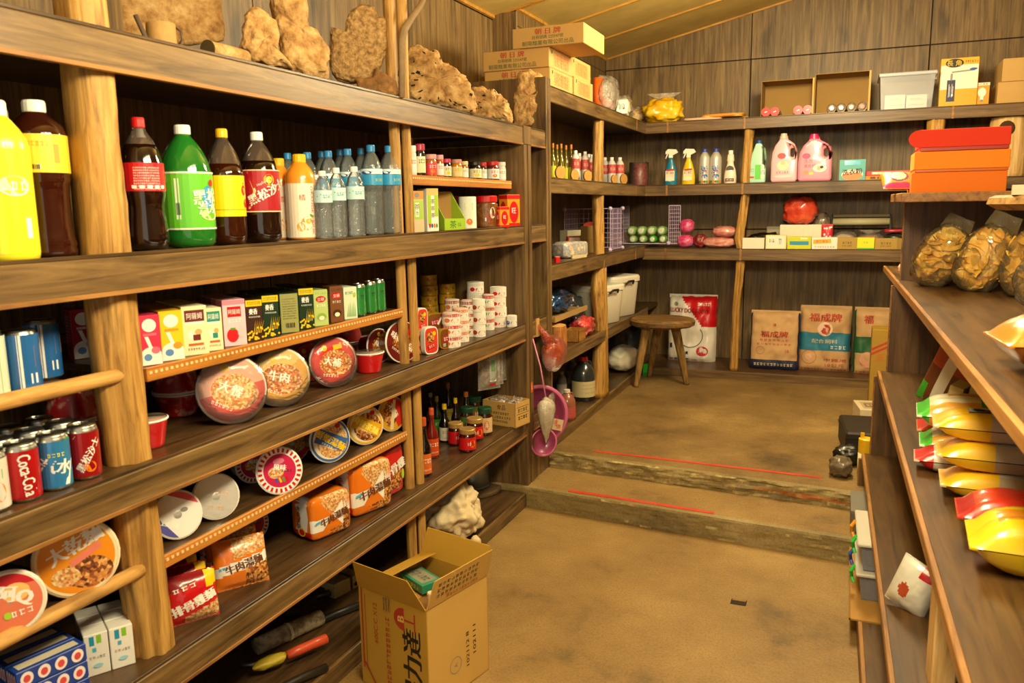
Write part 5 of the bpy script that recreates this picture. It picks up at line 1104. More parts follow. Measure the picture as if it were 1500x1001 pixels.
cbox('biscuit_carton','printed cardboard carton, lowest of the front stack on the corner shelf',-1.89,-1.508,4.215,4.60,B_T,B_T+.100,f_asahi(-.02),s_tab)
cbox('biscuit_carton','printed cardboard carton, middle one of the front stack on the corner shelf',-1.895,-1.51,4.21,4.60,B_T+.101,B_T+.203,f_asahi(-.02),s_tab)
cbox('biscuit_carton','printed cardboard carton on top of the stack, shifted out to the right',-1.715,-1.315,4.20,4.58,B_T+.204,B_T+.306,f_asahi(0),None)
cbox('biscuit_carton','printed cardboard carton, lower one of the rear pair on the corner shelf',-1.88,-1.508,4.63,5.0,B_T,B_T+.110,None,s_tab)
cbox('biscuit_carton','printed cardboard carton, upper one of the rear pair on the corner shelf',-1.88,-1.52,4.62,4.99,B_T+.111,B_T+.222,None,s_tab)
BAGC=clear('bag_haze','fff2dc',.22,.14,1.0,22); BAGY=mottled('yellow_bag',('d89a10','f0bc18','f8d848'),8,.3,.6,30,.6); 
P=PX(888,160,-1.62); P.z=B_T; t=crumple('plastic_bag','tall clear crinkled bag beside the cardboard cartons',P,.17,.2,.27,BAGC,seed=2,amp=.2); g=G(); g.tube([(-.04,-.07,.01),(-.04,-.07,.245)],.035,M('e8641c',.4,coat=.3),14); g.obj('orange_tube',t,True); part('contents',t,blobvf(.1,.12,.12,4,.2,3,3),M('e8a8a0',.5),True)
P=PX(911,172,-1.57); P.z=B_T; t=crumple('plastic_bag','clear bag with a white price label at the corner shelf front',P,.15,.16,.16,BAGC,seed=6,amp=.22,inner=M('e8d8a8',.6)); g=G(); g.box(-.04,.04,-.105,-.102,.02,.115,WH); g.obj('paper_label',t); t.rotation_euler.z=tocam(P); pr=Pr(); scrib(pr,0,.07,.05,.05,BK,2); pr.build('label_print',t,on_front(-.105))
P=PX(932,178,-1.62); P.z=B_T; crumple('plastic_bag','clear bag of small blue and yellow goods before the yellow bag',P,.16,.18,.15,BAGC,seed=8,amp=.22,inner=mottled('blue_yellow_goods',('3a4a7a','e8b020','d8c8a0'),14,.5,.3,40))
P=PY(972,181,6.52); P.z=B_T; crumple('plastic_bag','bright yellow crinkled plastic bag lying in the shelf corner',P,.30,.24,.19,BAGY,seed=10,amp=.30,ears=2,earm=BAGC)
for i,(x0,x1,y,c,lb) in enumerate(((1000,1055,176,M('d8b090',.5),'flat pale pink paper packet lying beside the yellow bag'),(1025,1088,170,M('d8922c',.5),'flat orange-edged paper packet lying by the pole stub'))):
    A=PY(x0,y,6.5); B=PY(x1,y,6.5); t=thing('paper_packet',lb,'packet',((A.x+B.x)/2,6.56+.06*i,B_T+.028*i)); part('wrapper',t,blobvf((B.x-A.x),.16,.03,i+2,.15,2,3,sq=.5),c,True); g=G(); g.box(-(B.x-A.x)*.4,(B.x-A.x)*.4,-.075,-.06,.006,.012,M('e8c878',.5)); g.obj('fold_strip',t)
# ================================================================ floor carton and things under the left shelving
t=thing('floor_carton','tall open cardboard carton with red goblet mark standing on the floor','box',(-1.245,2.20,0),-.25)
CT=M('b58c2c',.7,var=.06,bs=10); CT2=M('cfa556',.7,var=.06,bs=10); W2=.15; HC_=.345
g=G(); th=.004
g.box(-W2,W2,-W2,-W2+th,0,HC_,CT); g.box(-W2,W2,W2-th,W2,0,HC_,CT); g.box(-W2,-W2+th,-W2+th,W2-th,0,HC_,CT); g.box(W2-th,W2,-W2+th,W2-th,0,HC_,CT2); g.box(-W2,W2,-W2,W2,0,th,CT); g.obj('carton_wall',t)
def flap(x0,x1,y0,y1,dx,dy,h,tp,m,nm='flap'):
    ax,ay=x1-x0,y1-y0
    V=[(x0,y0,HC_),(x1,y1,HC_),(x1-ax*tp+dx,y1-ay*tp+dy,HC_+h),(x0+ax*tp+dx,y0+ay*tp+dy,HC_+h)]; n_=Vector((ay,-ax,0)).normalized()*.003; V+=[tuple(Vector(v)+n_) for v in V]
    return part(nm,t,(V,[(0,1,2,3),(7,6,5,4),(0,4,5,1),(1,5,6,2),(2,6,7,3),(3,7,4,0)]),m)
flap(-W2,W2,-W2,-W2,-.01,-.035,.10,.10,CT); flap(W2,W2,-W2,W2,.03,0,.10,.03,CT2); flap(-W2,W2,W2,W2,0,.03,.09,.03,CT); flap(-W2,-W2,W2,-W2,.09,0,.03,.06,CT)
pr=Pr(); rr=M('a8341c',.7)
pr.text('保力達',.085,.13,.075,BK,PI/2,bold=.05); pr.text('B',-.005,.29,.03,rr,PI/2)
pr.L.pop(); pr.disc(.06,.285,.035,.035,rr,20,PI/2,3*PI/2); pr.rect(.075,.285,.03,.07,rr); pr.disc(.05,.285,.03,.03,rr)
pr.L=pr.L[:-3]; pr.disc(.055,.285,.045,.038,rr,24,PI/2,3*PI/2); pr.rect(.075,.285,.045,.006,rr); pr.rect(.10,.285,.006,.06,rr); pr.text('B',.04,.285,.035,M('d8b45a',.7),PI/2,bold=.05)
pr.text('600C.C X12',-.075,.235,.022,rr,PI/2,w=.14); scrib(pr,-.02,.21,.13,.022,rr,7,PI/2); scrib(pr,-.02,.08,.13,.022,rr,7,PI/2,3); pr.rect(-.02,.315,.03,.045,BK); bars(pr,-.02,.315,.03,.045,M('c8a050',.7),8)
pr.rect(-.135,.20,.006,.28,rr); pr.rect(-.12,.19,.002,.27,rr); pr.rect(-.105,.045,.006,.09,rr,.62); pr.build('front_print',t,on_front(-W2),.0008)
pr=Pr(); pr.ring(-.02,.10,.026,.029,GREY); pr.text('A',-.02,.10,.02,GREY,PI/2); pr.text('102112 8',.04,.13,.018,BK,PI/2,w=.12); pr.text('102111',.075,.15,.018,BK,PI/2,w=.10); pr.build('side_print',t,on_side(W2),.0008)
pr=Pr(); [scrib(pr,-.02,.075-.02*i,.2,.012,BK,10,0,i) for i in range(3)]; pr.text('☎',-.06,.02,.012,rr); scrib(pr,.02,.015,.14,.01,rr,10)
pr.build('flap_print',t,lambda u,v,e:(W2+.03*v/.10+e+.003,u,HC_+v),.0008)
T=t.matrix_basis.copy()
def inbox(x,y,z): return T@Vector((x,y,z))
q=inbox(-.05,.04,.30); t2=thing('medicine_box','flat green and white printed box lying on top inside the floor carton','box',q,-.5); g=G(); g.box(-.07,.07,-.04,.04,.0,.03,M('2f8a6a',.45),.001); g.obj('body',t2); pr=Pr(); pr.rect(0,0,.11,.06,M('8a8a78',.5)); scrib(pr,0,0,.09,.03,M('5a5a4a',.5),5); pr.build('top_print',t2,on_top(.03)); pr=Pr(); scrib(pr,0,.015,.10,.014,YEL,6); pr.build('side_print',t2,on_front(-.04))
for i,(x,y,c) in enumerate(((.06,-.03,M('5a2a14',.3,coat=.5)),(.09,.06,M('7a3a1c',.3,coat=.5)))):
    a=inbox(x,y,.02); bottle('brown_bottle','brown bottle standing inside the floor carton, %s one'%('front','rear')[i],'bottle',a,.31-.03*i,.032,'sauce',c,M('d8c8a8',.4),(.1,.4,WH,None),None,None,0)
q=inbox(-.065,.0,.006); carton('inner_box','plain tan inner box inside the floor carton under the green box','box',q,.13,.2,.285,CARD,rz=-.25)
# bucket, disc and sack on the plinth
P=PX(690,738,-1.80); P.z=ZP; t=thing('round_board','worn round wooden board under the metal drum','board',P); part('disc',t,lathevf([(.16,0),(.165,.006),(.165,.018),(.155,.022)],28),M('6a5236',.7,var=.2),False)
t=thing('metal_drum','plain galvanised metal drum on the round board under the bottom shelf','drum',P+Vector((0,0,.023))); part('body',t,lathevf([(.095,0),(.10,.004),(.10,.27)],28),M('a8b0b0',.35,.8),True); part('bottom_rim',t,lathevf([(.104,0),(.104,.012),(.098,.014)],28),M('8a9090',.35,.8),True)
P=PX(660,790,-1.62); P.z=ZP; t=thing('cloth_sack','crumpled beige cloth sack slumped on the plinth behind the floor carton','sack',P,.4)
SK=M('d8c49c',.85,bump=.6,bs=30); part('body',t,blobvf(.27,.30,.24,27,.42,1.9,5),SK,True); V,F=blobvf(.10,.05,.16,23,.35,3,3); part('folded_neck',t,([(x-.05,y,z+.14) for x,y,z in V],F),SK,True); V,F=blobvf(.05,.05,.05,25,.3,3,2); part('knot',t,([(x+.12,y-.12,z) for x,y,z in V],F),M('d8c49a',.9,bump=.5,bs=60),True)
# junk below the bottom shelf
def Bx(px,py,X,z): p=PX(px,py,X); p.z=z; return p
def plank(label,P,L,wd,th,m,rz,name='plank',cat='plank'):
    t=thing(name,label,cat,P,rz); n=14; V=[];F=[]
    for i in range(n+1):
        x=-L/2+L*i/n
        for y,z in ((-1,0),(1,0),(1,1),(-1,1)): V.append((x,y*wd/2*(1+.08*nz((x*6,y,z),2,3)),z*th*(1+.15*nz((x*5,y,z),3,1))))
    for i in range(n):
        for j in range(4): a=i*4+j; b=i*4+(j+1)%4; F.append((a,b,b+4,a+4))
    F+= [(3,2,1,0),tuple(n*4+j for j in range(4))]
    part('timber',t,(V,F),m); g=G(); g.box(L*.1,L*.1+.012,-wd/2-.001,wd/2+.001,-.0,th*1.02,M('4a3018',.8)); g.obj('dark_band',t); return t
plank('dusty wooden block stacked at the back below the bottom shelf, upper one',Bx(495,862,-2.0,ZP+.07),.34,.16,.06,M('7a6038',.8,var=.2,bump=.5,bs=30),PI/2-.1)
plank('dusty wooden block at the back below the bottom shelf, lower one',Bx(505,885,-1.98,ZP),.36,.18,.065,M('6a5230',.8,var=.2,bump=.5,bs=30),PI/2)
plank('pale foam-like block half behind the floor carton',Bx(500,925,-1.80,ZP),.14,.10,.055,M('a8965a',.9,var=.2,bump=.5,bs=60),PI/2-.2,'block','block')
plank('flat dark board leaning low under the bottom shelf',Bx(450,905,-1.92,ZP),.40,.20,.03,M('3a2a18',.7,var=.2),PI/2+.1)
t=thing('rolled_paper','rolled old newspaper lying under the bottom shelf','paper roll',Bx(425,944,-1.74,ZP+.0),PI/2-.35); g=G(); g.tube([(-.13,0,.03),(0,0,.031),(.13,0,.03)],[.029,.031,.028],mottled('newsprint',('4a4030','8a7c60','b8a888','5a3a30'),30,.8,.5,40),12); g.obj('roll',t,True); g=G(); g.tube([(-.01,0,.031),(.0,0,.031)],.033,M('d8c8a0',.6),12); g.obj('band',t)
t=thing('sickle','sickle with orange-red plastic handle and yellow blade cover','tool',Bx(440,973,-1.62,ZP+.02),PI/2-.42)
g=G(); g.tube([(-.045,0,.02),(.0,0,.02),(.045,0,.021),(.10,0,.02)],[.014,.017,.0165,.018],M('c84a28',.4,coat=.2),14); g.obj('handle',t,True); g=G(); g.tube([(.098,0,.02),(.102,0,.02)],.012,M('5a1a10',.6),12); g.obj('handle_hole',t)
V,F=blobvf(.12,.05,.035,31,.2,2,3); part('blade_cover',t,([(x-.10,y+.01,z) for x,y,z in V],F),M('b8a028',.5),True)
g=G(); g.tube([(-.14,.02,.02),(-.17,.06,.015),(-.16,.12,.012),(-.11,.16,.01)],[.008,.007,.006,.003],M('6a6a66',.4,.8),8); g.obj('blade',t,True)
for i,(px,py,X,c,L,lb) in enumerate(((415,985,-1.56,'2a2420',.30,'black curved pipe lying in front of the sickle'),(470,958,-1.70,'1c1a18',.34,'black tube lying behind the sickle handle'),(500,930,-1.78,'2a2622',.26,'short dark pipe end beside the floor carton'))):
    t=thing('pipe',lb,'pipe',Bx(px,py,X,ZP),PI/2-.35); g=G(); g.tube([(-L/2,.02,.016),(-L/6,0,.016),(L/6,0,.016),(L/2,-.01,.016)],.014,M(c,.4),12); g.obj('tube',t,True); g=G(); g.tube([(L/2-.002,-.01,.016),(L/2+.001,-.01,.016)],.010,M('0c0a08',.8),12); g.obj('open_end',t)
# ================================================================ corner shelving, left leg
def CB(x0,x1,yt,yb,X,z,name,label,kind,body,cap,lab=None,fill=None,clearm=None,cat='bottle',kr=1.0,**kw):
    P,w_,h_=slot(x0,x1,yt,yb,X=X,z=z); return bottle(name,label,cat,P,h_,w_/2*kr,kind,body,cap,lab,fill,clearm,face(P,.8),n=16,**kw)
CORK=M('c87a2c',.7); OILM=M('8a7a18',.1,coat=1,trans=.4); GY=M('c8c820',.4)
for i,cx in enumerate((810,816,822,829,836.5)):
    CB(cx-4.5,cx+4.5,204,258,-1.66-.07*(i%2),B_2,'oil_bottle','slim oil bottle with orange stopper, %s of five beside the end panel'%('first','second','third','fourth','fifth')[i],'oil',OILM,CORK,(.1,.4,GY,None),group='slim oil bottles',capname='stopper')
PKW=M('d8d4d0',.15,coat=.8); PKL=M('c84a48',.4,coat=.2)
for i,(cx,yt,X) in enumerate(((843,219,-1.62),(848.5,220,-1.74),(857,219,-1.64),(862.5,220,-1.76),(867,221,-1.72),(876,219,-1.62),(886,222,-1.82),(896,224,-1.66),(908,224,-1.62))):
    CB(cx-7,cx+7,yt,264,X,B_2,'lotion_bottle','clear bottle with white cap and red label, %s from the left in its row'%('first','second','third','fourth','fifth','sixth','seventh','eighth','ninth')[i],'drink',PKW,CAPW,(.42,.74,PKL,lambda pr,r,a,b:scrib(pr,0,(a+b)/2,1.4*r,(b-a)*.4,M('f0c8b8',.4),2)),group='red-label clear bottles',kr=.9)
SLC=M('b8863c',.7,var=.2,bs=40)
for i,(x0,x1,yt,yb) in enumerate(((810,831,239,258),(833,850,244,260),(852,869,246,262),(893,906,254,267),(906,921,253,268))):
    P,w_,h_=slot(x0,x1,yt,yb,X=-1.535,z=B_2); t=thing('wood_slice','thin round wood slice standing on edge, %s from the left at the shelf front'%('first','second','third','fourth','fifth')[i],'wood slice',P,face(P,.3)); V,F=lathevf([(h_/2*.98,-.006),(h_/2,-.004),(h_/2,.004),(h_/2*.98,.006)],22); part('slice',t,([(x*w_/h_*1.05,z-.0,y+h_/2) for x,y,z in V],F),SLC); part('bark_rim',t,(lambda V,F:([(x*w_/h_*1.05,z,y+h_/2) for x,y,z in V],F))(*lathevf([(h_/2*1.02,-.004),(h_/2*1.02,.004)],22,False)),M('7a5424',.8))
P,w_,h_=slot(921,951,238,271,X=-1.64,z=B_2); t=thing('twine_roll','big roll of dark red plastic twine in the shelf corner','twine',P); part('winding',t,lathevf([(.07,0),(.078,.006),(.079,h_*.5),(.078,h_-.006),(.07,h_),(.02,h_)],26),mottled('red_twine',('5a1a18','8a2e2a','b04a40'),50,.4,.8,90,.4),True); part('wrap_film',t,lathevf([(.081,0),(.081,h_+.012),(.06,h_+.016)],22,False),clear('twine_film','e8c8b8',.08,.1,.6,40),True)
def CX(x0,x1,yt,yb,X,z,name,label,cat,m,dp=.06,front=None,side=None,topf=None,b=.4,wk=1.0,**kw):
    P,w_,h_=slot(x0,x1,yt,yb,X=X,z=z); return carton(name,label,cat,P,w_*wk,dp,h_,m,front,side,topf,face(P,b),**kw)
CX(822,850,309,341,-1.80,B_3,'paper_box','pale white and yellow box at the back of the third corner shelf','box',M('c8c0a0',.6),.08,lambda pr,w_,h_:pr.rect(0,h_*.25,w_,h_*.5,M('c8b428',.5)))
CX(827,855,334,358,-1.76,B_3,'photo_book','red-framed book standing up behind the tissue pack','book',M('a83038',.5),.02,lambda pr,w_,h_:(pr.rect(0,h_*.5,w_*.86,h_*.82,M('d8c0a8',.6)),scrib(pr,0,h_*.5,w_*.6,h_*.5,BRN,4)))
P,w_,h_=slot(812,859,352,376,X=-1.60,z=B_3); t=thing('tissue_pack','wrapped pack of patterned tissue rolls at the shelf front','tissue',P,face(P,.3)); part('wrapper',t,blobvf(w_*1.25,.12,h_,4,.05,3,4,sq=.4),mottled('tissue_print',('d8ccb8','c8b8a0','7a90a8','d8b080','e0d8c8'),26,.35,.4,50,.3),True)
g=G(); g.box(-w_*.35,w_*.35,-.075,-.064,.0,.02,M('c8b48a',.6)); g.obj('paper_strip',t)
CX(812,820,374,383,-1.525,B_3,'lighter_box','small red box at the shelf front by the end panel','box',REDM,.02,mtop=WH)
CX(853,872,322,361,-1.645,B_3,'tan_box','tall plain tan cardboard box behind the raw post','box',M('8a6a34',.7),.07,lambda pr,w_,h_:pr.rect(0,h_*.5,w_*.9,.002,M('6a4c22',.7)))
CB(866,880,334,361,-1.62,B_3,'shampoo_bottle','small pink and yellow bottle left of the raw post','drink',PNK,WH,(.2,.6,YEL,None))
LIL=M('c9b6da',.35)
def wirepanel(g,o,ux,uz,w_,h_,nx,nz_,r=.0016):
    o=Vector(o);ux=Vector(ux);uz=Vector(uz)
    for i in range(nx+1): a=o+ux*(w_*i/nx); g.tube([a,a+uz*h_],r if 0<i<nx else r*1.9,LIL,5)
    for j in range(nz_+1): a=o+uz*(h_*j/nz_); g.tube([a,a+ux*w_],r if 0<j<nz_ else r*1.9,LIL,5)
t=thing('wire_crate','lilac wire-grid cube crate in the shelf corner','crate',(-1.90,5.60,B_3)); S_=.34; HH=.29
for o,ux,uz,nm in (((0,S_,.008),(1,0,0),(0,0,1),'back_grid'),((0,0,.008),(0,1,0),(0,0,1),'side_grid'),((S_,0,.008),(0,1,0),(0,0,1),'side_grid'),((0,0,HH+.008),(1,0,0),(0,1,0),'top_grid')):
    g=G(); wirepanel(g,o,ux,uz,S_,HH if nm!='top_grid' else S_,9,8 if nm!='top_grid' else 9); g.obj(nm,t)
for x,y,z in ((0,0,.008),(S_,0,.008),(0,0,HH+.008),(S_,0,HH+.008),(S_,S_,.008),(S_,S_,HH+.008)):
    V,F=blobvf(.03,.03,.03,1,0,1,2,False); part('ball_joint',t,([(a+x,b+y,c+z-.015) for a,b,c in V],F),LIL,True)
TPE=mottled('tape_roll_red',('a83024','c84a30','7a1c18'),20,.4,.2,40,.4)
for i,(x,y,z,r,m1,ax,lb) in enumerate(((.10,.12,.06,.05,TPE,'y','red roll at the lower left inside the wire crate'),(.21,.12,.06,.05,TPE,'y','red roll at the lower right inside the wire crate'),(.15,.13,.155,.05,M('b83a28',.4),'y','red roll resting on the lower two in the wire crate'),(.07,.28,.055,.045,M('2a5a8a',.4),'y','blue and green roll at the back of the wire crate'))):
    q=Vector((-1.90+x,5.60+y,B_3+z)); t2=thing('tape_roll',lb,'roll',q,.15); V,F=lathevf([(r*.4,-.03),(r,-.03),(r,.03),(r*.4,.03)],22); part('roll',t2,([(a,c,b) for a,b,c in V],F),m1); V,F=lathevf([(r*.42,-.032),(r*.2,-.034)],20,True); part('core',t2,([(a,c,b) for a,b,c in V],F),BK if i!=3 else GRN)
# rack of lying bottles
t=thing('wire_rack','low lilac wire rack with upright end grids on the corner shelf','rack',(-1.69,6.46,B_3)); g=G()
for i in range(7): g.tube([(0,.04*i,.012),(.36,.04*i,.012)],.002,LIL,5)
for s in (0,.36): g.tube([(s,0,.012),(s,.26,.012)],.004,LIL,5)
g.obj('base_grid',t); g=G(); wirepanel(g,(.37,0,.012),(.08,.05,0),(0,0,1),1,.30,6,10); g.obj('end_grid',t); g=G(); wirepanel(g,(-.02,0,.012),(0,1,0),(0,0,1),.26,.30,6,10); g.obj('end_grid',t)
for x in (-.02,.37): V,F=blobvf(.035,.035,.035,1,0,1,2); part('ball_foot',t,([(a+x,b-.01,c-.0) for a,b,c in V],F),LIL,True)
GB=M('8ab06a',.2,coat=.6); GB2=M('d8e0c8',.25,coat=.5)
for r_ in range(2):
    for i in range(4):
        lb='green-white bottle lying base outward, %s in the %s row of the rack'%(('first','second','third','fourth')[i],('lower','upper')[r_]); rad=.030 if r_==0 else .036
        P=Vector((-1.625+.082*i-.012*r_,6.50,B_3+.016+(rad if r_==0 else .062+rad))); t2=thing('lying_bottle',lb,'bottle',P,0,'green bottles on the rack'); V,F=lathevf([(rad*.7,0),(rad,.01),(rad,.14),(rad*.4,.19),(rad*.35,.21)],18); part('body',t2,([(a,c,b) for a,b,c in V],F),(GRN if (i==2 and r_==0) else GB),True); V,F=lathevf([(rad*.62,-.001),(rad*.3,-.003)],16); part('base_disc',t2,([(a,c,b) for a,b,c in V],F),GB2)
# --- white bins and bags on the fourth shelf
def bin_(label,P,wd,dp,H,rz):
    t=thing('storage_bin',label,'bin',P,rz); V=[];F=[]; m=M('e4dcc4',.45)
    def ringr(sx,sy,z,n=28):
        for i in range(n):
            a=2*PI*i/n; c,s=math.cos(a),math.sin(a); V.append((math.copysign(abs(c)**.35,c)*wd/2*sx,math.copysign(abs(s)**.35,s)*dp/2*sy,z))
    for s,z in ((.80,0),(.84,.006),(.97,H*.86)): ringr(s,s,z)
    for k in range(2):
        for i in range(28): j=(i+1)%28; F.append((k*28+i,k*28+j,(k+1)*28+j,(k+1)*28+i))
    F.append(tuple(range(28))[::-1]); part('tub',t,(V,F),m,True); V=[];F=[]
    for s,z in ((.97,H*.84),(1.03,H*.85),(1.03,H*.95),(.98,H),(.8,H)): ringr(s,s,z)
    for k in range(4):
        for i in range(28): j=(i+1)%28; F.append((k*28+i,k*28+j,(k+1)*28+j,(k+1)*28+i))
    F.append(tuple(4*28+i for i in range(28))); part('lid',t,(V,F),M('ece4d0',.4),False)
    g=G(); g.tube([(wd*.53,-.05,H*.80),(wd*.60,-.03,H*.88),(wd*.60,.03,H*.88),(wd*.53,.05,H*.80)],.008,BK,6); g.obj('handle_clip',t); return t
bin_('white lidded storage bin with black clip, nearer one on the fourth shelf',Vector((-1.66,5.62,B_4)),.27,.36,.28,-.35); bin_('white lidded storage bin with black clip, farther one on the fourth shelf',Vector((-1.66,6.05,B_4)),.28,.38,.31,-.35)
t=thing('wood_tray','thin plywood tray set on the grey box on the fourth shelf','tray',Vector((-1.70,4.72,B_4+.17))); g=G(); g.box(-.14,.14,-.33,.30,0,.018,M('8a6a3c',.7,var=.2),.002); g.obj('board',t); g=G(); g.box(.14,.15,-.33,.30,0,.03,M('a8844c',.7)); g.obj('lip',t)
carton('grey_box','plain grey-brown box under the plywood tray','box',Vector((-1.80,4.86,B_4)),.28,.24,.168,M('6a5a44',.7),None,None,None,PI/2,mtop=M('5a4c3a',.7))
DB=mottled('dark_blue_bag',('0c0e14','1c2434','1c4a7a','2a2620'),10,.25,.9,24,.5)
crumple('plastic_bag','dark blue and black glossy plastic bag on the plywood tray',Vector((-1.70,4.66,B_4+.19)),.26,.44,.15,DB,seed=31,amp=.32,fr=3.4)
crumple('plastic_bag','round dark bag bulging beside the raw post on the plywood tray',Vector((-1.72,5.16,B_4+.0)),.2,.2,.26,mottled('dark_bag2',('14161a','2a3034','1a2a30'),8,.3,.8,20,.4),seed=33,amp=.15)
crumple('plastic_bag','clear bag holding a red-striped packet below the plywood tray',Vector((-1.63,4.60,B_4+.002)),.14,.20,.13,BAGC,seed=35,amp=.28,inner=mottled('red_striped',('d8b8a8','c83a3a','e8d8c8'),12,.5,.3,30))
crumple('plastic_bag','crinkled bag of pinkish red goods beside the raw post',Vector((-1.585,5.03,B_4+.002)),.14,.26,.12,mottled('pink_red_bag',('8a2028','c83a3c','e08a84'),14,.3,.9,30,.5),seed=37,amp=.28)
t=thing('bamboo_basket','small woven bamboo box at the edge of the fourth shelf','basket',Vector((-1.565,4.80,B_4)),PI/2); g=opentray(G(),.14,.10,.075,wood('bamboo','X',('6a4214','a8742c','c8964c'),3,.6,.4,30)); g.obj('basket_wall',t); g=G(); g.box(-.072,.072,-.052,-.05,.06,.075,M('8a5a20',.6)); g.obj('rim',t)
t=thing('log_block','split log block standing at the shelf edge','wood block',Vector((-1.55,4.43,B_4)),PI/2+.3); V,F=lathevf([(.075,0),(.08,.02),(.078,.13),(.074,.15)],16); part('block',t,([(x*(1.1+.12*nz((x,y,0),20,1)),y*(.7+.15*nz((x,y,0),25,2)),z) for x,y,z in V],F),wood('log_orange','Z',('7a4a18','b8742c','d0944c'),2,.6,.5,16))
part('cut_face',t,lathevf([(.070,.1505),(.04,.151)],16,True,1.1,.7),M('c89a58',.7,var=.2,bs=60))
REDN=clear('red_net','e04a20',.38,.3,.8,40)
t=thing('net_bag','translucent orange-red bag hanging from the narrow bay edge','plastic bag',Vector((-1.44,4.06,.74))); V,F=blobvf(.11,.27,.19,41,.10,2.0,4,False); part('bag_film',t,([(x,y,z-.06) for x,y,z in V],F),REDN,True); g=G(); g.tube([(0,-.05,.09),(-.03,-.08,.15),(-.056,-.1,.20)],[.04,.02,.008],REDN,10); g.obj('bag_neck',t,True); g=G(); g.box(-.062,-.054,-.12,-.08,.14,.235,M('c89a58',.7)); g.obj('wooden_peg',t)
t=thing('hanging_bag','small clear bag with white powder tied on a pink string','plastic bag',Vector((-1.42,3.87,.335))); V,F=blobvf(.07,.10,.24,43,.12,2,4,False); part('bag_film',t,([(x*(.4+1.2*min(1,z/.2)),y*(.4+1.2*min(1,z/.2)),z+.0) for x,y,z in V],F),clear('milky_bag','e8dcc4',.62,.2,.7,30),True); g=G(); g.tube([(0,0,.23),(-.03,-.0,.40),(-.075,.01,.545)],.004,M('d88aa8',.5),6); g.obj('string',t,True); V,F=blobvf(.02,.10,.09,45,.4,3,3,False); part('knot_ear',t,([(x+.01,y+.05,z+.16) for x,y,z in V],F),BAGC,True)
pr=Pr(); pr.text('好',0,.13,.03,REDM); pr.build('bag_print',t,lambda u,v,e:(.062+e,u,v))
# --- deck level
LED=.245
g=G(); g.box(XW,XF-.012,3.887,4.108,LED-.03,LED,TOPY); g.obj('ledge_board',LS); g=G(); g.box(XF-.012,XF+.001,3.887,4.185,.0,LED+.002,WOODZ,.002); g.obj('ledge_fascia',LS)
def basin(label,Cp,n,R,H,m,zfl,rim=None,artfn=None):
    mr=rotto(n); nv=Vector(n).normalized(); pf=[(R*.70,0),(R*.74,.004),(R*.90,H*.85),(R*.93,H*.93),(R,H*.96),(R*1.0,H),(R*.92,H),(R*.87,H*.85),(R*.71,.008),(R*.001,.007)]
    V,F=lathevf(pf,36,False); F.append(tuple(range(36))[::-1]); loc=Vector(Cp)-nv*H; lo=min((mr@Vector(v)).z for v in V); loc.z=zfl-lo
    t=thing('wash_basin',label,'basin',loc,rot=mr.to_euler()); part('bowl',t,(V,F),m,True); part('rim',t,lathevf([(R*.93,H*.95),(R*1.03,H*.965),(R*1.03,H*1.01),(R*.93,H*1.005)],36,False),rim or m,True)
    if artfn: pr=Pr(); artfn(pr); pr.build('price_label',t,on_top(.010),.001)
    return t
PB=M('9a4068',.35,coat=.2); PBR=M('c06488',.35,coat=.2)
basin('large pink wash basin leaning on its rim in the narrow end bay',(-1.50,3.985,.4),(.68,-.72,.10),.165,.09,PB,LED+.03,PBR)
basin('small pink basin leaning in front of the large one, left',(-1.445,3.90,.3),(.70,-.70,.14),.075,.045,PB,LED,PBR); 
t=thing('paper_label_card','pale card with red writing stuck to the pink basin','card',PX(815,622,-1.40),face(PX(815,622,-1.40),.8)); g=G(); g.box(-.035,.035,-.002,0,-.03,.03,M('c8b48a',.6)); g.obj('card',t); pr=Pr(); pr.text('特',-.012,.008,.03,REDM); pr.text('價',.012,-.01,.024,REDM); pr.build('print',t,on_front(-.002))
t.rotation_euler=(-.1,.25,t.rotation_euler.z)
def jug(label,P,wd,H,m,cap,lab,rz,name='jug'):
    t=thing(name,label,'jug',P,rz); pf=[(.46,0),(.5,.015),(.5,.55),(.47,.66),(.36,.78),(.22,.86),(.16,.89),(.16,.92)]; part('body',t,lathevf([(r*wd,z*H) for r,z in pf],24),m,True); part('cap',t,lathevf([(.18*wd,.90*H),(.19*wd,.91*H),(.18*wd,H)],16),cap)
    g=G(); g.tube([(.16*wd,.05*wd,.88*H),(.38*wd,.1*wd,.86*H),(.46*wd,.12*wd,.72*H),(.46*wd,.1*wd,.62*H)],.05*wd,m,8); g.obj('handle',t,True)
    pr=Pr(); band(pr,.5*wd,H*.1,H*.46,lab,20,3.6); scrib(pr,0,H*.38,.6*wd,.03*H,GREY,6); scrib(pr,0,H*.3,.7*wd,.03*H,GREY,8,seed=2); scrib(pr,0,H*.2,.7*wd,.03*H,GREY,8,seed=4); pr.build('label',t,on_cyl(.5*wd)); return t
P,w_,h_=slot(838,871,518,582,X=-1.62,z=B_D); jug('large dark plastic jug with red cap and cream label on the deck',P,w_*1.05,h_,M('2c3030',.25,coat=.5),REDM,M('c8b88a',.5),face(P,.6))
P,w_,h_=slot(817,844,552,597,X=-1.555,z=B_D); jug('small pinkish clear jug with white cap beside the dark jug',P,w_*.95,h_,M('a86a50',.25,coat=.4,trans=.3),M('e0d4c0',.4),M('b84a44',.5),face(P,.6))
for i,(x0,x1,X) in enumerate(((815,830,-1.74),(829,846,-1.80))):
    P,w_,h_=slot(x0,x1,518,563,X=X,z=B_D); bottle('grey_bottle','grey bottle in the shadow behind the jugs, %s one'%('left','right')[i],'bottle',P,h_,w_/2,'drink',M('6a6a66',.3,coat=.3),M('8a8a86',.4),(.2,.6,M('a8a498',.5),None),rz=face(P,.6))
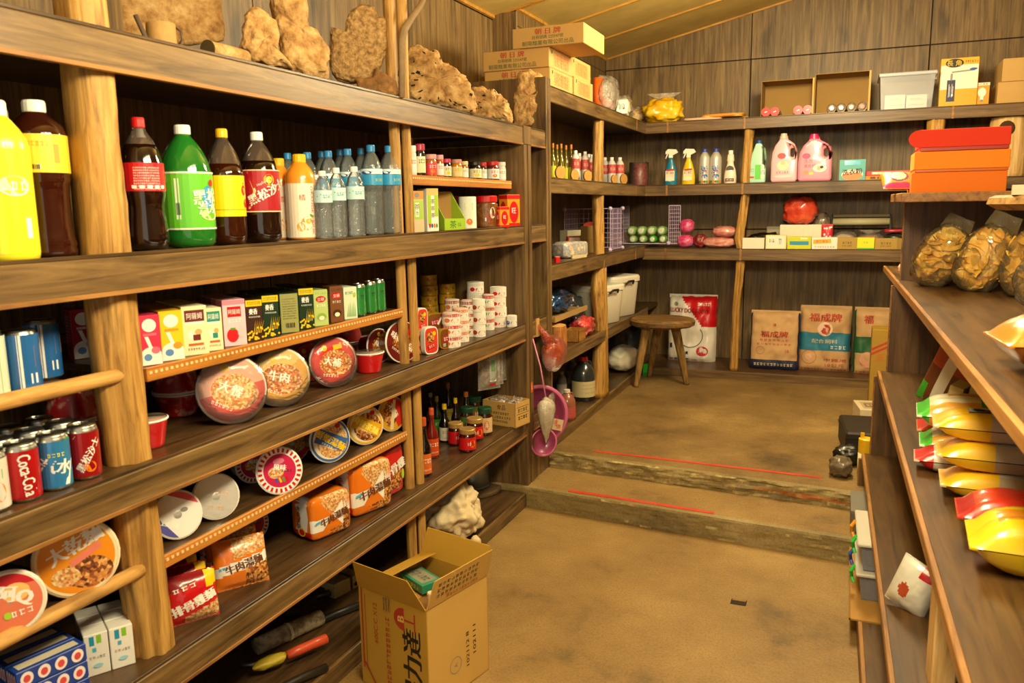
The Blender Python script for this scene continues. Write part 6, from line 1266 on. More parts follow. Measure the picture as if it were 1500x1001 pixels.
P=PX(912,552,-1.62); P.z=B_D; t=crumple('rice_bag','white vacuum-packed rice bag lying on the deck behind the raw post',P,.22,.38,.2,M('d8d0b8',.35,coat=.4,bump=.5,bs=20),cat='bag',seed=51,amp=.10); V,F=blobvf(.12,.08,.07,53,.3,3,3); part('loose_film',t,([(x+.04,y+.22,z+.04) for x,y,z in V],F),clear('pink_film','d88a94',.3,.1,.8,30),True)
basin('black rubber basin standing on edge behind the stool',PX(916,494,-1.72),(.75,-.62,.1),.20,.12,M('1c1a1a',.35,coat=.2),B_D,M('3a3836',.35))
t=thing('dust_brush','bright green plastic brush standing behind the stool','brush',PZ(950,533,.195)); t.location=(-1.46,6.33,ZU); g=G(); g.box(-.025,.025,-.01,.01,0,.10,M('28c838',.4),.004); g.obj('handle',t); g=G(); g.box(-.025,.025,-.012,.012,-.0,.03,M('1c8a28',.6)); g.obj('bristle',t)
# --- stool
t=thing('wooden_stool','rustic three-legged stool with a thick round slab seat','stool',(-1.28,6.06,ZU)); V,F=lathevf([(.21,.455),(.235,.47),(.24,.50),(.225,.515),(.001,.517)],32,True); part('seat',t,([(x*(1+.05*nz((x,y,0),6,2))*1.02,y*(1+.05*nz((x,y,0),5,4))*.92,z) for x,y,z in V],F),wood('stool_wood','X',('4a3218','7d5c30','a07a44'),1.6,.6,.5,12),False)
for x,y,tx,ty in ((-.16,-.15,-.10,-.08),(.19,.05,.10,.0),(-.15,.26,-.05,.12)): pole(t,'leg',[(x,y,0),((x+tx)/2,(y+ty)/2,.25),(tx,ty,.46)],[.020,.030,.036],wood('stool_leg','Z',('5a3f1e','8f6c38','b08c50'),1.6,.6,.5,14),seed=int(x*100),flute=.15)
# ================================================================ back shelves
def BYs(x0,x1,yt,yb,Y,z): return slot(x0,x1,yt,yb,Y=Y,z=z)
def sprayer(label,P,wd,H,m,lm):
    t=thing('spray_bottle',label,'spray bottle',P,facey(P,.3)); k=wd
    part('body',t,lathevf([(.44*k,0),(.47*k,.02*H),(.47*k,.20*H),(.40*k,.42*H),(.26*k,.60*H),(.16*k,.70*H),(.15*k,.76*H)],20,True,1,.62),m,True)
    pr=Pr(); pr.rect(0,.26*H,.62*k,.28*H,M('e8d8b8',.4)); pr.rect(.02*k,.42*H,.5*k,.05*H,REDM,.1); scrib(pr,0,.34*H,.55*k,.07*H,BK,4); pr.disc(0,.17*H,.26*k,.06*H,lm); pr.build('label',t,lambda u,v,e:(u,-.30*k-e,v))
    g=G(); g.box(-.14*k,.14*k,-.10*k,.10*k,.76*H,.82*H,WH); g.obj('collar',t); V=[(-.36*k,0,.86*H),(-.36*k,0,.93*H),(-.2*k,0,H),(.36*k,0,.985*H),(.50*k,0,.90*H),(.36*k,0,.87*H),(.1*k,0,.82*H),(-.12*k,0,.82*H),(-.16*k,0,.88*H)]
    n_=len(V); VV=[(x,-.10*k,z) for x,y,z in V]+[(x,.10*k,z) for x,y,z in V]; part('spray_head',t,(VV,[tuple(range(n_)),tuple(range(2*n_-1,n_-1,-1))]+[(i,i+n_,(i+1)%n_+n_,(i+1)%n_) for i in range(n_)]),M('efe8d8',.35))
    g=G(); g.tube([(-.22*k,0,.88*H),(-.30*k,0,.80*H),(-.36*k,0,.74*H)],.05*k,WH,6); g.obj('trigger',t,True); return t
P,w_,h_=BYs(972,993,220,272,6.50,B_2); sprayer('teal blue spray bottle with white trigger on the back shelf',P,w_,h_,M('1f7a9a',.25,coat=.5),M('d8e8d0',.4))
P,w_,h_=BYs(998,1019,219,271,6.50,B_2); sprayer('yellow spray bottle with white trigger on the back shelf',P,w_,h_,M('e8c41c',.25,coat=.5),M('f0e8b0',.4))
def f_kit(pr,r,a,b): [pr.disc(.006+.02*math.cos(q),(a+b)/2-.01+.03*math.sin(q),.016,.006,M('1c5ab0',.4),10,rot=q) for q in (0,.8,1.6,2.4,3.2,4.0,4.8,5.5)]; scrib(pr,.0,b-.06,.05,.025,M('2a6ab8',.4),3); pr.disc(.01,(a+b)/2,.014,.006,REDM); [pr.disc(-.04+.016*i,a+.012,.009,.010,[BRN,GRN,ORG,BRN,GRN,ORG][i]) for i in range(6)]
for x0,x1,lb in ((1024,1040,'left'),(1040,1057,'right')):
    P,w_,h_=BYs(x0,x1,218,269,6.50,B_2); bottle('cleaner_bottle','silver kitchen cleaner bottle with blue flower print and blue cap, %s one'%lb,'bottle',P,h_,w_/2,'drink',M('c8c4b8',.35,.3,.3),M('3a4ab0',.4),(.03,.70,M('c8c4b8',.35,.3,.3),f_kit),rz=facey(P,.2),n=18)
P,w_,h_=BYs(1061,1079,220,268,6.50,B_2); t=thing('cleaner_bottle','cream white pear-shaped cleaner bottle next to the raw post','bottle',P,facey(P,.2)); part('body',t,lathevf([(.45*w_,0),(.5*w_,.02*h_),(.5*w_,.22*h_),(.42*w_,.42*h_),(.27*w_,.58*h_),(.24*w_,.66*h_),(.30*w_,.70*h_),(.24*w_,.88*h_)],20,True,1,.7),M('ece0c8',.35,coat=.3),True); part('cap',t,lathevf([(.19*w_,.88*h_),(.19*w_,h_)],14,True),WH); pr=Pr(); pr.disc(0,.42*h_,.32*w_,.12*h_,M('4a4038',.5),16,0,PI); pr.rect(0,.12*h_,.66*w_,.09*h_,M('6a2a24',.5)); scrib(pr,0,.12*h_,.5*w_,.05*h_,WH,4); pr.build('label',t,lambda u,v,e:(u,-.36*w_-e,v))
def jug2(label,P,wd,H,m,cap,art,notched=True,hx=.3):
    """flat detergent jug with a cut-through handle, built as an extruded outline with a hole"""
    t=thing('detergent_jug',label,'jug',P,facey(P,.15)); bm=bmesh.new()
    out=[(-.46,0),(.44,0),(.5,.06),(.49,.45),(.46,.66),(.36,.78),(.20,.845),(.10,.87),(.10,.90),(-.22,.90),(-.22,.86),(-.36,.76),(-.46,.62),(-.5,.40),(-.5,.06)] if notched else [(-.46,0),(.46,0),(.5,.04),(.5,.30),(.46,.55),(.38,.78),(.26,.88),(.22,.93),(-.12,.93),(-.18,.86),(-.36,.66),(-.46,.45),(-.5,.06)]
    hole=[(hx-.09,.55),(hx-.04,.50),(hx+.05,.52),(hx+.08,.60),(hx+.05,.68),(hx-.04,.71),(hx-.09,.66)] if notched else [(hx-.05,.45),(hx+.04,.42),(hx+.06,.60),(hx+.0,.76),(hx-.05,.74)]
    n1=len(out)
    vo=[bm.verts.new((x*wd,0,z*H)) for x,z in out]; vh=[bm.verts.new((x*wd,0,z*H)) for x,z in hole]
    eo=[bm.edges.new((vo[i],vo[(i+1)%n1])) for i in range(n1)]; eh=[bm.edges.new((vh[i],vh[(i+1)%len(vh)])) for i in range(len(vh))]
    r=bmesh.ops.triangle_fill(bm,use_beauty=True,use_dissolve=False,edges=eo+eh)
    fs=[f for f in bm.faces]
    ex=bmesh.ops.extrude_face_region(bm,geom=fs); ev=[v for v in ex['geom'] if isinstance(v,bmesh.types.BMVert)]
    dp=wd*.5
    for v in bm.verts: v.co.y=dp/2
    for v in ev: v.co.y=-dp/2
    bmesh.ops.recalc_face_normals(bm,faces=bm.faces[:])
    be=[e for e in bm.edges if len(e.link_faces)==2 and e.calc_face_angle(0)>1.0]
    bmesh.ops.bevel(bm,geom=be,offset=wd*.09,segments=3,affect='EDGES',profile=.6)
    me=bpy.data.meshes.new('body'); bm.to_mesh(me); bm.free(); me.materials.append(m); me.shade_smooth(); ob('body',me,t)
    cx=-.06*wd if notched else .05*wd; part('cap',t,lathevf([(.15*wd,.89*H),(.16*wd,.90*H),(.155*wd,.95*H),(.13*wd,.955*H),(.12*wd,H)],18),cap).location=(cx,0,0)
    pr=Pr(); art(pr,wd,H); pr.build('label',t,on_front(-dp/2),.0012); return t
PJ=M('ecb0bc',.3,coat=.4); PJ2=M('e890a8',.3,coat=.4)
P,w_,h_=BYs(1098,1122,205,266,6.48,B_2); jug2('mint green bleach bottle with blue cap right of the raw post',P,w_,h_,M('a8d8c0',.3,coat=.4),M('1c5ab8',.35),lambda pr,w_,h_:(pr.rect(.05*w_,.26*h_,.34*w_,.34*h_,M('5ac83a',.4)),pr.rect(.32*w_,.26*h_,.2*w_,.3*h_,M('e8e8d8',.4)),pr.text('白',.34*w_,.25*h_,.1*h_,BLU),scrib(pr,-.3*w_,.3*h_,.25*w_,.1*h_,GREY,3),pr.rect(-.3*w_,.14*h_,.26*w_,.04*h_,REDM)),False,.34)
P,w_,h_=BYs(1131,1168,198,268,6.48,B_2); jug2('pale pink fabric softener jug with clear cap',P,w_,h_,PJ,M('d8c0b0',.3,coat=.4),lambda pr,w_,h_:(pr.disc(-.1*w_,.54*h_,.16*w_,.06*h_,REDM),pr.disc(-.05*w_,.34*h_,.22*w_,.10*h_,M('f0d0b0',.4)),pr.disc(-.05*w_,.40*h_,.08*w_,.045*h_,M('e8b890',.4)),scrib(pr,-.05*w_,.20*h_,.5*w_,.05*h_,M('c83a4a',.4),5),pr.disc(-.02*w_,.12*h_,.34*w_,.03*h_,M('f4c8cc',.4))),hx=.30)
P,w_,h_=BYs(1171,1218,199,267,6.48,B_2); jug2('larger deep pink fabric softener jug with magenta cap',P,w_,h_,PJ2,M('c8286a',.35),lambda pr,w_,h_:(pr.disc(-.26*w_,.54*h_,.12*w_,.06*h_,M('c8286a',.4)),pr.text('洗衣',-.2*w_,.43*h_,.08*h_,REDM),pr.text('柔軟精',-.14*w_,.33*h_,.07*h_,REDM),pr.disc(.14*w_,.28*h_,.2*w_,.085*h_,M('f0e0d0',.4)),pr.disc(.12*w_,.28*h_,.06*w_,.045*h_,M('e0a880',.4)),pr.disc(.2*w_,.30*h_,.05*w_,.03*h_,BK),pr.disc(-.26*w_,.2*h_,.08*w_,.04*h_,ORG),pr.disc(-.1*w_,.17*h_,.07*w_,.03*h_,YEL)),hx=.33)
P,w_,h_=BYs(1231,1266,235,265,6.48,B_2); carton('detergent_box','green-blue detergent box with orange swoosh','box',P,w_,.09,h_,M('3a9a94',.4,coat=.2),lambda pr,w_,h_:(pr.rect(0,h_*.5,w_,h_,M('4aa8a8',.4)),pr.rect(0,h_*.85,w_*.6,h_*.2,SKY),pr.disc(0,h_*.28,w_*.42,h_*.26,M('e8dcc0',.4)),pr.disc(.0,h_*.2,w_*.4,h_*.18,ORG),pr.text('洗衣粉',0,h_*.42,h_*.26,BK,.08,bold=.04)),None,None,facey(P,.2))
for i,(x0,x1,y0,c,lb,rz) in enumerate(((1264,1325,262,'c8881c','flat yellow foil-wrap box lying under the red one',.05),(1266,1334,255,'c8201c','flat red foil-wrap box lying across the yellow one',-.10),(1318,1342,262,'d8a0a8','small pinkish packet at the end of the foil-wrap boxes',.1))):
    A,w_,_=BYs(x0,x1,245,263,6.50+.02*i,B_2+(.034 if i==1 else 0)); carton('wrap_box',lb,'box',A,w_,.07,.032,M(c,.4,coat=.2),lambda pr,w_,h_,i=i:(pr.rect(0,h_*.5,w_*.6,h_*.5,[BRN,M('e8e8d0',.4),WH][i]),scrib(pr,0,h_*.5,w_*.4,h_*.4,[YEL,GRN,REDM][i],5)),None,None,rz)
# top shelf of the back wall
def openbox(label,x0,x1,yt,yb,Y):
    A=PY(x0,yb,Y);B=PY(x1,yb,Y); H=(yb-yt)*mpp(A); w_=B.x-A.x; t=thing('open_carton',label,'box',((A.x+B.x)/2,Y,B_T)); th=.004; g=G(); d_=.26; m=M('9a7434',.75,var=.1,bs=10)
    g.box(-w_/2,w_/2,0,d_,0,th,m); g.box(-w_/2,w_/2,0,d_,H-th,H,m); g.box(-w_/2,-w_/2+th,0,d_,th,H-th,m); g.box(w_/2-th,w_/2,0,d_,th,H-th,m); g.box(-w_/2,w_/2,d_-th,d_,0,H,m); g.obj('carton_shell',t); g=G(); g.box(w_/2-.012,w_/2+.001,-.006,.004,0,H,M('c8a25c',.7)); g.obj('edge_flap',t); return t
openbox('open-fronted cardboard box, left of two, with four red-capped cans inside',1114,1191,120,171,6.46); openbox('open-fronted cardboard box, right of two, holding four gas cans',1192,1273,112,169,6.46)
for i,(cx,kind) in enumerate(((1122,0),(1135,0),(1169,0),(1183,0),(1218,1),(1232,1),(1247,1),(1263,1))):
    P=PY(cx,160,6.47); r=.034; P=Vector((P.x,6.475,B_T+.0045+r)); lb=('red-capped spray can lying in the left open box, %s' if kind==0 else 'silver-rimmed gas can lying in the right open box, %s')%('first from left','second from left','third from left','fourth from left')[i%4]
    t=thing('gas_can',lb,'can',P,0,'cans lying in the open boxes'); rot=lambda V:[(a,c,b) for a,b,c in V]
    V,F=lathevf([(r*.9,0),(r,.01),(r,.20),(r*.9,.21)],20); part('body',t,(rot(V),F),M('8a8a86',.35,.7),True)
    if kind==0: V,F=lathevf([(r*.97,-.008),(r,0),(r*.9,.002)],20); part('cap',t,(rot(V),F),REDM); pr=Pr(); pr.rect(0,.0,.02,.006,WH,.3); pr.build('cap_print',t,lambda u,v,e:(u,-.0085-e,v))
    else:
        V,F=lathevf([(r*.96,-.004),(r*.8,-.002)],20,False); part('rim',t,(rot(V),F),ALU); V,F=lathevf([(r*.45,-.012),(r*.45,0)],14); part('nozzle_cap',t,(rot(V),F),REDM); V,F=lathevf([(r*.8,-.001),(r*.46,-.003)],18); part('dome',t,(rot(V),F),M('6a5a44',.4,.4))
P,w_,h_=BYs(1291,1362,108,160,6.56,B_T); t=thing('clear_bin','clear plastic storage box with lid holding white boxes','bin',P); PL=clear('bin_clear','eef0f4',.30,.15)
V=[];F=[]
for s,z in ((.92,0),(1,h_*.88)): V+=[(-w_/2*s,-.15*s,z),(w_/2*s,-.15*s,z),(w_/2*s,.15*s,z),(-w_/2*s,.15*s,z)]
F=[(0,1,2,3)]+[(i,(i+1)%4,(i+1)%4+4,i+4) for i in range(4)]; part('tub',t,(V,F),PL)
g=G(); g.box(-w_/2-.012,w_/2+.014,-.165,.165,h_*.88,h_*.98,clear('bin_lid','e8ecf4',.6,.2),.006); g.obj('lid',t); g=G(); g.box(w_/2-.0,w_/2+.02,-.03,.03,h_*.80,h_*1.02,WH,.003); g.obj('latch',t)
for i,(dx,dy,hh) in enumerate(((-.075,0,.10),(.075,.01,.095))):
    carton('white_box','white printed box inside the clear storage box, %s one'%('left','right')[i],'box',P+Vector((dx*w_/.3*.8,dy,.004)),w_*.38,.2,hh,M('ece6da',.5),lambda pr,w_,h_:(scrib(pr,0,h_*.7,w_*.6,h_*.12,GREY,6),pr.rect(0,h_*.3,w_*.8,.002,GREY)))
P,w_,h_=BYs(1379,1428,86,155,6.52,B_T); carton('torch_box','yellow and white boxed blow torch with black round badge','box',P,w_,.09,h_,M('d8a41c',.45),lambda pr,w_,h_:(pr.rect(0,h_*.62,w_*.98,h_*.50,M('ece4d4',.4)),pr.rect(0,h_*.93,w_*.98,h_*.14,M('e0aa1c',.4)),pr.disc(-w_*.14,h_*.90,w_*.24,h_*.09,BK),pr.text('長',-w_*.26,h_*.90,h_*.11,YEL),pr.text('角',-w_*.04,h_*.90,h_*.11,YEL),scrib(pr,w_*.3,h_*.92,w_*.34,h_*.05,BK,6),pr.rect(-w_*.2,h_*.34,w_*.22,h_*.44,M('2a2a4a',.4)),pr.rect(-w_*.2,h_*.62,w_*.06,h_*.14,GREY),pr.rect(w_*.1,h_*.73,w_*.6,h_*.03,GREY,.06),pr.disc(w_*.36,h_*.76,w_*.10,h_*.025,BLU,rot=.06),scrib(pr,-w_*.2,h_*.34,w_*.16,h_*.3,WH,2)),None,None,facey(P,.1))
P,w_,h_=BYs(1428,1447,119,152,6.52,B_T); carton('bulb_box','small yellow light bulb box with white bulb picture','box',P,w_,.07,h_,M('d8981c',.45),lambda pr,w_,h_:(pr.disc(0,h_*.58,w_*.28,h_*.2,M('f4ecdc',.4)),pr.rect(0,h_*.34,w_*.24,h_*.2,M('f4ecdc',.4)),pr.rect(0,h_*.22,w_*.2,h_*.1,GREY),pr.rect(0,h_*.93,w_,h_*.12,M('ece4d4',.4)),scrib(pr,0,h_*.93,w_*.8,h_*.06,BK,4)),None,None,facey(P,.1))
PK=M('b87a8a',.6)
for i,(z,sh,lb) in enumerate(((0,0,'lower'),(.152,.02,'upper'))):
    A=PY(1460,150,6.5); t=cbox('carton','tan cardboard carton with pink print at the right end, %s one'%lb,A.x+sh,A.x+sh+.42,6.50,6.85,B_T+z,B_T+z+.15,lambda pr,w_,h_:(pr.rect(.02,h_*.85,.10,.02,PK),pr.rect(.02,h_*.85,.08,.012,CARD2)),None)
# third back shelf
zb=B_3-.022
def pinkbag(cx,yb,x0,x1,yt,c,lb,seed):
    P,w_,h_=BYs(x0,x1,yt,yb,6.58,zb); crumple('toy_bag',lb,P,w_,.18,h_,c,seed=seed,amp=.14)
PKB=mottled('pink_pattern',('a8285a','d0407a','e86a90','3a5ab0'),16,.35,.5,40,.4); PKP=mottled('pale_pink_pack',('a85a54','d08a80','e0a89a'),18,.35,.8,40,.4)
P,w_,h_=BYs(992,1017,339,358,6.52,zb); crumple('toy_ball','pink patterned bundle on the third back shelf, lower one',P,w_,.12,h_,PKB,seed=61,amp=.06); P,w_,h_=BYs(996,1017,320,340,6.52,zb); P.z=zb+.118; crumple('toy_ball','pink patterned bundle resting on the lower one',P,w_,.12,h_,PKB,seed=62,amp=.06)
P,w_,h_=BYs(1016,1036,339,359,6.52,zb); crumple('plastic_bag','small dark red bag between pink bundles and pale pink packs',P,w_,.12,h_,mottled('dkred_bag',('4a1418','8a2a30','a84a4a'),14,.35,.8,40,.4),seed=63,amp=.15)
P,w_,h_=BYs(1030,1078,344,360,6.50,zb); crumple('plastic_bag','long pale pink pack lying in front',P,w_,.16,h_,PKP,seed=64,amp=.10); P,w_,h_=BYs(1044,1080,332,352,6.52,zb+.085); crumple('plastic_bag','pale pink pack lying on top of the long one',P,w_,.18,h_*.8,PKP,seed=65,amp=.10)
sb=[(1088,1120,350,366,'e8dcc8','plain white small box at the shelf front beside the post',None),(1122,1152,348,368,'e0d890','white and yellow small box with scribbled writing',1),(1154,1188,348,366,'c8cc28','yellow-green small box with blue stripe',2),(1190,1226,349,366,'ece4d8','white small box with orange banner',3),(1227,1255,349,366,'a8883c','tan small box, left of the yellow note box',4),(1256,1280,349,366,'d8dc20','lemon yellow small box with green edge',5),(1282,1313,350,366,'a8883c','tan small box, right of the yellow note box',4),(1314,1330,350,366,'98782f','tan small box partly behind the display shelving',None)]
for i,(x0,x1,yt,yb,c,lb,kd) in enumerate(sb):
    P,w_,h_=BYs(x0,x1,yt,yb,6.43,zb)
    def ff(pr,w_,h_,kd=kd):
        if kd==1: pr.rect(0,h_*.5,w_*.86,h_*.9,M('ece4d4',.5)); scrib(pr,-.2*w_,h_*.6,.3*w_,h_*.3,BK,2); scrib(pr,.2*w_,h_*.55,.2*w_,h_*.5,GREY,1)
        if kd==2: pr.rect(0,h_*.48,w_*.8,h_*.3,M('2a8ab0',.4)); pr.rect(w_*.2,h_*.85,w_*.3,h_*.1,WH)
        if kd==3: pr.rect(-.1*w_,h_*.66,w_*.7,h_*.36,M('e8a81c',.4),.05); scrib(pr,-.1*w_,h_*.66,w_*.5,h_*.2,REDM,4); scrib(pr,0,h_*.2,w_*.8,h_*.14,GREY,8)
        if kd==4: scrib(pr,0,h_*.55,w_*.5,h_*.2,BK,4); scrib(pr,0,h_*.3,w_*.5,h_*.1,BK,5)
        if kd==5: pr.rect(0,h_*.06,w_,h_*.1,GRN); scrib(pr,0,h_*.6,w_*.3,h_*.2,OLIVE,2)
    carton('small_box',lb,'box',P,w_*.96,.07,h_,M(c,.6),ff if kd else None,None,None,0,mtop=BK if i==0 else None)
P,w_,h_=BYs(1145,1210,328,349,6.62,zb); carton('white_tray','long white box behind the row of small boxes','box',P,w_,.14,h_*1.6,M('e4d8c4',.5),lambda pr,w_,h_:[pr.rect(-w_*.4+w_*.2*i,h_*.5,.001,h_*.9,M('c8bca8',.5)) for i in range(5)])
P2=Vector((P.x-.03,P.y,zb+h_*1.6+.002)); crumple('plastic_bag','big round orange-red plastic bag on the white box',P2,.25,.2,.21,mottled('orange_red_bag',('a82c1c','d0442c','e86a48'),7,.3,.9,24,.5),seed=71,amp=.16)
P,w_,h_=BYs(1190,1217,298,348,6.76,zb); crumple('plastic_bag','greyish clear bag standing behind the orange-red one',P,w_,.15,h_,M('7a6a58',.35,coat=.3,bump=.6,bs=20),seed=73,amp=.18)
P,w_,h_=BYs(1204,1220,312,347,6.52,zb); t=bag('candy_packet','red polka-dot packet standing upright behind the small boxes',P,w_,h_,.05,M('c8283c',.35,coat=.4),None,lambda pr,w_,h_:[pr.disc((random.Random(i).random()-.5)*w_*.8,h_*(.1+.8*random.Random(i+50).random()),w_*.08,w_*.08,WH,8) for i in range(14)],0,seed=3)
t=thing('tape_dispenser','grey-framed roll holder with a cream roll','dispenser',PY(1260,345,6.80)); t.location.z=zb; k=.0058
for s in (-1,1): g=G(); V,F=lathevf([(.06,-.006),(.065,0),(.06,.006)],18); g.add([(s*.205+c,a*.6,b*1.9+.13) for a,b,c in V],F,M('4a4a48',.4)); g.obj('side_plate',t)
g=G(); g.tube([(-.2,0,.19),(.2,0,.19)],.028,M('d8cca0',.5),18); g.obj('cream_roll',t,True); g=G(); g.box(-.2,.2,.02,.09,.225,.245,M('8a7a5c',.6)); g.obj('top_bar',t)
P,w_,h_=BYs(1220,1256,324,348,6.55,zb); crumple('plastic_bag','clear bag of pale beige goods before the roll holder',P,w_,.14,h_,CBAG,seed=75,amp=.14,inner=M('a8947a',.6)); P,w_,h_=BYs(1257,1294,326,348,6.55,zb); crumple('plastic_bag','clear bag of red goods tied at the top',P,w_,.14,h_,CBAG,seed=77,amp=.14,inner=M('b83038',.5),ears=2)
P,w_,h_=BYs(1296,1330,318,347,6.62,zb); crumple('plastic_bag','dark bag with lime patch at the end of the third back shelf',P,w_,.16,h_*.75,mottled('lime_dark',('1a1a14','2a2a20','7a8a2a'),9,.4,.8,30,.3),seed=79,amp=.14); t=thing('red_packet','flat red packet lying on the dark bag','packet',P+Vector((0,0,h_*.76)));  part('wrapper',t,blobvf(w_,.14,.03,5,.1,2,3,sq=.5),M('a82838',.4,coat=.3),True)
P,w_,h_=BYs(1098,1145,328,350,6.60,zb); crumple('plastic_bag','black crumpled bag left of the white box',P,w_,.16,h_,M('14120f',.35,coat=.4,bump=.8,bs=20),seed=81,amp=.25); P,w_,h_=BYs(1124,1146,320,349,6.80,zb); carton('grey_card_box','grey card box behind the black bag','box',P,w_,.05,h_,M('8a7e68',.6),lambda pr,w_,h_:pr.rect(0,h_*.75,w_*.9,h_*.2,M('a89c84',.6)))
# sacks on the deck
def sack(name,label,P,w_,h_,d_,zones,art,m,seed,cat='sack',tilt=-.12,rz=0):
    t=thing(name,label,cat,P,rot=(tilt,0,rz)); n=28; V=[];F=[];fm=[];ms=[m]
    def prof(u,v): return (max(0,1-abs(2*u-1)**5)**.4)*(max(0,1-max(0,(v-.86)/.14)**2)**.5*.85+.15)*(1 if v>.06 else .6+.4*v/.06)
    f=lambda u,v:d_/2*prof(u,v)*(1+.28*nz((u*3,v*3,0),1.5,seed)+.12*nz((u*9,v*9,0),1.5,seed+1))
    for s in (-1,1):
        k=len(V)
        for i in range(n+1):
            for j in range(n+1):
                u,v=i/n,j/n; e=1+.03*nz((v*4,s*2,u),2,seed); V.append(((u-.5)*w_*e,s*f(u,v)+d_/2,v*h_*(1+.02*nz((u*4,0,0),2,seed))))
        for i in range(n):
            for j in range(n):
                a=k+i*(n+1)+j; F.append((a,a+n+1,a+n+2,a+1) if s<0 else (a,a+1,a+n+2,a+n+1)); mm=zones((i+.5)/n,(j+.5)/n) if s<0 else None
                if mm is not None and mm not in ms: ms.append(mm)
                fm.append(ms.index(mm) if mm is not None else 0)
    ob('sack_body',mesh('sack_body',V,F,ms,fm,True),t); pr=Pr(); art(pr,w_,h_); pr.build('front_print',t,lambda u,v,e:(u,d_/2-f(u/w_+.5,min(1,v/h_))-e,v),.003)
    g=G(); N=16
    for i in range(N): x0=-w_/2+w_*i/N; g.box(x0,x0+w_/N,d_/2-.008+.004*(i%2),d_/2+.004+.004*(i%2),h_*.975,h_*1.03,m)
    g.obj('stitched_top',t); return t
KR=M('c8a070',.8,var=.12,bump=.4,bs=14); NAVY=M('1c2448',.6); INK=M('b83a2c',.7)
P=Vector((PY(1011,480,6.72).x,6.72,B_D)); w_,h_=.40,.55
sack('dog_food_bag','white and red dog food bag with blue stripes standing behind the stool',P,w_,h_,.16,lambda u,v:(REDM if v>.52+.0 and (u+v)>1.28 and v>.48 else (M('d8d0c4',.5) if u<.5 and v<.2 else None)),lambda pr,w_,h_:(pr.text('LUCKY DOG FOOD',-.02,h_*.78,h_*.085,M('8a1014',.5),-.04,w=w_*.78,bold=.04),pr.disc(-.13,h_*.88,.018,.018,GREY),pr.ring(0,h_*.40,.095,.101,BK,30,PI*.7,PI*2.2),scrib(pr,.10,h_*.88,.10,.03,WH,5),pr.disc(.10,h_*.17,.05,.04,REDM),pr.text('犬食',.10,h_*.17,.03,WH),[pr.poly([(-.17+.045*i,h_*.04),(-.145+.045*i,h_*.04),(-.15+.045*i,h_*(.28-.04*i)),(-.168+.045*i,h_*(.28-.04*i))],NAVY) for i in range(4)],pr.rect(-.06,h_*.03,.24,.015,M('c8a8a0',.5))),M('e4dccf',.35,coat=.3,bump=.3,bs=20),91,'bag',-.10)
def a1(pr,w_,h_): pr.text('福成牌',0,h_*.62,h_*.10,INK,w=w_*.55,bold=.04); pr.text('牌',.0,h_*.78,h_*.05,INK); scrib(pr,0,h_*.52,w_*.6,h_*.035,INK,7); scrib(pr,0,h_*.45,w_*.7,h_*.03,INK,9,seed=2); pr.ring(-.1,h_*.34,.03,.032,INK); pr.text('10',.1,h_*.34,h_*.06,INK); scrib(pr,0,h_*.10,w_*.8,h_*.05,M('d8c49a',.6),12)
P=Vector((PY(1134,500,6.60).x,6.56,B_D)); sack('feed_sack','brown paper feed sack with navy bottom band, left of three',P,.375,.46,.16,lambda u,v:NAVY if (v<.17 or u<.03 or u>.97 or .95<v<.97) else None,a1,KR,93)
BLUF=M('2a7a9a',.6)
def a2(pr,w_,h_): pr.text('福成牌',.0,h_*.84,h_*.12,INK,w=w_*.62,bold=.04); pr.disc(.0,h_*.66,.055,.055,M('e8c8b0',.6)); pr.disc(0,h_*.66,.038,.038,INK); pr.text('食',0,h_*.66,.04,M('e8c8b0',.6)); pr.text('配合飼料',.0,h_*.47,h_*.06,M('d8d0b8',.6),w=w_*.5); scrib(pr,.1,h_*.38,.12,.03,WH,4); pr.ring(-.11,h_*.22,.052,.055,INK); pr.disc(-.115,h_*.22,.025,.03,M('d8a888',.7)); pr.text('中雞用',.08,h_*.18,h_*.05,INK,w=.16); pr.text('10公斤',.08,h_*.10,h_*.05,INK,w=.14); scrib(pr,0,h_*.03,w_*.9,h_*.025,INK,14)
P=Vector((PY(1208,495,6.66).x,6.64,B_D)); sack('feed_sack','brown paper feed sack with a wide blue band, middle of three',P,.375,.50,.16,lambda u,v:BLUF if .33<v<.62 and not ((u-.5)**2*1.0+(v-.66)**2*1.5<.012) else None,a2,KR,95)
GRF=M('1f5a34',.6)
def a3(pr,w_,h_): pr.text('福',-.1,h_*.84,h_*.12,INK,bold=.04); pr.disc(-.10,h_*.22,.05,.06,M('d89a80',.7)); scrib(pr,0,h_*.03,w_*.9,h_*.025,INK,14)
P=Vector((PY(1280,495,6.64).x+.06,6.62,B_D)); sack('feed_sack','brown paper feed sack with dark green band, right of three',P,.40,.50,.17,lambda u,v:GRF if (.33<v<.58 or u<.05) else None,a3,KR,97)
P=Vector((.24,6.0,ZU)); cbox('yellow_carton','ochre carton with red diagonal stripes and a character behind the display shelving',.18,.44,5.85,6.05,ZU+.0,ZU+.52,lambda pr,w_,h_:(pr.rect(-w_*.2,h_*.82,w_*.7,.014,INKR,.5),pr.rect(-w_*.2,h_*.76,w_*.7,.014,INKR,.5),pr.text('黃',-w_*.28,h_*.64,.05,INKO)),None,M('a8842c',.7))
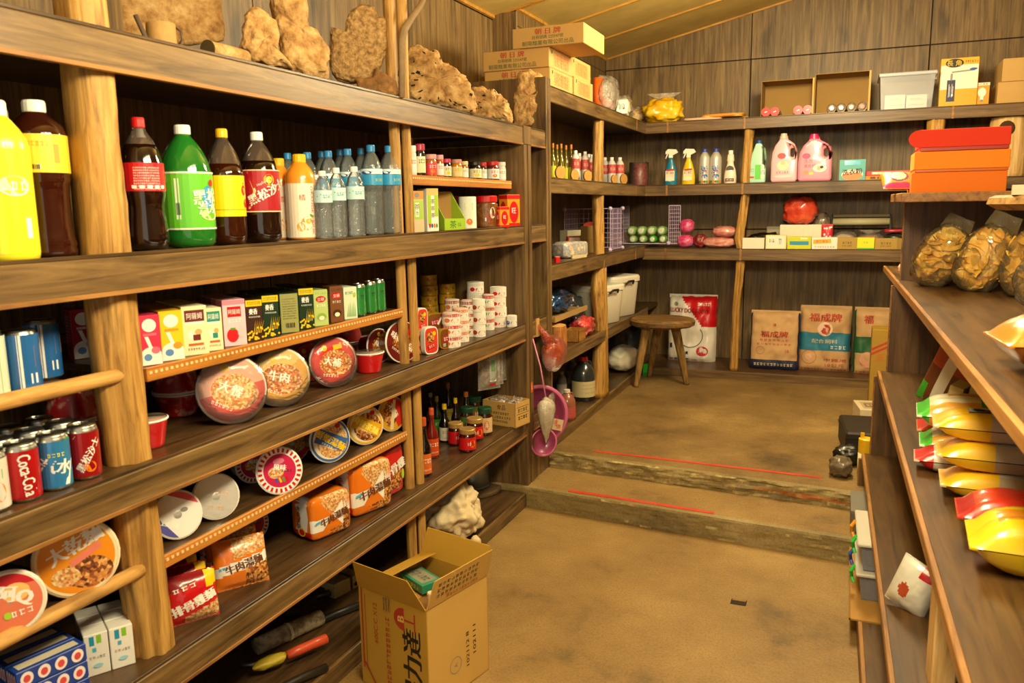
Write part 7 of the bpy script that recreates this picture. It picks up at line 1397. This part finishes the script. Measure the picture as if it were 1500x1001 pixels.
# ================================================================ right display shelving
def RX(x,y):    # local to the turned shelving -> world
    c,s=math.cos(.02),math.sin(.02); return (x*c-y*s,4.13+x*s+y*c)
CHIP_=mottled('fried_chips',('c88418','eab030','f4c850','f8dc88'),20,.5,.4,60,.2); CHIPB=mottled('dark_chips',('5a3a14','8a6024','b88a40'),24,.5,.4,60,.2)
FILM=clear('snack_film','ffe9b0',.10,.07,.5,14)
def chipbag(label,P,w_,d_,h_,m,rz,lean,seed,n=70,side=0):
    t=thing('chip_bag',label,'snack bag',P,rot=(lean,side,rz)); V,F=blobvf(w_,d_,h_*.86,seed,.10,2.4,4,sq=.8); part('bag_film',t,(V,F),FILM,True)
    V=[];F=[]; N=6
    for k in range(N+1):
        s=k/N; ww=w_*(.32-.06*s)
        for u in (-1,-.33,.33,1): V.append((u*ww,.010*math.sin(u*4+s*3),h_*(.80+.2*s)))
    for k in range(N):
        for u in range(3): F.append((k*4+u,k*4+u+1,k*4+u+5,k*4+u+4))
    part('top_seal',t,(V,F),FILM,True)
    g=G(); rr=random.Random(seed)
    for i in range(n):
        a=rr.random()*2*PI; ph=math.acos(2*rr.random()-1); r=.60+.14*rr.random(); c=Vector((math.cos(a)*math.sin(ph)*w_/2*r,math.sin(a)*math.sin(ph)*d_/2*r,h_*.43+math.cos(ph)*h_*.43*r)); c.z=max(c.z,.018)
        M3=Matrix.Rotation(rr.random()*6,4,Vector((rr.random()-.5,rr.random()-.5,rr.random()-.5)).normalized()); sz=.028+.014*rr.random(); VV=[];FF=[]
        for x in range(4):
            for y in range(4):
                u,v=x/1.5-1,y/1.5-1; VV.append(c+M3@Vector((u*sz,v*sz*.62,.010*u*u+.006*math.sin(v*3+i))))
        FF=[(x*4+y,x*4+y+4,x*4+y+5,x*4+y+1) for x in range(3) for y in range(3)]; g.add(VV,FF,m)
    g.obj('chips',t,True,kind='stuff'); part('chip_core',t,(lambda V,F:([(x,y,z+h_*.06) for x,y,z in V],F))(*blobvf(w_*.66,d_*.62,h_*.68,seed+1,.15,4,3)),m,True); return t
chipbag('clear bag of golden fried chips, leftmost on the upper tier',Vector((.31,3.86,RT)),.19,.14,.32,CHIP_,-.2,.12,101,120,.42)
chipbag('clear bag of golden fried chips, second from the left on the upper tier',Vector((.45,3.68,RT)),.19,.13,.33,CHIP_,-.25,.10,103,120,.40)
chipbag('clear bag of golden fried chips, third on the upper tier',Vector((.585,3.50,RT)),.19,.14,.34,CHIP_,-.2,.10,105,120,.38)
chipbag('clear bag of dark brown chips at the right edge, nearest on the upper tier',Vector((.58,3.06,RT)),.20,.14,.27,CHIPB,-.3,.10,107,110,.3)
t=bag('snack_packet','orange-yellow snack packet lying near the front of the upper tier',Vector((.30,1.95,RT+.065)),.20,.26,.12,M('bb7418',.3,coat=.5,bump=.4,bs=20),lambda u,v,s:M('d8a040',.3,coat=.5) if (u-.5)**2+(v-.5)**2<.06 else None,None,seed=4,rot=(-PI/2,.0,-PI/2+.1))
# upper shelf: live-edge slab, boxes, basket
t=thing('edge_slab','thick live-edge wooden slab laid on the top board of the display shelving','slab',(.92,3.02,1.523),.08); pts=[(-.50,.10),(-.44,-.22),(-.2,-.42),(.2,-.50),(.7,-.46),(.7,.30),(.0,.26),(-.35,.22)]
n1=len(pts); V=[];F=[]
for s,z in ((.93,0),(1.0,.02),(.99,.04),(.95,.048)):
    for x,y in pts: V.append((x*s,y*s,z))
for k in range(3):
    for i in range(n1): j=(i+1)%n1; F.append((k*n1+i,k*n1+j,(k+1)*n1+j,(k+1)*n1+i))
F+= [tuple(range(n1))[::-1],tuple(3*n1+i for i in range(n1))]; part('slab_wood',t,(V,F),wood('slab_wood','X',('7a5424','b88c4c','d0a868'),1.4,.55,.5,14))
SLZ=1.523+.048
def giftbox(label,P,wd,dp,H,rz,m,lid,lh,tab):
    t=thing('gift_box',label,'box',P,rz); g=G(); g.box(-wd/2,wd/2,-dp/2,dp/2,0,H,m,.002); g.obj('body',t)
    if lid: g=G(); g.box(-wd/2-.003,wd/2+.003,-dp/2-.003,dp/2+.003,H*.94,H*.94+lh,lid,.002); g.obj('lid',t)
    if tab:
        V=[(-wd/2-.003,-dp/2-.004,H+.01),(-wd/2-.003,-dp/2-.004,H+lh-.02)]; pr=Pr(); pr.disc(-wd/2,H*.94+lh/2,lh*.62,lh*.5,lid,20,PI/2,3*PI/2); pr.build('side_tab',t,on_front(-dp/2-.003),.0006)
    return t
OG=M('e67606',.75); RG=M('dc3008',.75)
P=PY(1404,288,3.95); P=Vector((P.x-.02,3.93,1.591)); wd=.345
giftbox('orange gift box at the bottom of the pile on the display shelving',P,wd,.24,.082,0,OG,None,0,False)
giftbox('orange gift box in the middle of the pile on the display shelving',P+Vector((.006,0,.083)),wd*.98,.24,.012,0,M('c8640e',.4),M('f08a10',.75),.072,False)
giftbox('bright red lidded gift box on top of the orange ones',P+Vector((.012,.0,.168)),wd*.93,.23,.016,0,M('a8281a',.4),RG,.072,True)
t=bag('flower_packet','orange packet with purple flower print at the left end of the top board',Vector((.195,3.90,1.591+.02)),.13,.15,.05,M('e8801c',.35,coat=.3),lambda u,v,s:(M('5a2a5a',.4) if .05<(u-.5)**2+(v-.5)**2<.10 else (M('e8c898',.4) if (u-.5)**2+(v-.5)**2<=.05 else (M('d83a7a',.4) if v<.15 else None))),None,seed=8,rot=(-PI/2+.5,0,.1))
t=thing('foam_net_tray','pink mesh-wrapped tray packet on the live-edge slab','packet',Vector((.60,2.92,SLZ)),-.12); part('wrapper',t,blobvf(.22,.09,.055,111,.06,2,3,sq=.5),mottled('pink_mesh',('e86a58','f0907c','d84a3c'),120,.4,.5,160,.3),True); g=G(); g.box(-.14,-.10,-.03,.03,.0,.03,M('c8b898',.5)); g.obj('paper_end',t); g=G(); g.box(.0,.07,-.047,-.044,.012,.026,REDM); g.obj('red_stripe',t)
P=Vector((.60,3.08,SLZ)); bottle('glass_jar','small clear glass jar behind the pink mesh packet','jar',P,.08,.032,'jar',clear('jar_clear','f0e8dc',.35,.06),M('d8cfc0',.4),None,capname='lid')
P=Vector((.69,3.08,SLZ)); bottle('red_cap_jar','small jar with bright red cap behind the pink mesh packet','jar',P,.09,.024,'jar',M('b8a890',.3),REDM,None,capname='lid')
P=Vector((.80,2.90,SLZ)); crumple('plastic_bag','glossy red bag at the right edge of the live-edge slab',P,.15,.15,.19,mottled('red_gloss_bag',('a81c1c','d83430','e87068'),8,.3,.8,24,.5),seed=113,amp=.16)
t=thing('green_basket','dark woven basket with a green rim behind the red bag','basket',Vector((.96,3.14,SLZ))); part('bowl',t,lathevf([(.09,0),(.11,.02),(.14,.20)],28,True),mottled('dark_weave',('2a2014','4a3a20','6a5430'),50,.8,.8,80),True); part('rim',t,lathevf([(.137,.195),(.15,.20),(.148,.215),(.135,.21)],28,False),M('3aa84a',.4),True)
P=PY(1478,205,6.3); t=thing('log_chunk','pale log chunk with a dark hollow on the back shelf above the gift boxes','wood block',Vector((PY(1480,190,6.54).x,6.54,B_2)),.2); V,F=lathevf([(.10,0),(.105,.02),(.105,.38),(.10,.396)],18); part('log',t,([(x*1.2,y,z) for x,y,z in V],F),PINE,False); V,F=lathevf([(.05,0),(.04,.004)],16); part('hollow',t,([(x-.06,-.107-z,y+.32) for x,y,z in V],F),M('4a3014',.9))
P=Vector((.27,4.32,RT)); crumple('candy_packet','small orange and clear packet on the shelf end behind the panel',P,.08,.10,.07,mottled('orange_clear',('e8581c','e8c8b0','d8b090'),12,.35,.5,40,.4),cat='packet',seed=115,amp=.15)
# middle tier packets
def lay(name,label,x,y,z,w_,h_,d_,m,zones,front,rz,seed,pitch=-PI/2,**kw):
    return bag(name,label,Vector((x,y,z)),w_,h_,d_,m,zones,front,seed=seed,rot=(pitch,0,rz),**kw)
def zcol(a,b,c=None): return lambda u,v,s: a if v<.28 else (b if (u-.5)**2*2+(v-.55)**2<.05 else c)
bag('snack_packet','brown and white snack packet leaning upright on the middle tier',Vector((.34,3.46,RM)),.16,.27,.05,M('6a3a1c',.35,coat=.3),lambda u,v,s:(M('e4dcc8',.35,coat=.3) if .35<u<.6 else (GRN if u<.2 and v<.3 else (M('a8482a',.4) if v>.6 else None))),None,tilt=.0,rot=(.1,.42,-.55),seed=5)
lay('snack_packet','red snack packet leaning behind the cream boxes on the middle tier',.52,3.52,RM,.15,.24,.05,M('b8281c',.35,coat=.3),zcol(YEL,M('d8a8a0',.4)),None,-.5,6,pitch=.15)
for i in range(4):
    carton('biscuit_box','slim cream biscuit box leaning in a row, %s of four'%('first','second','third','fourth')[i],'box',Vector((.36+.065*i,3.16+.015*i,RM)),.045,.12,.16,M('c8b878',.5),lambda pr,w_,h_:(pr.rect(0,h_*.5,w_*.8,h_*.8,M('d8c488',.5)),scrib(pr,0,h_*.5,h_*.5,w_*.4,M('b88a4a',.5),5,PI/2)),None,None,-.35).rotation_euler=(.0,.22,-.35)
MIDP=[]
WRG=M('dfe6d4',.3,coat=.5,bump=.4,bs=20); 
def longpk(label,xy,z,L,wd,th,m,zones,rz,seed,front=None):
    t=bag('biscuit_packet',label,Vector((xy[0],xy[1],z+th*.75)),wd,L,th*1.5,m,zones,front,seed=seed,rot=(-PI/2,0,rz),cat='packet',p=5.0); return t
RZ=-PI/2-.06     # long axis runs from the shelf edge back to the right
zr=lambda u,v,s: M('c8281c',.35,coat=.4) if v<.12 else (M('e8c030',.35,coat=.4) if .12<=v<.16 else None)
longpk('red and yellow long packet, rear one of the stack on the middle tier',(.245,2.96),RM,.42,.15,.06,M('b89a58',.35,coat=.3),zr,RZ,11)
def zg(u,v,s):
    if v<.06: return M('3ab82c',.35,coat=.4)
    if v<.40: return M('e4d8b8',.35,coat=.4) if (u-.5)**2<.12 and not (.3<u<.5 and v>.2) else M('d89a3a',.35,coat=.4)
    return M('4a9a2c',.35,coat=.4)
longpk('green and white long packet with biscuit picture, upper one on the middle tier',(.225,2.76),RM+.093,.44,.18,.07,WRG,zg,RZ,13)
longpk('green and white long packet lying underneath on the middle tier',(.24,2.78),RM,.44,.16,.06,WRG,zg,RZ,15)
longpk('red-tipped long packet lying underneath beside the green ones',(.215,2.62),RM,.44,.12,.05,M('d8c8b0',.35,coat=.4),lambda u,v,s:REDM if v<.10 else None,RZ,16)
def zy(u,v,s):
    if v<.32: return M('3a2a3a',.35,coat=.4) if (.2<v<.29 and .3<u<.7) else M('e8b41c',.35,coat=.4)
    if u>.86: return M('b8a48c',.35,coat=.4)
    return M('c8c4b8',.35,coat=.4) if u>.35 else M('c88a8a',.35,coat=.4)
fy=lambda pr,w_,h_:(pr.rect(0,h_*.25,w_*.3,.05,M('b8c8d8',.4)),pr.disc(0,h_*.25,.012,.014,BLU),scrib(pr,0,h_*.55,.14,.03,M('3a6a9a',.4),5,PI/2),scrib(pr,.02,h_*.75,.1,.02,M('c83a3a',.4),5,PI/2))
for i in range(3): longpk('yellow-ended biscuit packet with grey picture, %s of three in the stack'%('bottom','middle','top')[i],(.265-.012*i,2.42+.015*i),RM+.0765*i,.44,.15,.050,M('c8b898',.35,coat=.4),zy,RZ,17+i,fy)
fr=lambda pr,w_,h_:(pr.text('餅乾',.0,h_*.62,.05,M('f4dcc8',.4),PI/2,bold=.05),scrib(pr,.025,h_*.78,.12,.018,M('f4dcc8',.4),6,PI/2),pr.rect(.0,h_*.35,.05,.04,M('e8a83a',.4)))
longpk('red long biscuit packet near the front of the middle tier',(.275,2.14),RM+.0,.46,.14,.07,M('d83a24',.3,coat=.5),lambda u,v,s:M('a8181c',.3,coat=.5) if v<.06 else None,RZ,21,fr)
longpk('bright yellow long biscuit packet nearest on the middle tier',(.275,1.94),RM+.0,.46,.17,.085,M('f0c81c',.3,coat=.5),lambda u,v,s:(M('e8962a',.3,coat=.5) if (.12<v<.3 and .3<u<.75) else None),RZ,23,lambda pr,w_,h_:(pr.rect(.03,h_*.5,.07,.09,M('ecd8b0',.4)),scrib(pr,.03,h_*.5,.08,.03,REDM,4,PI/2),pr.disc(-.02,h_*.45,.014,.014,REDM),scrib(pr,-.03,h_*.66,.10,.02,ORG,5,PI/2)))
# lower tier snack bags, bins below
zw=lambda u,v,s:(M('b84a2c',.35,coat=.4) if (u-.38)**2*1.2+(v-.45)**2<.022 else (REDM if (u>.55 and v>.80) else None))
bag('snack_packet','white snack packet with round red picture on the lower tier, left one',Vector((.205,2.52,RL)),.12,.17,.06,M('e4e2d4',.3,coat=.5,bump=.4,bs=20),zw,None,rot=(.05,.35,-.5),seed=31,cat='snack bag')
bag('snack_packet','white snack packet with round red picture on the lower tier, right one',Vector((.325,2.58,RL)),.11,.15,.06,M('e4e2d4',.3,coat=.5,bump=.4,bs=20),zw,None,rot=(.05,.30,-.5),seed=33,cat='snack bag')
t=thing('card_sheet','flat cardboard sheet lying on the bottom deck under the clear bins','cardboard',(.20,3.28,RD)); g=G(); g.box(-.13,.16,-.33,.33,.0,.006,M('a87c38',.75,var=.1,bs=10)); g.obj('sheet',t); g=G(); g.box(-.132,-.126,-.33,.33,.0,.008,M('8a6228',.8)); g.obj('worn_edge',t)
BIN=clear('bin_grey','b8bcc8',.42,.2)
for i in range(2):
    z=RD+.008+.117*i; t=thing('clear_bin','clear plastic bin with white rim on the bottom deck, %s one'%('lower','upper')[i],'bin',Vector((.225,3.27,z)),.02); V=[];F=[]
    for s,zz in ((.9,0),(1,.10)): V+=[(-.13*s,-.17*s,zz),(.13*s,-.17*s,zz),(.13*s,.17*s,zz),(-.13*s,.17*s,zz)]
    part('tub',t,(V,[(0,1,2,3)]+[(a,(a+1)%4,(a+1)%4+4,a+4) for a in range(4)]),BIN); g=G(); g.box(-.142,.142,-.182,.182,.098,.112,M('c8c4b8',.4),.004); g.obj('lid',t)
    for k,(yy,c) in enumerate(((-.10,'28b838'),(.06,'e89a1c' if i else '2848a8'))): g=G(); g.tube([(-.142,yy,.11),(-.156,yy-.01,.09),(-.152,yy+.01,.06),(-.145,yy,.04)],.007,M(c,.4),8); g.obj('latch',t)
    part('contents',t,boxvf(-.10,.10,-.13,.13,.004,.085,.01),M('5a564e',.6))
t=thing('storage_crate','grey plastic crate lying behind the bins on the lower step','crate',(.20,3.86,ZS),0); g=G(); g.box(-.13,.14,-.16,.12,0,.10,M('6a665c',.5),.006); g.obj('crate_body',t); g=G(); g.box(-.131,.141,-.161,.121,.09,.102,M('7a766c',.5)); g.obj('rim',t)
P=Vector((.135,4.25,ZU)); t=thing('yellow_can','tall yellow and white spray container by the end of the display shelving','container',P); part('body',t,lathevf([(.034,0),(.038,.004),(.038,.13)],18,True),M('e0d8b0',.4),True); part('top',t,lathevf([(.038,.13),(.038,.20),(.03,.205)],18,True),M('e8b814',.4)); part('base_band',t,lathevf([(.0385,.0),(.0385,.02)],18,False),M('e8b814',.4)); g=G(); g.box(-.03,-.012,-.006,.006,.205,.23,M('e8b814',.4)); g.obj('spout',t)
BKB=M('17130f',.4,coat=.3,bump=.8,bs=18)
crumple('plastic_bag','black crumpled plastic bag on the upper floor beside the display shelving',Vector((.06,4.46,ZU)),.15,.14,.10,BKB,seed=121,amp=.2); crumple('plastic_bag','grey translucent crumpled bag on the step edge',Vector((.02,4.24,ZU)),.11,.13,.10,M('6a5c48',.4,coat=.2,bump=.8,bs=20),seed=123,amp=.22)
t=thing('black_case','dark flat case lying on the upper floor beside the display shelving','case',(.15,4.78,ZU),.1); g=G(); g.box(-.13,.13,-.2,.2,0,.14,M('2c2218',.6),.01); g.obj('case_body',t); g=G(); g.box(-.133,.133,-.203,.203,.10,.11,M('1c150e',.6)); g.obj('seam',t)
for i in range(2): carton('book','thick pale book lying behind the dark case, %s one'%('lower','upper')[i],'book',Vector((.19,5.42,ZU+.051*i)),.18,.26,.05,M('d8c8a8',.6),None,None,lambda pr,w_,d_:(pr.rect(0,0,w_*.7,d_*.7,M('b8a888',.6)),pr.rect(0,0,w_*.5,d_*.4,M('8a6a54',.6)),scrib(pr,0,0,w_*.4,d_*.2,M('d8c8a8',.6),3)),.15)
